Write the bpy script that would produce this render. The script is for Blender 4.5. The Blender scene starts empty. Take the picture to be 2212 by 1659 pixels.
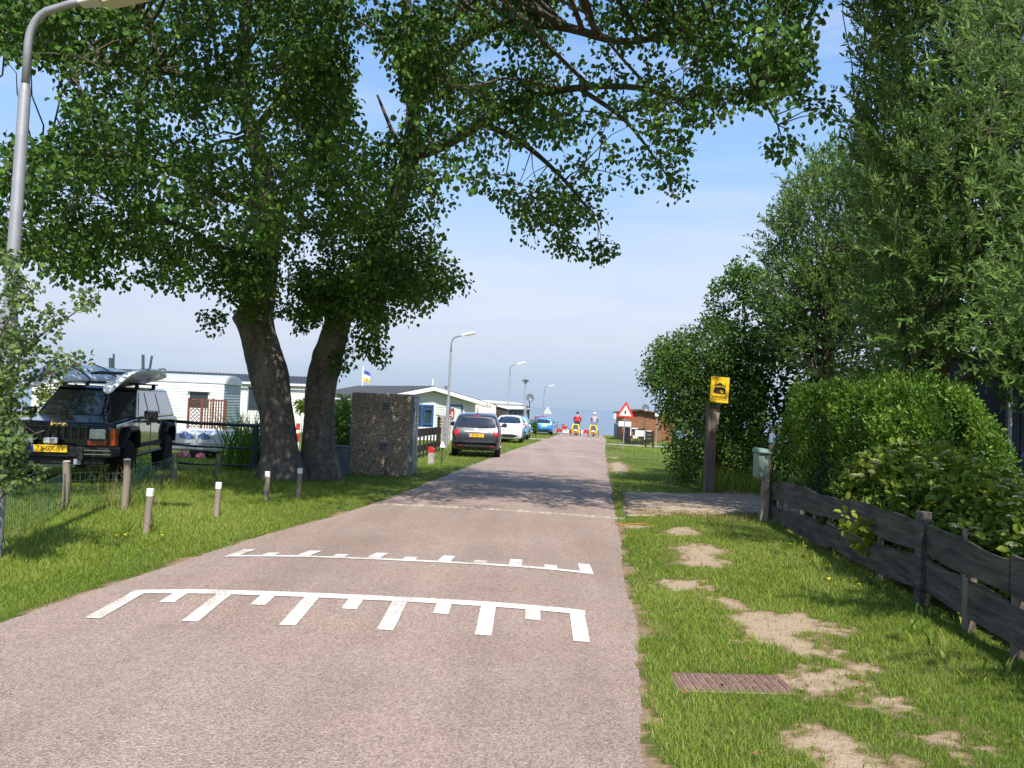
import bpy, math, random
import numpy as np
from mathutils import Vector, Matrix
from mathutils.bvhtree import BVHTree
rnd = random.Random(11); rng = np.random.default_rng(11)
RAD = math.radians
S = bpy.context.scene
COL = S.collection

# ------------------------------------------------------------------ camera
FPX, CX, CY = 1673.0, 1106.0, 829.5           # photo measured on a 2212 x 1659 copy
PITCH, ROLL = RAD(1.65), RAD(2.35)
EYE = Vector((0, 0, 1.5))
c_f = Vector((0, math.cos(PITCH), math.sin(PITCH)))
c_u0 = Vector((0, -math.sin(PITCH), math.cos(PITCH)))
c_r = Vector((1, 0, 0))*math.cos(ROLL) + c_u0*math.sin(ROLL)
c_u = c_u0*math.cos(ROLL) - Vector((1, 0, 0))*math.sin(ROLL)
cd = bpy.data.cameras.new('camera'); cam = bpy.data.objects.new('camera', cd); COL.objects.link(cam)
cd.sensor_width = 36; cd.lens = 36*FPX/2212; cd.clip_end = 60000; cd.clip_start = .05
cam.matrix_world = Matrix(((c_r.x, c_u.x, -c_f.x, EYE.x), (c_r.y, c_u.y, -c_f.y, EYE.y), (c_r.z, c_u.z, -c_f.z, EYE.z), (0, 0, 0, 1)))
S.camera = cam

# ------------------------------------------------------------------ sky, sun, exposure
SUN_EL, SUN_AZ = 53, 13                        # degrees; azimuth measured from straight behind the camera to its right
w = bpy.data.worlds.new('World'); S.world = w; w.use_nodes = True
nt = w.node_tree; nt.nodes.clear()
def wn(t, **k):
    n = nt.nodes.new(t)
    for a, b in k.items(): setattr(n, a, b)
    return n
out = wn('ShaderNodeOutputWorld'); bg = wn('ShaderNodeBackground'); bg.inputs['Strength'].default_value = .106
sky = wn('ShaderNodeTexSky', sky_type='NISHITA', sun_disc=False, sun_elevation=RAD(SUN_EL), sun_rotation=RAD(180-SUN_AZ), air_density=1.25, dust_density=1.3, ozone_density=2.2, altitude=0)
tc = wn('ShaderNodeTexCoord'); sx = wn('ShaderNodeSeparateXYZ'); nt.links.new(tc.outputs['Generated'], sx.inputs[0])
# pale summer haze: a lavender veil a little above the horizon, a blue-grey bank at the horizon itself, the same all round
rp = wn('ShaderNodeValToRGB'); nt.links.new(sx.outputs['Z'], rp.inputs['Fac'])
el = rp.color_ramp.elements
el[0].position = 0; el[0].color = (2.8, 3.65, 5.0, 1)
el[1].position = .55; el[1].color = (1.0, 2.5, 5.6, 1)
for p_, c_ in ((.035, (2.95, 3.8, 5.15)), (.085, (4.05, 4.4, 5.55)), (.17, (4.15, 4.85, 6.15)), (.29, (2.5, 4.1, 6.6))):
    e_ = el.new(p_); e_.color = (*c_, 1)
mx = wn('ShaderNodeMix', data_type='RGBA'); mx.inputs['Factor'].default_value = .85
nt.links.new(sky.outputs[0], mx.inputs['A']); nt.links.new(rp.outputs[0], mx.inputs['B'])
# thin streaky cirrus
mp = wn('ShaderNodeMapping'); mp.inputs['Scale'].default_value = (1.5, 1.5, 9.0); nt.links.new(tc.outputs['Generated'], mp.inputs[0])
nz = wn('ShaderNodeTexNoise'); nz.inputs['Scale'].default_value = 1.6; nz.inputs['Detail'].default_value = 6; nz.inputs['Roughness'].default_value = .55; nz.inputs['Distortion'].default_value = .5
nt.links.new(mp.outputs[0], nz.inputs['Vector'])
r2 = wn('ShaderNodeValToRGB'); nt.links.new(nz.outputs['Fac'], r2.inputs['Fac'])
r2.color_ramp.elements[0].position = .47; r2.color_ramp.elements[0].color = (0, 0, 0, 1)
r2.color_ramp.elements[1].position = .80; r2.color_ramp.elements[1].color = (.55, .55, .55, 1)
m2 = wn('ShaderNodeMix', data_type='RGBA'); nt.links.new(r2.outputs[0], m2.inputs['Factor']); nt.links.new(mx.outputs['Result'], m2.inputs['A'])
m2.inputs['B'].default_value = (5.4, 5.5, 6.2, 1)
nt.links.new(m2.outputs['Result'], bg.inputs['Color']); nt.links.new(bg.outputs[0], out.inputs[0])
sd = Vector((math.sin(RAD(SUN_AZ))*math.cos(RAD(SUN_EL)), -math.cos(RAD(SUN_AZ))*math.cos(RAD(SUN_EL)), math.sin(RAD(SUN_EL))))
sl = bpy.data.lights.new('sun', 'SUN'); sl.energy = 4.3; sl.angle = RAD(.55); sl.color = (1.0, .955, .88)
so = bpy.data.objects.new('sun', sl); so.rotation_euler = sd.to_track_quat('Z', 'Y').to_euler(); so.location = (20, -40, 60); COL.objects.link(so)
S.view_settings.view_transform = 'Standard'; S.view_settings.look = 'None'; S.view_settings.gamma = 1; S.view_settings.exposure = 0.64
S.view_settings.use_curve_mapping = False
S.render.engine = 'CYCLES'

# ------------------------------------------------------------------ pixel -> place
GK = ([-400, 13, 25, 61, 74, 82, 92, 130], [0, 0, -.24, -.72, -.9, -1.6, -3.6, -6])
def gz(y): return float(np.interp(y, *GK))
def ray(x, y): return c_r*((x-CX)/FPX) + c_u*((CY-y)/FPX) + c_f
def at(x, y, D):
    d = ray(x, y); return EYE + d*(D/d.y)
def G(x, y):                                   # the ground under a pixel
    d = ray(x, y)
    for s in np.arange(1.5, 130, .02):
        q = EYE + d*(s/d.y)
        if q.z <= gz(q.y): return q
    return q
def Gd(px, D):                                 # the ground in a pixel column at a depth
    for _ in range(3):
        py = CY + 120
        q = at(px, py, D)
        k = c_r.z*0
    lo, hi = 600, 3000
    for _ in range(40):
        m_ = (lo+hi)/2
        if at(px, m_, D).z > gz(D): lo = m_
        else: hi = m_
    return at(px, lo, D)
def proj(P):                                   # n x 3 -> pixels
    P = np.asarray(P, float) - np.array(EYE)
    k = FPX/np.maximum(P @ np.array(c_f), .01)
    return CX + (P @ np.array(c_r))*k, CY - (P @ np.array(c_u))*k
def inpoly(x, y, poly):
    x = np.asarray(x, float); y = np.asarray(y, float); r = np.zeros(x.shape, bool); n = len(poly); j = n-1
    for i in range(n):
        xi, yi = poly[i]; xj, yj = poly[j]
        c = ((yi > y) != (yj > y)) & (x < (xj-xi)*(y-yi)/((yj-yi) or 1e-9) + xi)
        r ^= c; j = i
    return r

# ------------------------------------------------------------------ materials
MATS = {}
def mat(name, col, rough=.7, var=.15, scale=6, col2=None, bump=0, bscale=60, metal=0, spec=.35, coat=0, orand=0, stretch=None, emit=None, speck=None, alpha=1, trans=0, ior=1.45):
    if name in MATS: return MATS[name]
    m = bpy.data.materials.new(name); m.use_nodes = True; t = m.node_tree; b = t.nodes['Principled BSDF']
    L = t.links.new
    tcn = t.nodes.new('ShaderNodeTexCoord'); vec = tcn.outputs['Object']
    if stretch:
        mpn = t.nodes.new('ShaderNodeMapping'); mpn.inputs['Scale'].default_value = stretch; L(vec, mpn.inputs[0]); vec = mpn.outputs[0]
    n = t.nodes.new('ShaderNodeTexNoise'); n.inputs['Scale'].default_value = scale; n.inputs['Detail'].default_value = 7; n.inputs['Roughness'].default_value = .62
    L(vec, n.inputs['Vector'])
    r = t.nodes.new('ShaderNodeValToRGB'); L(n.outputs['Fac'], r.inputs['Fac'])
    c2 = col2 or tuple(min(1, c*(1+var)) for c in col)
    c1 = tuple(c*(1-var) for c in col) if not col2 else col
    r.color_ramp.elements[0].position = .3; r.color_ramp.elements[0].color = (*c1, 1)
    r.color_ramp.elements[1].position = .7; r.color_ramp.elements[1].color = (*c2, 1)
    c = r.outputs[0]
    if speck:
        sc, amt = speck
        v = t.nodes.new('ShaderNodeTexNoise'); v.inputs['Scale'].default_value = sc; v.inputs['Detail'].default_value = 2; L(tcn.outputs['Object'], v.inputs['Vector'])
        mr = t.nodes.new('ShaderNodeMapRange'); mr.inputs[1].default_value = .35; mr.inputs[2].default_value = .65; mr.inputs[3].default_value = 1-amt; mr.inputs[4].default_value = 1+amt; L(v.outputs['Fac'], mr.inputs[0])
        hs = t.nodes.new('ShaderNodeHueSaturation'); L(mr.outputs[0], hs.inputs['Value']); L(c, hs.inputs['Color']); c = hs.outputs[0]
    if orand:
        oi = t.nodes.new('ShaderNodeObjectInfo'); mr = t.nodes.new('ShaderNodeMapRange'); mr.inputs[3].default_value = 1-orand; mr.inputs[4].default_value = 1+orand; L(oi.outputs['Random'], mr.inputs[0])
        hs = t.nodes.new('ShaderNodeHueSaturation'); L(mr.outputs[0], hs.inputs['Value']); L(c, hs.inputs['Color']); c = hs.outputs[0]
    L(c, b.inputs['Base Color'])
    b.inputs['Roughness'].default_value = rough; b.inputs['Metallic'].default_value = metal; b.inputs['Specular IOR Level'].default_value = spec; b.inputs['Coat Weight'].default_value = coat
    b.inputs['Coat Roughness'].default_value = .06; b.inputs['IOR'].default_value = ior
    if trans: b.inputs['Transmission Weight'].default_value = trans
    if alpha < 1: b.inputs['Alpha'].default_value = alpha
    if bump:
        bn = t.nodes.new('ShaderNodeTexNoise'); bn.inputs['Scale'].default_value = bscale; bn.inputs['Detail'].default_value = 5; L(vec, bn.inputs['Vector'])
        bu = t.nodes.new('ShaderNodeBump'); bu.inputs['Strength'].default_value = bump; bu.inputs['Distance'].default_value = .02; L(bn.outputs['Fac'], bu.inputs['Height']); L(bu.outputs[0], b.inputs['Normal'])
    MATS[name] = m; return m
def leafmat(name, dark, mid, light, under=None, rough=.6, trans=.28, spec=.2):
    m = bpy.data.materials.new(name); m.use_nodes = True; t = m.node_tree; b = t.nodes['Principled BSDF']; L = t.links.new
    a = t.nodes.new('ShaderNodeAttribute'); a.attribute_name = 'lv'
    r = t.nodes.new('ShaderNodeValToRGB'); L(a.outputs['Fac'], r.inputs['Fac'])
    r.color_ramp.elements[0].color = (*dark, 1); r.color_ramp.elements[1].color = (*light, 1)
    e = r.color_ramp.elements.new(.55); e.color = (*mid, 1)
    c = r.outputs[0]
    if under:
        g = t.nodes.new('ShaderNodeNewGeometry'); mi = t.nodes.new('ShaderNodeMix'); mi.data_type = 'RGBA'
        L(g.outputs['Backfacing'], mi.inputs['Factor']); L(c, mi.inputs['A']); mi.inputs['B'].default_value = (*under, 1); c = mi.outputs['Result']
    L(c, b.inputs['Base Color']); b.inputs['Roughness'].default_value = rough; b.inputs['Specular IOR Level'].default_value = spec
    tr = t.nodes.new('ShaderNodeBsdfTranslucent'); hs = t.nodes.new('ShaderNodeHueSaturation'); hs.inputs['Value'].default_value = 1.5; hs.inputs['Hue'].default_value = .485
    L(c, hs.inputs['Color']); L(hs.outputs[0], tr.inputs['Color'])
    ms = t.nodes.new('ShaderNodeMixShader'); ms.inputs[0].default_value = trans; L(b.outputs[0], ms.inputs[1]); L(tr.outputs[0], ms.inputs[2])
    L(ms.outputs[0], t.nodes['Material Output'].inputs['Surface']); MATS[name] = m; return m

# ------------------------------------------------------------------ mesh helpers
def tag(o, label=None, cat=None, group=None, kind=None):
    if label: o['label'] = label
    if cat: o['category'] = cat
    if group: o['group'] = group
    if kind: o['kind'] = kind
    return o
def link(o, parent=None):
    COL.objects.link(o)
    if parent is not None: o.parent = parent
    return o
def empty(name, loc=(0, 0, 0), rz=0, label=None, cat=None, group=None):
    o = bpy.data.objects.new(name, None); o.location = loc; o.rotation_euler = (0, 0, rz); o.empty_display_size = .2
    link(o); return tag(o, label, cat, group)
class MB:
    def __init__(s): s.v = []; s.f = []; s.m = []; s.mi = 0; s.T = Matrix.Identity(4)
    def add(s, vs, fs):
        b = len(s.v); s.v += [tuple(s.T @ Vector(p)) for p in vs]; s.f += [tuple(b+i for i in q) for q in fs]; s.m += [s.mi]*len(fs); return s
    def box(s, c, d, rz=0, rx=0, ry=0, taper=1):
        x, y, z = d[0]/2, d[1]/2, d[2]/2
        M_ = Matrix.Translation(c) @ Matrix.Rotation(rz, 4, 'Z') @ Matrix.Rotation(ry, 4, 'Y') @ Matrix.Rotation(rx, 4, 'X')
        vs = [M_ @ Vector((i*x*(taper if k > 0 else 1), j*y*(taper if k > 0 else 1), k*z)) for k in (-1, 1) for i, j in ((-1, -1), (1, -1), (1, 1), (-1, 1))]
        return s.add(vs, [(3, 2, 1, 0), (4, 5, 6, 7), (0, 1, 5, 4), (1, 2, 6, 5), (2, 3, 7, 6), (3, 0, 4, 7)])
    def tube(s, path, rad, n=10, cap=True, jit=0):
        path = [Vector(p) for p in path]; k = len(path)
        rad = [rad]*k if not hasattr(rad, '__len__') else rad
        vs = []; ref = None
        for i, p in enumerate(path):
            d = (path[min(i+1, k-1)] - path[max(i-1, 0)]).normalized()
            if ref is None:
                ref = Vector((1, 0, 0)) if abs(d.x) < .8 else Vector((0, 1, 0))
            a = (ref - d*ref.dot(d)).normalized(); ref = a; b_ = d.cross(a)
            for j in range(n):
                t = 2*math.pi*j/n; r = rad[i]*(1 + (rnd.uniform(-jit, jit) if jit else 0))
                vs.append(p + a*(r*math.cos(t)) + b_*(r*math.sin(t)))
        fs = [(i*n+j, i*n+(j+1) % n, (i+1)*n+(j+1) % n, (i+1)*n+j) for i in range(k-1) for j in range(n)]
        if cap: fs += [tuple(reversed(range(n))), tuple((k-1)*n+j for j in range(n))]
        return s.add(vs, fs)
    def lathe(s, prof, c=(0, 0, 0), n=20, axis='Z'):
        c = Vector(c); vs = []
        for r, z in prof:
            for j in range(n):
                t = 2*math.pi*j/n; p = (r*math.cos(t), r*math.sin(t), z)
                if axis == 'X': p = (z, p[0], p[1])
                if axis == 'Y': p = (p[0], z, p[1])
                vs.append(c + Vector(p))
        k = len(prof)
        fs = [(i*n+j, i*n+(j+1) % n, (i+1)*n+(j+1) % n, (i+1)*n+j) for i in range(k-1) for j in range(n)]
        fs += [tuple(reversed(range(n))), tuple((k-1)*n+j for j in range(n))]
        return s.add(vs, fs)
    def prism(s, poly, h, frame=None):         # polygon in local xy, extruded along z by h
        n = len(poly); fr = frame or Matrix.Identity(4)
        vs = [fr @ Vector((x, y, 0)) for x, y in poly] + [fr @ Vector((x, y, h)) for x, y in poly]
        return s.add(vs, [tuple(reversed(range(n))), tuple(range(n, 2*n))] + [(i, (i+1) % n, n+(i+1) % n, n+i) for i in range(n)])
    def quad(s, a, b, c, d): return s.add([a, b, c, d], [(0, 1, 2, 3)])
    def mesh(s, name, mats, smooth=False):
        me = bpy.data.meshes.new(name); me.from_pydata(s.v, [], s.f)
        for m in (mats if isinstance(mats, (list, tuple)) else [mats]): me.materials.append(m)
        if any(s.m): me.polygons.foreach_set('material_index', s.m)
        if smooth: me.polygons.foreach_set('use_smooth', [True]*len(s.f))
        me.update(); return me
    def build(s, name, mats, parent=None, smooth=False, bevel=0, seg=2, auto=None):
        o = bpy.data.objects.new(name, s.mesh(name, mats, smooth or bool(auto))); link(o, parent)
        if bevel:
            b = o.modifiers.new('bevel', 'BEVEL'); b.width = bevel; b.segments = seg; b.limit_method = 'ANGLE'; b.angle_limit = RAD(35)
        if auto:
            fix_normals(o.data, auto)
        return o
def fix_normals(me, deg):
    import bmesh
    bm = bmesh.new(); bm.from_mesh(me); bmesh.ops.recalc_face_normals(bm, faces=bm.faces)
    for e in bm.edges: e.smooth = not (len(e.link_faces) == 2 and e.calc_face_angle(0) > RAD(deg))
    bm.to_mesh(me); bm.free()
def part(name, m, parent, fn, **k):
    b = MB(); fn(b); return b.build(name, m, parent, **k)
def npmesh(name, V, F, m, lv=None, smooth=False):
    V = np.asarray(V, np.float32); F = np.asarray(F, np.int32); k = F.shape[1]
    me = bpy.data.meshes.new(name); me.vertices.add(len(V)); me.vertices.foreach_set('co', V.ravel())
    me.loops.add(F.size); me.loops.foreach_set('vertex_index', F.ravel())
    me.polygons.add(len(F)); me.polygons.foreach_set('loop_start', np.arange(0, F.size, k, dtype=np.int32))
    try: me.polygons.foreach_set('loop_total', np.full(len(F), k, np.int32))
    except Exception: pass
    if smooth: me.polygons.foreach_set('use_smooth', np.ones(len(F), bool))
    me.materials.append(m)
    if lv is not None:
        a = me.attributes.new('lv', 'FLOAT', 'POINT'); a.data.foreach_set('value', np.asarray(lv, np.float32))
    me.update(calc_edges=True); return me
def npobj(name, V, F, m, parent=None, lv=None, smooth=False):
    o = bpy.data.objects.new(name, npmesh(name, V, F, m, lv, smooth)); return link(o, parent)
def copytree(o, parent=None):
    c = o.copy(); COL.objects.link(c); c.parent = parent
    for ch in list(o.children): copytree(ch, c)
    return c
def text(name, body, size, m, parent, loc, rot, extrude=.002, align='CENTER', sx=1, bold=0):
    cu = bpy.data.curves.new(name, 'FONT'); cu.body = body; cu.size = size; cu.extrude = extrude; cu.align_x = align; cu.align_y = 'CENTER'; cu.offset = bold
    cu.materials.append(m); t = bpy.data.objects.new(name, cu); COL.objects.link(t)
    dg = bpy.context.evaluated_depsgraph_get(); me = bpy.data.meshes.new_from_object(t.evaluated_get(dg)); bpy.data.objects.remove(t); me.name = name
    if not me.materials: me.materials.append(m)
    o = bpy.data.objects.new(name, me); link(o, parent); o.location = loc; o.rotation_euler = rot; o.scale = (sx, 1, 1)
    return o

# ------------------------------------------------------------------ foliage helpers
def nrm(a): return a/np.maximum(np.linalg.norm(a, axis=1, keepdims=True), 1e-9)
def leaf_geo(P, axis, normal, length, width, fold=.18, six=True):
    n = len(P); axis = nrm(axis); side = nrm(np.cross(axis, normal)); nor = np.cross(side, axis)
    L = np.broadcast_to(np.asarray(length, float), (n,))[:, None]; W = np.broadcast_to(np.asarray(width, float), (n,))[:, None]
    if six:
        v = [P, P+axis*L*.32-side*W*.5+nor*W*fold, P+axis*L*.72-side*W*.4+nor*W*fold, P+axis*L-nor*L*.05, P+axis*L*.72+side*W*.4+nor*W*fold, P+axis*L*.32+side*W*.5+nor*W*fold]
        V = np.stack(v, 1).reshape(-1, 3); b = np.arange(n)[:, None]*6
        F = np.concatenate([b+np.array([[0, 3, 2, 1]]), b+np.array([[0, 5, 4, 3]])], 0); return V, F, 6
    v = [P, P+axis*L*.45-side*W*.5+nor*W*fold, P+axis*L, P+axis*L*.45+side*W*.5+nor*W*fold]
    V = np.stack(v, 1).reshape(-1, 3); b = np.arange(n)[:, None]*4
    return V, b+np.array([[0, 3, 2, 1]]), 4
def leafobj(name, P, axis, normal, length, width, m, parent, lv=None, fold=.18, six=True):
    V, F, k = leaf_geo(P, axis, normal, length, width, fold, six)
    if lv is None: lv = rng.random(len(P))
    return npobj(name, V, F, m, parent, np.repeat(lv, k))
def rdir(n): return nrm(rng.normal(size=(n, 3)))
def round_sprays(C, nleaf, rad, flat=.7):
    """leaf positions scattered in small tufts round the tuft centres C; returns positions, outward vectors, tuft index"""
    n = len(C); idx = np.repeat(np.arange(n), nleaf); d = rdir(len(idx)); r = rng.random(len(idx))**.45
    o = d*r[:, None]*np.broadcast_to(np.asarray(rad, float), (n,))[idx][:, None]; o[:, 2] *= flat
    return C[idx]+o, d, idx
def wands(C, D, length, nleaf):
    """leaves strung along shoots that start at C and run along D"""
    n = len(C); idx = np.repeat(np.arange(n), nleaf); t = np.tile((np.arange(nleaf)+.5)/nleaf, n)
    L = np.broadcast_to(np.asarray(length, float), (n,))[idx]
    P = C[idx]+D[idx]*(t*L)[:, None]; P[:, 2] -= (t**2*L*.18)
    return P, D[idx], idx, t
def branches(name, m, parent, limbs, tufts, nsec, rsec, rtw, frac=.5, sag=.1):
    """limbs: [(points, radii)] in metres; grows secondary boughs and twigs out to the tufts, all one part"""
    b = MB(); nodes = []
    for pts, rr in limbs:
        pts = [Vector(p) for p in pts]
        fine = []; fr = []
        for i in range(len(pts)-1):
            for k in range(5):
                t = k/5; p0 = pts[max(i-1, 0)]; p1 = pts[i]; p2 = pts[i+1]; p3 = pts[min(i+2, len(pts)-1)]
                q = .5*((2*p1)+(p2-p0)*t+(2*p0-5*p1+4*p2-p3)*t*t+(3*p1-p0-3*p2+p3)*t**3)
                fine.append(q); fr.append(rr[i]*(1-t)+rr[i+1]*t)
        fine.append(pts[-1]); fr.append(rr[-1])
        b.tube(fine, fr, 9 if max(rr) < .15 else 14, jit=.03); nodes += [(p, r) for p, r in zip(fine, fr)]
    NP = np.array([tuple(p) for p, r in nodes]); NR = np.array([r for p, r in nodes])
    tufts = np.asarray(tufts)
    sel = tufts[rng.choice(len(tufts), min(nsec, len(tufts)), replace=False)]
    newp = []
    for c in sel:
        d = np.linalg.norm(NP-c, axis=1)+.25*np.maximum(NP[:, 2]-c[2], 0); i = int(np.argmin(d)); a = Vector(NP[i]); e = Vector(c)
        L = (e-a).length
        if L < .25: continue
        mid = a.lerp(e, .5)+Vector((rnd.uniform(-.1, .1), rnd.uniform(-.1, .1), rnd.uniform(.02, sag)))*L
        path = [a*(1-t)**2+mid*(2*t*(1-t))+e*t*t for t in (0, .2, .4, .6, .8, 1)]
        path = [p+Vector((rnd.uniform(-1, 1), rnd.uniform(-1, 1), rnd.uniform(-1, 1)))*.02*L for p in path]; path[0] = a
        r0 = min(NR[i]*.7, rsec*(.4+.35*L)); b.tube(path, [r0*(1-.8*t) for t in (0, .2, .4, .6, .8, 1)], 6, cap=False)
        newp += [tuple(p) for p in path[1:]]
    if newp: NP = np.vstack([NP, np.array(newp)])
    for c in tufts[rng.random(len(tufts)) < frac]:
        d = np.linalg.norm(NP-c, axis=1); i = int(np.argmin(d)); a = Vector(NP[i]); e = Vector(c)
        if d[i] > 1.3 or d[i] < .05: continue
        b.tube([a, a.lerp(e, .5)+Vector((rnd.uniform(-.06, .06), rnd.uniform(-.06, .06), .06*d[i])), e], [rtw, rtw*.7, rtw*.3], 4, cap=False)
    return b.build(name, m, parent, smooth=True)

# ================================================================== SETTING
m_ground = mat('turf_soil', (.085, .115, .022), .95, scale=1.3, col2=(.15, .16, .045), bump=.5, bscale=30, spec=.1, speck=(45, .25))
def asphalt():
    m = bpy.data.materials.new('pink_chip_asphalt'); m.use_nodes = True; t = m.node_tree; bs = t.nodes['Principled BSDF']; L = t.links.new
    co = t.nodes.new('ShaderNodeTexCoord').outputs['Object']
    def noise(sc, det=4, st=None, ro=.6):
        v = co
        if st: mpn = t.nodes.new('ShaderNodeMapping'); mpn.inputs['Scale'].default_value = st; L(co, mpn.inputs[0]); v = mpn.outputs[0]
        n = t.nodes.new('ShaderNodeTexNoise'); n.inputs['Scale'].default_value = sc; n.inputs['Detail'].default_value = det; n.inputs['Roughness'].default_value = ro; L(v, n.inputs['Vector']); return n.outputs['Fac']
    def rng_(f, a, b, c, d):
        r = t.nodes.new('ShaderNodeMapRange'); L(f, r.inputs[0]); r.inputs[1].default_value = a; r.inputs[2].default_value = b; r.inputs[3].default_value = c; r.inputs[4].default_value = d; return r.outputs[0]
    def mul(a, b):
        r = t.nodes.new('ShaderNodeMath'); r.operation = 'MULTIPLY'; L(a, r.inputs[0]); L(b, r.inputs[1]); return r.outputs[0]
    vo = t.nodes.new('ShaderNodeTexVoronoi'); vo.inputs['Scale'].default_value = 100; L(co, vo.inputs['Vector'])
    bw = t.nodes.new('ShaderNodeRGBToBW'); L(vo.outputs['Color'], bw.inputs[0])
    val = mul(rng_(bw.outputs[0], .15, .85, .70, 1.30), mul(rng_(noise(.55), .3, .7, .90, 1.10), rng_(noise(1.0, 5, (1.6, .10, 1)), .35, .68, .88, 1.08)))
    val = mul(val, rng_(noise(2.6, 6), .60, .75, 1.0, .86))
    cr = t.nodes.new('ShaderNodeValToRGB'); L(noise(.9, 3), cr.inputs['Fac']); cr.color_ramp.elements[0].position = .35; cr.color_ramp.elements[1].position = .65
    cr.color_ramp.elements[0].color = (.345, .250, .200, 1); cr.color_ramp.elements[1].color = (.365, .272, .225, 1)
    hs = t.nodes.new('ShaderNodeHueSaturation'); L(val, hs.inputs['Value']); L(cr.outputs[0], hs.inputs['Color']); L(hs.outputs[0], bs.inputs['Base Color'])
    bs.inputs['Roughness'].default_value = .88; bs.inputs['Specular IOR Level'].default_value = .2
    bu = t.nodes.new('ShaderNodeBump'); bu.inputs['Strength'].default_value = .8; bu.inputs['Distance'].default_value = .012; L(vo.outputs['Distance'], bu.inputs['Height']); L(bu.outputs[0], bs.inputs['Normal'])
    return m
m_asph = asphalt()
def worn_paint():
    m = bpy.data.materials.new('road_paint'); m.use_nodes = True; t = m.node_tree; bs = t.nodes['Principled BSDF']; L = t.links.new
    co = t.nodes.new('ShaderNodeTexCoord').outputs['Object']
    n = t.nodes.new('ShaderNodeTexNoise'); n.inputs['Scale'].default_value = 75; n.inputs['Detail'].default_value = 3; L(co, n.inputs['Vector'])
    n2 = t.nodes.new('ShaderNodeTexNoise'); n2.inputs['Scale'].default_value = 3.2; n2.inputs['Detail'].default_value = 4; L(co, n2.inputs['Vector'])
    ad = t.nodes.new('ShaderNodeMath'); ad.operation = 'MULTIPLY_ADD'; L(n2.outputs['Fac'], ad.inputs[0]); ad.inputs[1].default_value = .9; L(n.outputs['Fac'], ad.inputs[2])
    r = t.nodes.new('ShaderNodeValToRGB'); L(ad.outputs[0], r.inputs['Fac']); e = r.color_ramp.elements
    sc = t.nodes.new('ShaderNodeMath'); sc.operation = 'MULTIPLY'; L(ad.outputs[0], sc.inputs[0]); sc.inputs[1].default_value = .6; L(sc.outputs[0], r.inputs['Fac'])
    e[0].position = .40; e[0].color = (.80, .77, .72, 1); e[1].position = .68; e[1].color = (.42, .34, .285, 1); x = e.new(.56); x.color = (.70, .665, .61, 1)
    L(r.outputs[0], bs.inputs['Base Color']); bs.inputs['Roughness'].default_value = .7; bs.inputs['Specular IOR Level'].default_value = .2
    bu = t.nodes.new('ShaderNodeBump'); bu.inputs['Strength'].default_value = .5; bu.inputs['Distance'].default_value = .01; L(n.outputs['Fac'], bu.inputs['Height']); L(bu.outputs[0], bs.inputs['Normal']); return m
m_paint = worn_paint()
m_conc = mat('pale_concrete', (.50, .46, .40), .85, scale=3, var=.15, bump=.3, bscale=60, orand=.12)
m_paver = mat('paving_brick', (.31, .235, .165), .85, scale=10, var=.2, bump=.5, bscale=70, orand=.3)
m_sand = mat('dry_sand', (.47, .36, .25), .95, scale=5, col2=(.35, .25, .165), bump=.6, bscale=50, spec=.1, speck=(70, .14))
m_joint = mat('joint_sand', (.10, .085, .055), .95, scale=9, col2=(.09, .10, .035), bump=.4, spec=.1)
LE = ([-60, 0, 4.9, 6.04, 7.08, 8.3, 9.68, 11.68, 13.5, 15.74, 24.5, 31.4, 44.8, 57, 63, 71, 76], [-3.3, -3.2, -3.14, -3.0, -2.84, -2.6, -2.27, -1.84, -1.64, -1.46, -.72, 0, 1.58, 3.0, 3.7, 4.6, 5.1])
RE = ([-60, 0, 3.3, 4.54, 5.74, 8.36, 9.62, 11.8, 15, 23, 38.3, 58, 66, 76], [.3, .55, .64, .8, .96, 1.23, 1.40, 1.62, 2.0, 2.9, 4.72, 7.2, 8.0, 9.0])
def wob(y, s): return .022*math.sin(y*1.9+s)+.012*math.sin(y*5.3+2*s)*math.sin(y*1.1)+.012*math.sin(y*13.7+s)*math.sin(y*2.3+s)+.008*math.sin(y*31)
def xL(y): return np.interp(y, *LE)
def xR(y): return np.interp(y, *RE)
def hump(y):
    t = np.clip((np.asarray(y, float)-4.9)/.8, 0, 1)*(1-np.clip((np.asarray(y, float)-6.95)/.8, 0, 1)); return t*t*(3-2*t)
def roadz(x, y):
    u = np.clip((2*x-xL(y)-xR(y))/(xR(y)-xL(y)), -1, 1)
    return gz(y)+.008+.022*(1-u*u)+.05*float(hump(y))*(1-u**4)
# ground: one sheet, dipping under the sea beyond the dike
xs = np.unique(np.concatenate([np.linspace(-6000, -200, 12), np.linspace(-200, -30, 12), np.linspace(-30, 30, 61), np.linspace(30, 200, 12), np.linspace(200, 6000, 12)]))
ys = np.unique(np.concatenate([np.linspace(-6000, -60, 14), np.linspace(-60, 130, 191)]))
XX, YY = np.meshgrid(xs, ys); ZZ = np.interp(YY, *GK)-.004
n_ = len(xs); ii = (np.arange(len(ys)-1)[:, None]*n_+np.arange(n_-1)[None]).ravel()
tag(npobj('ground', np.stack([XX, YY, ZZ], -1).reshape(-1, 3), np.stack([ii, ii+1, ii+n_+1, ii+n_], 1), m_ground, smooth=True), kind='structure')
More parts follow.
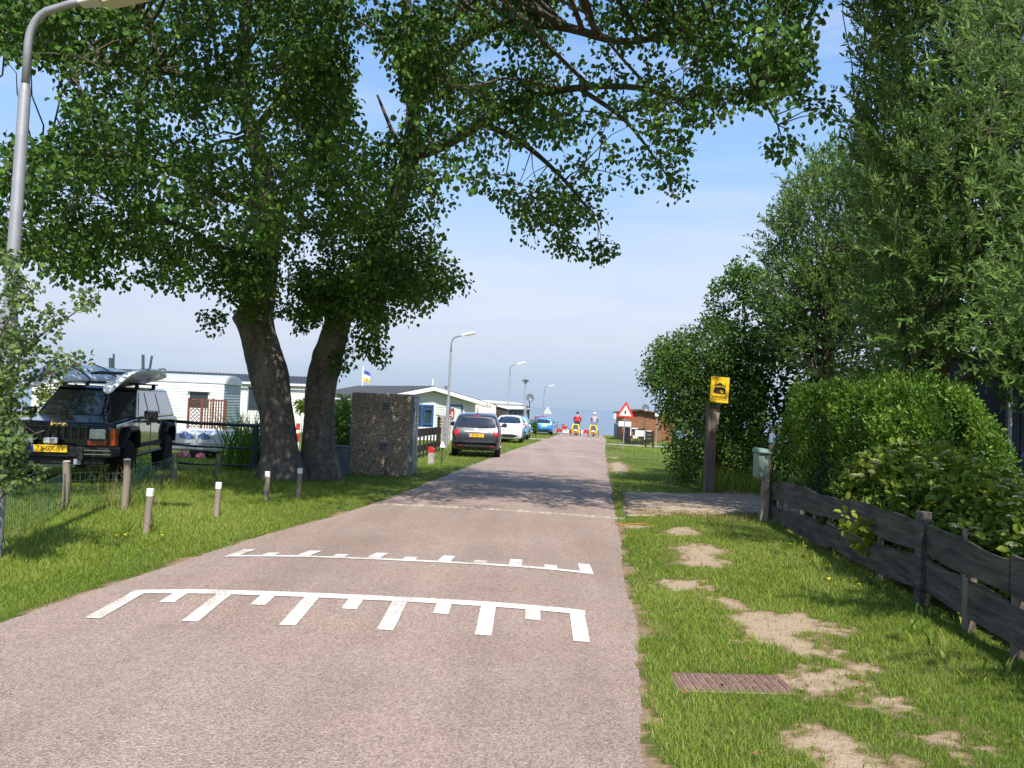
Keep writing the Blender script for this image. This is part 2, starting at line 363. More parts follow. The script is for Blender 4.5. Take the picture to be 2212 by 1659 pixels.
# sea
m_sea = mat('sea_water', (.09, .15, .21), .22, scale=.02, var=.12, spec=.38, ior=1.33)
t_ = m_sea.node_tree; bs_ = t_.nodes['Principled BSDF']
co_ = t_.nodes.new('ShaderNodeTexCoord'); mp_ = t_.nodes.new('ShaderNodeMapping'); mp_.inputs['Scale'].default_value = (.18, .55, 1); t_.links.new(co_.outputs['Object'], mp_.inputs[0])
nz_ = t_.nodes.new('ShaderNodeTexNoise'); nz_.inputs['Scale'].default_value = 1.0; nz_.inputs['Detail'].default_value = 8; nz_.inputs['Roughness'].default_value = .6; t_.links.new(mp_.outputs[0], nz_.inputs['Vector'])
bu_ = t_.nodes.new('ShaderNodeBump'); bu_.inputs['Strength'].default_value = .35; bu_.inputs['Distance'].default_value = .5; t_.links.new(nz_.outputs['Fac'], bu_.inputs['Height']); t_.links.new(bu_.outputs[0], bs_.inputs['Normal'])
b = MB(); b.quad((-30000, 84, -3.2), (30000, 84, -3.2), (30000, 45000, -3.2), (-30000, 45000, -3.2)); tag(b.build('sea', m_sea), kind='structure')
# road
ry = np.unique(np.concatenate([np.linspace(-60, 2, 40), np.arange(2, 14, .06), np.arange(14, 30, .2), np.arange(30, 75.5, .5)]))
V = []; NC = 13
for y in ry:
    a = xL(y)+wob(y, 1.3); c = xR(y)+wob(y, 4.1)*.8
    for k in range(NC):
        x = a+(c-a)*k/(NC-1); V.append((x, y, roadz(x, y)))
ii = (np.arange(len(ry)-1)[:, None]*NC+np.arange(NC-1)[None]).ravel()
road = tag(npobj('road', V, np.stack([ii, ii+1, ii+NC+1, ii+NC], 1), m_asph, smooth=True), kind='structure')
# speed-hump paint: thin sheets laid on the road surface, children of the road
def strip(name, a, c, wd, m, dz=.005, seg=14):
    a = Vector(a[:2]); c = Vector(c[:2]); d = (c-a).normalized(); s = Vector((-d.y, d.x))*wd/2; V = []
    for k in range(seg+1):
        p = a.lerp(c, k/seg)
        for q in (p+s, p, p-s): V.append((q.x, q.y, roadz(q.x, q.y)+dz))
    i_ = (np.arange(seg)[:, None]*3+np.arange(2)[None]).ravel()
    return npobj(name, V, np.stack([i_, i_+3, i_+4, i_+1], 1), m, road)
def lift(p, h=.068): return EYE+(p-EYE)*((1.5-h)/1.5)
A1, B1 = lift(G(304, 1274)), lift(G(1246, 1316)); strip('hump_line', A1-Vector((.06, 0, 0)), B1+Vector((.06, 0, 0)), .115, m_paint, seg=40)
ax = Vector((-.03, -1, 0)).normalized()
for i in range(11):
    p = A1.lerp(B1, i/10); L_ = (.55, .20)[i % 2]
    strip('hump_tooth', p+ax*.062, p+ax*(L_+.06), .105, m_paint)
A2, B2 = lift(G(500, 1197)), lift(G(1268, 1232)); strip('hump_line', A2-Vector((.06, 0, 0)), B2+Vector((.06, 0, 0)), .075, m_paint, seg=40)
for i in range(11):
    p = A2.lerp(B2, i/10); L_ = (.42, .17)[i % 2]
    strip('hump_tooth', p-ax*.042, p-ax*(L_+.04), .115, m_paint)
A3, B3 = G(1198, 946), G(1309, 950.5); strip('hump_line', A3, B3, .14, m_paint, seg=30)
for i in range(13):
    p = A3.lerp(B3, i/12); strip('hump_tooth', p+ax*.07, p+ax*((.9, .4)[i % 2]), .14, m_paint)
m_tar = mat('tar_seam', (.16, .12, .11), .7, scale=20)
for D_ in (34.5, 47.0): strip('tar_seam', (xL(D_)+.1, D_), (xR(D_)-.1, D_-1.2), .13, m_tar, dz=.003, seg=30)
# rows of concrete setts across the road
def box_mesh(name, d, m, bev=.12):
    bx = MB(); x, y, z = d[0]/2, d[1]/2, d[2]; e = min(x, y)*bev
    bx.add([(-x, -y, -z), (x, -y, -z), (x, y, -z), (-x, y, -z), (-x, -y, -e), (x, -y, -e), (x, y, -e), (-x, y, -e), (-x+e, -y+e, 0), (x-e, -y+e, 0), (x-e, y-e, 0), (-x+e, y-e, 0)],
           [(0, 1, 5, 4), (1, 2, 6, 5), (2, 3, 7, 6), (3, 0, 4, 7), (4, 5, 9, 8), (5, 6, 10, 9), (6, 7, 11, 10), (7, 4, 8, 11), (8, 9, 10, 11)])
    return bx.mesh(name, m)
def place(me, name, parent, loc, rz=0, rx=0, ry=0):
    o = bpy.data.objects.new(name, me); link(o, parent); o.location = loc; o.rotation_euler = (rx, ry, rz); return o
m_sett = mat('grey_sett', (.37, .315, .25), .9, scale=14, var=.25, bump=.5, bscale=70, orand=.2)
sett = box_mesh('sett', (.090, .13, .06), m_sett)
def sett_row(a, c, n):
    a = Vector(a); c = Vector(c); ang = math.atan2(c.y-a.y, c.x-a.x)
    for i in range(n):
        p = a.lerp(c, (i+.5)/n)+Vector((0, rnd.uniform(-.006, .006), 0))
        o = place(sett, 'sett', road, (p.x, p.y, roadz(p.x, p.y)+.007+rnd.uniform(-.002, .003)), ang+rnd.uniform(-.03, .03)); o.scale = ((c-a).length/n/.104, 1, 1)
sett_row(G(828, 1091), G(1352, 1122), 34)
sett_row((xL(29.6)+.1, 29.6, 0), (xR(28.6)-.1, 28.6, 0), 30)
# brick driveway
dv = [G(1344, 1118), G(1640, 1110), Vector((6.6, 12.35, 0)), Vector((6.9, 15.5, 0)), G(1640, 1071), Vector((2.12, 14.55, 0))]
def sheet(name, pts, z, m, parent=None, jit=0, rounds=0):
    p = [Vector((q[0], q[1])) for q in pts]
    for _ in range(rounds):
        p = [r for i in range(len(p)) for r in (p[i]*.75+p[(i+1) % len(p)]*.25, p[i]*.25+p[(i+1) % len(p)]*.75)]
    if jit: p = [q+Vector((rnd.uniform(-jit, jit), rnd.uniform(-jit, jit))) for q in p]
    me = bpy.data.meshes.new(name); me.from_pydata([(q.x, q.y, gz(q.y)+z) for q in p], [], [tuple(range(len(p)))]); me.materials.append(m)
    me.update()
    if me.polygons[0].normal.z < 0: me.flip_normals()
    return link(bpy.data.objects.new(name, me), parent)
drive = tag(sheet('driveway', dv, .002, m_joint), kind='structure')
bm_ = box_mesh('paving_brick', (.198, .093, .07), m_paver); dpoly = [(q.x, q.y) for q in dv]
cand = []; u = Vector((.985, .17, 0)); v = Vector((-.17, .985, 0)); o0 = Vector((1.6, 10.6, 0))
for j in range(-2, 48):
    for i in range(-2, 30):
        p = o0+u*(.212*(i+.5*(j % 2)))+v*(.107*j); q = [p+u*(.09*a)+v*(.04*c) for a in (-1, 1) for c in (-1, 1)]
        if all(inpoly(np.array([r.x]), np.array([r.y]), dpoly)[0] for r in q): cand.append(p)
cand.sort(key=lambda p: p.length); rest = MB()
for k, p in enumerate(cand):
    z = gz(p.y)+.016+rnd.uniform(-.004, .004); a = math.atan2(u.y, u.x)+rnd.uniform(-.03, .03)
    if k < 300: place(bm_, 'paving_brick', drive, (p.x, p.y, z), a, rnd.uniform(-.02, .02))
    else: rest.box((p.x, p.y, z-.035), (.205, .1, .07), a)
if rest.v: tag(rest.build('paving_brick_rest', m_paver, drive), kind='stuff')
tag(sheet('side_path', [(-1.6, 49.3), (2.35, 50.6), (2.9, 51.8), (2.2, 52.6), (-2, 51)], .006, m_conc, rounds=1), kind='structure')
tag(sheet('side_path', [(6.0, 47.8), (5.75, 46.6), (6.6, 45.2), (12, 44.4), (12, 45.4), (7.2, 46.4)], .006, m_conc, rounds=1), kind='structure')
tag(sheet('side_path', [(7.9, 63.5), (8.3, 62.4), (11.5, 61.5), (12, 62.4), (8.6, 64)], .006, m_sand, rounds=1), kind='structure')
# bare patches worn into the verge
patches = [[(1560, 1298), (1625, 1312), (1680, 1322), (1735, 1330), (1775, 1352), (1790, 1385), (1820, 1402), (1765, 1422), (1700, 1412), (1650, 1392), (1588, 1388), (1612, 1360), (1598, 1330)],
           [(1425, 1149), (1460, 1138), (1505, 1140), (1510, 1152), (1470, 1159), (1430, 1158)], [(1462, 1182), (1500, 1176), (1540, 1180), (1562, 1188), (1548, 1226), (1492, 1226), (1472, 1205)],
           [(1705, 1462), (1720, 1432), (1800, 1430), (1872, 1452), (1852, 1480), (1790, 1498), (1835, 1522), (1770, 1512), (1728, 1485)],
           [(1708, 1592), (1760, 1580), (1830, 1606), (1872, 1625), (1925, 1642), (1900, 1675), (1760, 1675)], [(1982, 1590), (2050, 1578), (2112, 1594), (2132, 1630), (2060, 1643), (2008, 1620)],
           [(1890, 1496), (1950, 1512), (1936, 1536), (1876, 1520)], [(1312, 1003), (1330, 996), (1352, 1004), (1362, 1016), (1340, 1026), (1318, 1018)], [(1312, 975), (1338, 972), (1350, 984), (1332, 992), (1313, 988)],
           [(1340, 1136), (1380, 1134), (1412, 1139), (1380, 1143), (1345, 1142)], [(1455, 1260), (1500, 1256), (1510, 1268), (1470, 1274)]]
PW = [[(p.x, p.y) for p in (G(*q) for q in pl)] for pl in patches]+[[(xR(y)+a, y) for y, a in ((15.2, 2.0), (14.75, .3), (14.9, 2.8), (15.9, 3.2), (16.3, 2.6))]]
_lat = [np.random.default_rng(50+i).random((64, 64)) for i in range(4)]
def vnoise(x, y, s, k=0):
    x = np.asarray(x)*s+100; y = np.asarray(y)*s+100; i = np.floor(x).astype(int); j = np.floor(y).astype(int); fx = x-i; fy = y-j; fx = fx*fx*(3-2*fx); fy = fy*fy*(3-2*fy); T = _lat[k]
    g = lambda a, b_: T[a % 64, b_ % 64]
    return (g(i, j)*(1-fx)+g(i+1, j)*fx)*(1-fy)+(g(i, j+1)*(1-fx)+g(i+1, j+1)*fx)*fy
def sdist(x, y, poly):
    d = np.full(np.shape(x), 9.); n = len(poly)
    for i in range(n):
        (ax_, ay_), (bx2, by2) = poly[i], poly[(i+1) % n]; ex, ey = bx2-ax_, by2-ay_; t = np.clip(((x-ax_)*ex+(y-ay_)*ey)/(ex*ex+ey*ey+1e-9), 0, 1); d = np.minimum(d, np.hypot(x-ax_-t*ex, y-ay_-t*ey))
    return np.where(inpoly(x, y, poly), d, -d)
def soil(x, y):
    """0 = turf, 1 = bare sand"""
    x = np.asarray(x, float); y = np.asarray(y, float); nz = (vnoise(x, y, 4)-.5)*.26+(vnoise(x, y, 11, 1)-.5)*.26+(vnoise(x, y, 30, 2)-.5)*.24-.03; s = np.zeros(x.shape)
    for q in PW: s = np.maximum(s, np.clip(.5+(sdist(x, y, q)+.03+nz)/.26, 0, 1))
    e = np.where(x > (xL(y)+xR(y))/2, x-xR(y), xL(y)-x); s = np.maximum(s, np.clip(.72-(e+nz*.45)/.08, 0, .60)*(y < 32))
    s = np.maximum(s, np.clip((vnoise(x, y, 1.1, 3)-.74)*5, 0, .45)*(vnoise(x, y, 9, 1))*(x > xR(y)))
    return s
def verge_mat():
    m = bpy.data.materials.new('worn_verge'); m.use_nodes = True; t = m.node_tree; bs = t.nodes['Principled BSDF']; L = t.links.new
    at_ = t.nodes.new('ShaderNodeAttribute'); at_.attribute_name = 'lv'; co = t.nodes.new('ShaderNodeTexCoord').outputs['Object']
    n = t.nodes.new('ShaderNodeTexNoise'); n.inputs['Scale'].default_value = 42; n.inputs['Detail'].default_value = 5; L(co, n.inputs['Vector'])
    ad = t.nodes.new('ShaderNodeMath'); ad.operation = 'MULTIPLY_ADD'; L(n.outputs['Fac'], ad.inputs[0]); ad.inputs[1].default_value = .55; L(at_.outputs['Fac'], ad.inputs[2])
    r = t.nodes.new('ShaderNodeValToRGB'); mr = t.nodes.new('ShaderNodeMath'); mr.operation = 'MULTIPLY'; L(ad.outputs[0], mr.inputs[0]); mr.inputs[1].default_value = .65; L(mr.outputs[0], r.inputs['Fac'])
    e = r.color_ramp.elements; e[0].position = .30; e[0].color = (.085, .105, .025, 1); e[1].position = .92; e[1].color = (.41, .31, .215, 1)
    for p_, c_ in ((.46, (.17, .125, .06)), (.60, (.27, .19, .12)), (.76, (.34, .25, .17))): x_ = e.new(p_); x_.color = (*c_, 1)
    L(r.outputs[0], bs.inputs['Base Color']); bs.inputs['Roughness'].default_value = .95; bs.inputs['Specular IOR Level'].default_value = .1
    bu = t.nodes.new('ShaderNodeBump'); bu.inputs['Strength'].default_value = .7; bu.inputs['Distance'].default_value = .02; L(n.outputs['Fac'], bu.inputs['Height']); L(bu.outputs[0], bs.inputs['Normal']); return m
m_verge = verge_mat()
def verge(y0, y1, fa_, fb2, rows, cols):
    yy = y0+(y1-y0)*(np.linspace(0, 1, rows)**1.35); V_ = []
    for y in yy:
        a_, c_ = fa_(y), fb2(y)
        for k in range(cols): V_.append((a_+(c_-a_)*k/(cols-1), y, gz(y)+.0035))
    V_ = np.array(V_); i_ = (np.arange(rows-1)[:, None]*cols+np.arange(cols-1)[None]).ravel()
    return tag(npobj('verge', V_, np.stack([i_, i_+1, i_+cols+1, i_+cols], 1), m_verge, None, soil(V_[:, 0], V_[:, 1])), kind='structure')
verge(2.4, 10.9, lambda y: xR(y)-.12, lambda y: 3.75, 300, 66); verge(14.6, 30, lambda y: xR(y)-.15, lambda y: xR(y)+3.2, 90, 26); verge(3, 32, lambda y: xL(y)-.6, lambda y: xL(y)+.12, 260, 10)
# soil strip below the right fence
m_soil = mat('dark_soil', (.06, .045, .03), .95, scale=12, var=.35, bump=.8, bscale=40)
tag(sheet('soil_bed', [(3.55, 3.2), (3.35, 5.0), (3.5, 6.4), (3.72, 9), (3.9, 11.3), (8, 11.6), (8, 2.5)], .003, m_soil, jit=.02, rounds=1), kind='structure')

# ------------------------------------------------------------------ turf
m_grass = leafmat('grass_blade', (.095, .165, .015), (.22, .305, .036), (.41, .415, .115), rough=.55, trans=.35, spec=.25)
m_dry = leafmat('dry_grass', (.16, .14, .04), (.30, .24, .09), (.45, .36, .17), rough=.7, trans=.25, spec=.1)
FENCE_L = [(-4.6, 7.0), (-5.42, 9.54), (-4.88, 9.98), (-5.48, 12.8)]
gridpoly = [(p.x, p.y) for p in (G(1450, 1456), G(1696, 1462), G(1714, 1503), G(1455, 1497))]
def lowf(x, y): return np.sin(x*.9+1.3*np.sin(y*.5))*.5+np.sin(y*1.7+x*2.3)*.25+np.sin(x*5.1-y*3.7)*.15
def turf(name, y0, y1, dens, h, wd, quad):
    xa, xb = -.72*y1-.5, .70*y1+.5
    n = int((xb-xa)*(y1-y0)*dens); X = rng.uniform(xa, xb, n); Y = rng.uniform(y0, y1, n)
    px, py = proj(np.stack([X, Y, np.interp(Y, *GK)], 1))
    ok = (px > -60) & (px < 2280) & (py < 1720)
    edge = .05*np.sin(Y*6)+.03*np.sin(Y*15)+rng.normal(0, .03, n)
    ok &= (X < xL(Y)-.02+edge*.6) | (X > xR(Y)+.03+edge*.6)
    ok &= ~inpoly(X, Y, dpoly) & ~inpoly(X, Y, gridpoly)
    ok[ok] &= rng.random(ok.sum()) > np.clip((soil(X[ok], Y[ok])-.20)/.42, 0, .95)
    ok &= ~((X > np.interp(Y, [3.2, 5, 6.4, 9, 11.3], [3.6, 3.4, 3.5, 3.75, 3.95])) & (Y < 11.6))
    for pp in ([(-1.6, 49.3), (2.35, 50.6), (2.9, 51.8), (2.2, 52.6), (-2, 51)], [(6.0, 47.8), (5.75, 46.6), (6.6, 45.2), (12, 44.4), (12, 45.4), (7.2, 46.4)]): ok &= ~inpoly(X, Y, pp)
    ok &= rng.random(n) < (.72+.35*lowf(X*1.3, Y*1.1))
    X, Y = X[ok], Y[ok]; n = len(X); P = np.stack([X, Y, np.interp(Y, *GK)-.003], 1)
    lf = lowf(X, Y); H = h*rng.uniform(.5, 1.25, n)*(1+.25*lf); W = wd*rng.uniform(.7, 1.3, n)
    an = rng.uniform(0, 2*np.pi, n); s = np.stack([np.cos(an), np.sin(an), 0*an], 1)*W[:, None]/2
    ln = rng.uniform(0, 2*np.pi, n); l = np.stack([np.cos(ln), np.sin(ln), 0*ln], 1)*(H*rng.uniform(.15, .9, n))[:, None]
    up = np.zeros((n, 3)); up[:, 2] = H
    lv = np.clip(.45+.3*lf+rng.normal(0, .17, n), 0, 1)
    if quad:
        mid = P+up*.62+l*.35; tip = P+up*.95+l
        V = np.stack([P-s, P+s, mid+s*.8, mid-s*.8, tip+s*.1, tip-s*.1], 1).reshape(-1, 3); i = np.arange(n)[:, None]*6
        return npobj(name, V, np.concatenate([i+np.array([[0, 1, 2, 3]]), i+np.array([[3, 2, 4, 5]])]), m_grass, None, np.repeat(lv, 6))
    V = np.stack([P-s, P+s, P+up+l*.8], 1).reshape(-1, 3); i = np.arange(n)[:, None]*3
    return npobj(name, V, i+np.array([[0, 1, 2]]), m_grass, None, np.repeat(lv, 3))
for nm, y0, y1, de, h, wd, qd in (('a', 2.9, 4.6, 12500, .040, .0036, 1), ('b', 4.6, 6.5, 9000, .040, .0042, 1), ('c', 6.5, 9.5, 4400, .042, .0055, 1), ('d', 9.5, 14, 2500, .045, .008, 0), ('e', 14, 24, 600, .05, .015, 0), ('f', 24, 42, 110, .055, .032, 0), ('g', 42, 76, 25, .065, .065, 0)):
    tag(turf('mown_grass', y0, y1, de, h, wd, qd), 'short mown green grass of the verges beside the road', 'grass', kind='stuff')
def tufts(name, spots, m, label, hmin, hmax, wd, n_each, spread, parent=None):
    Vs = []; lv = []
    for (x, y) in spots:
        for _ in range(n_each):
            a = rnd.uniform(0, 6.283); r = abs(rnd.gauss(0, spread)); bx, by = x+r*math.cos(a), y+r*math.sin(a); h = rnd.uniform(hmin, hmax)
            t = rnd.uniform(0, 6.283); l = h*rnd.uniform(.1, .75); sa = rnd.uniform(0, 6.283); sx_, sy_ = math.cos(sa)*wd/2, math.sin(sa)*wd/2; z = gz(by)
            for f, ww in ((0, 1), (.4, .9), (.75, .6), (1, .08)):
                px_, py_, pz_ = bx+l*f*f*math.cos(t), by+l*f*f*math.sin(t), z+h*(f-.25*f**3*(l/h))
                Vs += [(px_-sx_*ww, py_-sy_*ww, pz_), (px_+sx_*ww, py_+sy_*ww, pz_)]
            lv += [rnd.random()]*8
    k = len(Vs)//8; i = np.arange(k)[:, None]*8
    F = np.concatenate([i+np.array([[0, 1, 3, 2]]), i+np.array([[2, 3, 5, 4]]), i+np.array([[4, 5, 7, 6]])])
    o = npobj(name, np.array(Vs), F, m, parent, lv)
    return tag(o, label, 'grass', kind='stuff') if not parent else o

# ================================================================== TREES AND SHRUBS
m_bark = mat('poplar_bark', (.085, .070, .055), .95, scale=4, col2=(.20, .175, .145), bump=1.0, bscale=9, spec=.15, stretch=(1, 1, .28), speck=(14, .25))
m_twig = mat('twig_bark', (.12, .10, .075), .9, scale=7, var=.35, bump=.4, bscale=30)
m_pop = leafmat('poplar_leaf', (.028, .075, .012), (.085, .185, .023), (.23, .36, .05), under=(.085, .155, .038), trans=.36, spec=.15)
m_wil = leafmat('willow_leaf', (.045, .105, .018), (.120, .225, .036), (.25, .36, .085), under=(.15, .235, .075), trans=.3, rough=.55, spec=.2)
m_bush = leafmat('bush_leaf', (.026, .066, .012), (.068, .145, .020), (.16, .26, .042), trans=.3, spec=.25)
m_priv = leafmat('privet_leaf', (.055, .125, .014), (.125, .245, .026), (.24, .36, .05), rough=.4, trans=.3, spec=.3)
m_hyd = leafmat('broad_leaf', (.065, .125, .014), (.165, .245, .028), (.36, .385, .05), trans=.32, spec=.25)
m_sap = leafmat('sapling_leaf', (.065, .115, .025), (.135, .21, .045), (.25, .32, .10), under=(.12, .18, .07), trans=.3)
m_lime = leafmat('lime_leaf', (.10, .15, .015), (.20, .27, .02), (.34, .38, .04), trans=.35)
m_core = mat('shaded_core', (.03, .045, .015), .95, var=.4, scale=9)  # filler colour standing for the shaded inside of hedge and shrub

def P3(l): return [at(a, b, d) for a, b, d in l]
def limb(l): return ([at(a, b, d) for a, b, d, r in l], [r for a, b, d, r in l])
def filter_poly(C, poly, holes=(), er=.17):
    px, py = proj(C); ok = inpoly(px, py, poly); m_ = er*FPX/C[:, 1]
    for dx_, dy_ in ((1, 0), (-1, 0), (0, 1), (.7, .7), (-.7, .7)): ok &= inpoly(px+m_*dx_, py+m_*dy_, poly)
    for h in holes: ok &= ~inpoly(px, py, h)
    return C[ok]
def clumpy(poly, depth, spread, nclump, per, sig, holes=(), zmin=.1, cond=None, flat=.75):
    """tuft centres gathered in clumps inside a silhouette, with real depth"""
    xs_ = [p[0] for p in poly]; ys_ = [p[1] for p in poly]; out_ = []
    while len(out_) < nclump:
        x, y = rnd.uniform(min(xs_), max(xs_)), rnd.uniform(min(ys_), max(ys_))
        if not inpoly(np.array([x]), np.array([y]), poly)[0]: continue
        d = depth(x, y)+rnd.uniform(-1, 1)*spread(x, y); q = at(x, y, d)
        if q.z < zmin or (cond and not cond(q)): continue
        out_.append(tuple(q))
    C = np.array(out_); C = np.repeat(C, per, 0)+rng.normal(0, 1, (nclump*per, 3))*np.array([sig, sig, sig*flat])
    C = C[C[:, 2] > zmin+.05*0]
    return filter_poly(C, poly, holes)
def foliage(name, C, nleaf, rad, ll, lw, m, parent, up=.55, droop=.35, six=True, lvb=.42, flat=.75):
    P, d, idx = round_sprays(C, nleaf, rad, flat)
    n = len(P); nor = nrm(rdir(n)*.75+np.array([0, 0, up])+d*.25)
    axis = nrm(d*.6+rdir(n)*.6+np.array([0, 0, -droop]))
    tl = rng.normal(0, .18, len(C))[idx]
    lv = np.clip(lvb+tl+rng.normal(0, .17, n), 0, 1)
    sz = rng.uniform(.65, 1.25, n)
    return leafobj(name, P, axis, nor, ll*sz, lw*sz, m, parent, lv, six=six)
def wandleaves(name, C, D, length, nleaf, ll, lw, m, parent, lvb=.45, six=True):
    P, d, idx, t = wands(C, D, length, nleaf); n = len(P)
    axis = nrm(d*.75+rdir(n)*.7); nor = nrm(rdir(n)*.6+np.array([0, 0, .6]))
    lv = np.clip(lvb+rng.normal(0, .14, len(C))[idx]+(t-.5)*.25+rng.normal(0, .15, n), 0, 1); sz = rng.uniform(.6, 1.2, n)
    return leafobj(name, P, axis, nor, ll*sz, lw*sz, m, parent, lv, fold=.12, six=six)

# ---- the big double-stemmed poplar
pb = G(648, 1043)
pop = empty('poplar_tree', pb, 0, 'huge old poplar with two thick trunks rising from one base beside the road', 'tree')
def under(o, root):                                    # keep world coordinates for parts of a root placed at its base
    o.matrix_parent_inverse = Matrix.Translation(root.location).inverted() if root.rotation_euler.z == 0 else root.matrix_world.inverted()
trunkA = limb([(612, 1062, 14.5, .46), (607, 1020, 14.5, .38), (603, 960, 14.5, .32), (598, 900, 14.5, .30), (588, 850, 14.5, .33), (580, 800, 14.5, .345), (563, 740, 14.5, .33), (552, 690, 14.5, .33), (560, 640, 14.4, .29), (572, 560, 14.2, .25), (578, 470, 14.0, .22), (568, 380, 13.9, .18), (545, 290, 13.8, .15), (525, 200, 13.6, .13), (528, 100, 13.4, .11), (535, -60, 13.2, .08), (530, -200, 13, .04)])
trunkB = limb([(686, 1062, 15.0, .46), (688, 1020, 15.0, .36), (688, 960, 15, .31), (690, 900, 15, .275), (693, 850, 14.9, .28), (702, 800, 14.9, .29), (716, 750, 14.8, .265), (732, 690, 14.7, .24), (750, 640, 14.6, .235), (785, 590, 14.5, .22), (830, 500, 14.3, .20), (862, 420, 14.1, .19), (885, 340, 13.9, .17), (892, 250, 13.8, .12), (888, 150, 13.6, .1), (880, 30, 13.4, .08), (878, -120, 13.2, .05)])
def rough_trunk(name, lb, parent, seed, knots=()):
    pts, rr = lb; b = MB(); n = 44; fine = []; fr = []
    for i in range(len(pts)-1):
        K = max(2, int((pts[i+1]-pts[i]).length/.07))
        for k in range(K):
            t = k/K; p0, p1, p2, p3 = pts[max(i-1, 0)], pts[i], pts[i+1], pts[min(i+2, len(pts)-1)]
            fine.append(.5*((2*p1)+(p2-p0)*t+(2*p0-5*p1+4*p2-p3)*t*t+(3*p1-p0-3*p2+p3)*t**3)); fr.append(rr[i]*(1-t)+rr[i+1]*t)
    fine.append(pts[-1]); fr.append(rr[-1])
    V_ = []
    for i, p in enumerate(fine):
        for j in range(n):
            a = 2*math.pi*j/n; h = p.z
            k = 1+.035*math.sin(3*a+seed+h*1.1)+.03*math.sin(5*a-h*2.3+seed)+.025*math.sin(11*a+h*3)+.022*abs(math.sin(8*a+.9*math.sin(h*2.2+seed)+h*.7))+.012*math.sin(19*a-h*5)+rnd.uniform(-.016, .016)
            if h < .5: k += max(0, .5-h)*.6*abs(math.sin(2.5*a+seed))
            for (kh, ka, ks, kr) in knots: k += ks*math.exp(-((h-kh)/kr)**2-((math.atan2(math.sin(a-ka), math.cos(a-ka)))/.45)**2)
            V_.append((p.x+fr[i]*k*math.cos(a), p.y+fr[i]*k*math.sin(a), p.z))
    F_ = [(i*n+j, i*n+(j+1) % n, (i+1)*n+(j+1) % n, (i+1)*n+j) for i in range(len(fine)-1) for j in range(n)]
    b.add(V_, F_); o = b.build(name, m_bark, parent, smooth=True); return o
z_k = at(515, 690, 14.5).z
t1 = rough_trunk('trunk', trunkA, pop, .4, [(z_k, math.pi, .28, .12), (at(600, 790, 14.5).z, -.9, .12, .14)]); t2 = rough_trunk('trunk', trunkB, pop, 2.1, [(at(660, 760, 14.8).z, math.pi, .15, .1)])
for t_ in (t1, t2): under(t_, pop)
limbs = [limb(l) for l in (
    [(895, 335, 13.9, .13), (960, 312, 13.3, .10), (1040, 265, 12.6, .085), (1130, 215, 12, .065), (1250, 190, 11.3, .05), (1380, 190, 10.7, .04), (1500, 230, 10.2, .02)],
    [(890, 250, 13.8, .12), (960, 130, 13, .10), (1060, 60, 12.2, .08), (1200, 55, 11.4, .07), (1350, 90, 10.8, .05), (1500, 60, 10.2, .04), (1650, 45, 9.8, .02)],
    [(888, 160, 13.6, .10), (1000, 20, 12.8, .08), (1150, -60, 12, .06), (1350, -60, 11, .05), (1550, -20, 10.3, .03)],
    [(1040, 265, 12.6, .06), (1130, 310, 12.4, .045), (1220, 390, 12.1, .03), (1290, 480, 11.9, .012)],
    [(1250, 190, 11.3, .04), (1350, 260, 11, .03), (1420, 350, 10.8, .012)],
    [(1500, 60, 10.2, .03), (1600, 140, 9.9, .02), (1680, 270, 9.7, .01)],
    [(560, 640, 14.4, .10), (480, 560, 13.6, .08), (400, 490, 13, .06), (280, 480, 12.4, .04), (180, 510, 12, .02)],
    [(575, 450, 14, .10), (480, 420, 13, .08), (360, 360, 12.2, .06), (200, 330, 11.6, .04), (90, 350, 11.2, .02)],
    [(530, 220, 13.6, .09), (420, 170, 12.8, .07), (280, 140, 12, .05), (120, 130, 11.4, .03), (10, 110, 11, .02)],
    [(545, 290, 13.8, .08), (620, 180, 13.4, .06), (650, 40, 13, .05), (660, -100, 12.6, .03)],
    [(790, 585, 14.5, .08), (850, 555, 14.2, .05), (930, 570, 13.8, .03), (975, 600, 13.6, .012)],
    [(880, 350, 13.9, .06), (850, 290, 13.8, .04), (815, 205, 13.7, .02)], [(830, 500, 14.3, .07), (760, 420, 13.6, .05), (720, 330, 13.2, .03)],
    [(578, 480, 14, .07), (640, 400, 13.2, .05), (690, 330, 12.6, .02)], [(750, 640, 14.6, .05), (790, 690, 14.2, .03), (810, 750, 14.0, .012)])]
pop_poly = [(-260, -330), (1500, -300), (1720, -160), (1800, -40), (1795, 10), (1780, 60), (1765, 140), (1778, 248), (1715, 215), (1702, 350), (1655, 320), (1605, 248), (1568, 280), (1560, 348), (1480, 395), (1430, 425), (1365, 445), (1305, 485), (1318, 572), (1268, 515), (1228, 565), (1125, 528), (1060, 500), (1040, 452), (985, 440), (958, 500), (985, 560), (1010, 622), (958, 655), (900, 702), (850, 712), (832, 745), (818, 788), (790, 745), (768, 690), (735, 690), (690, 702), (640, 708), (618, 660), (520, 640), (490, 690), (445, 708), (430, 640), (368, 660), (300, 618), (262, 660), (235, 622), (100, 618), (0, 572), (-260, 585)]
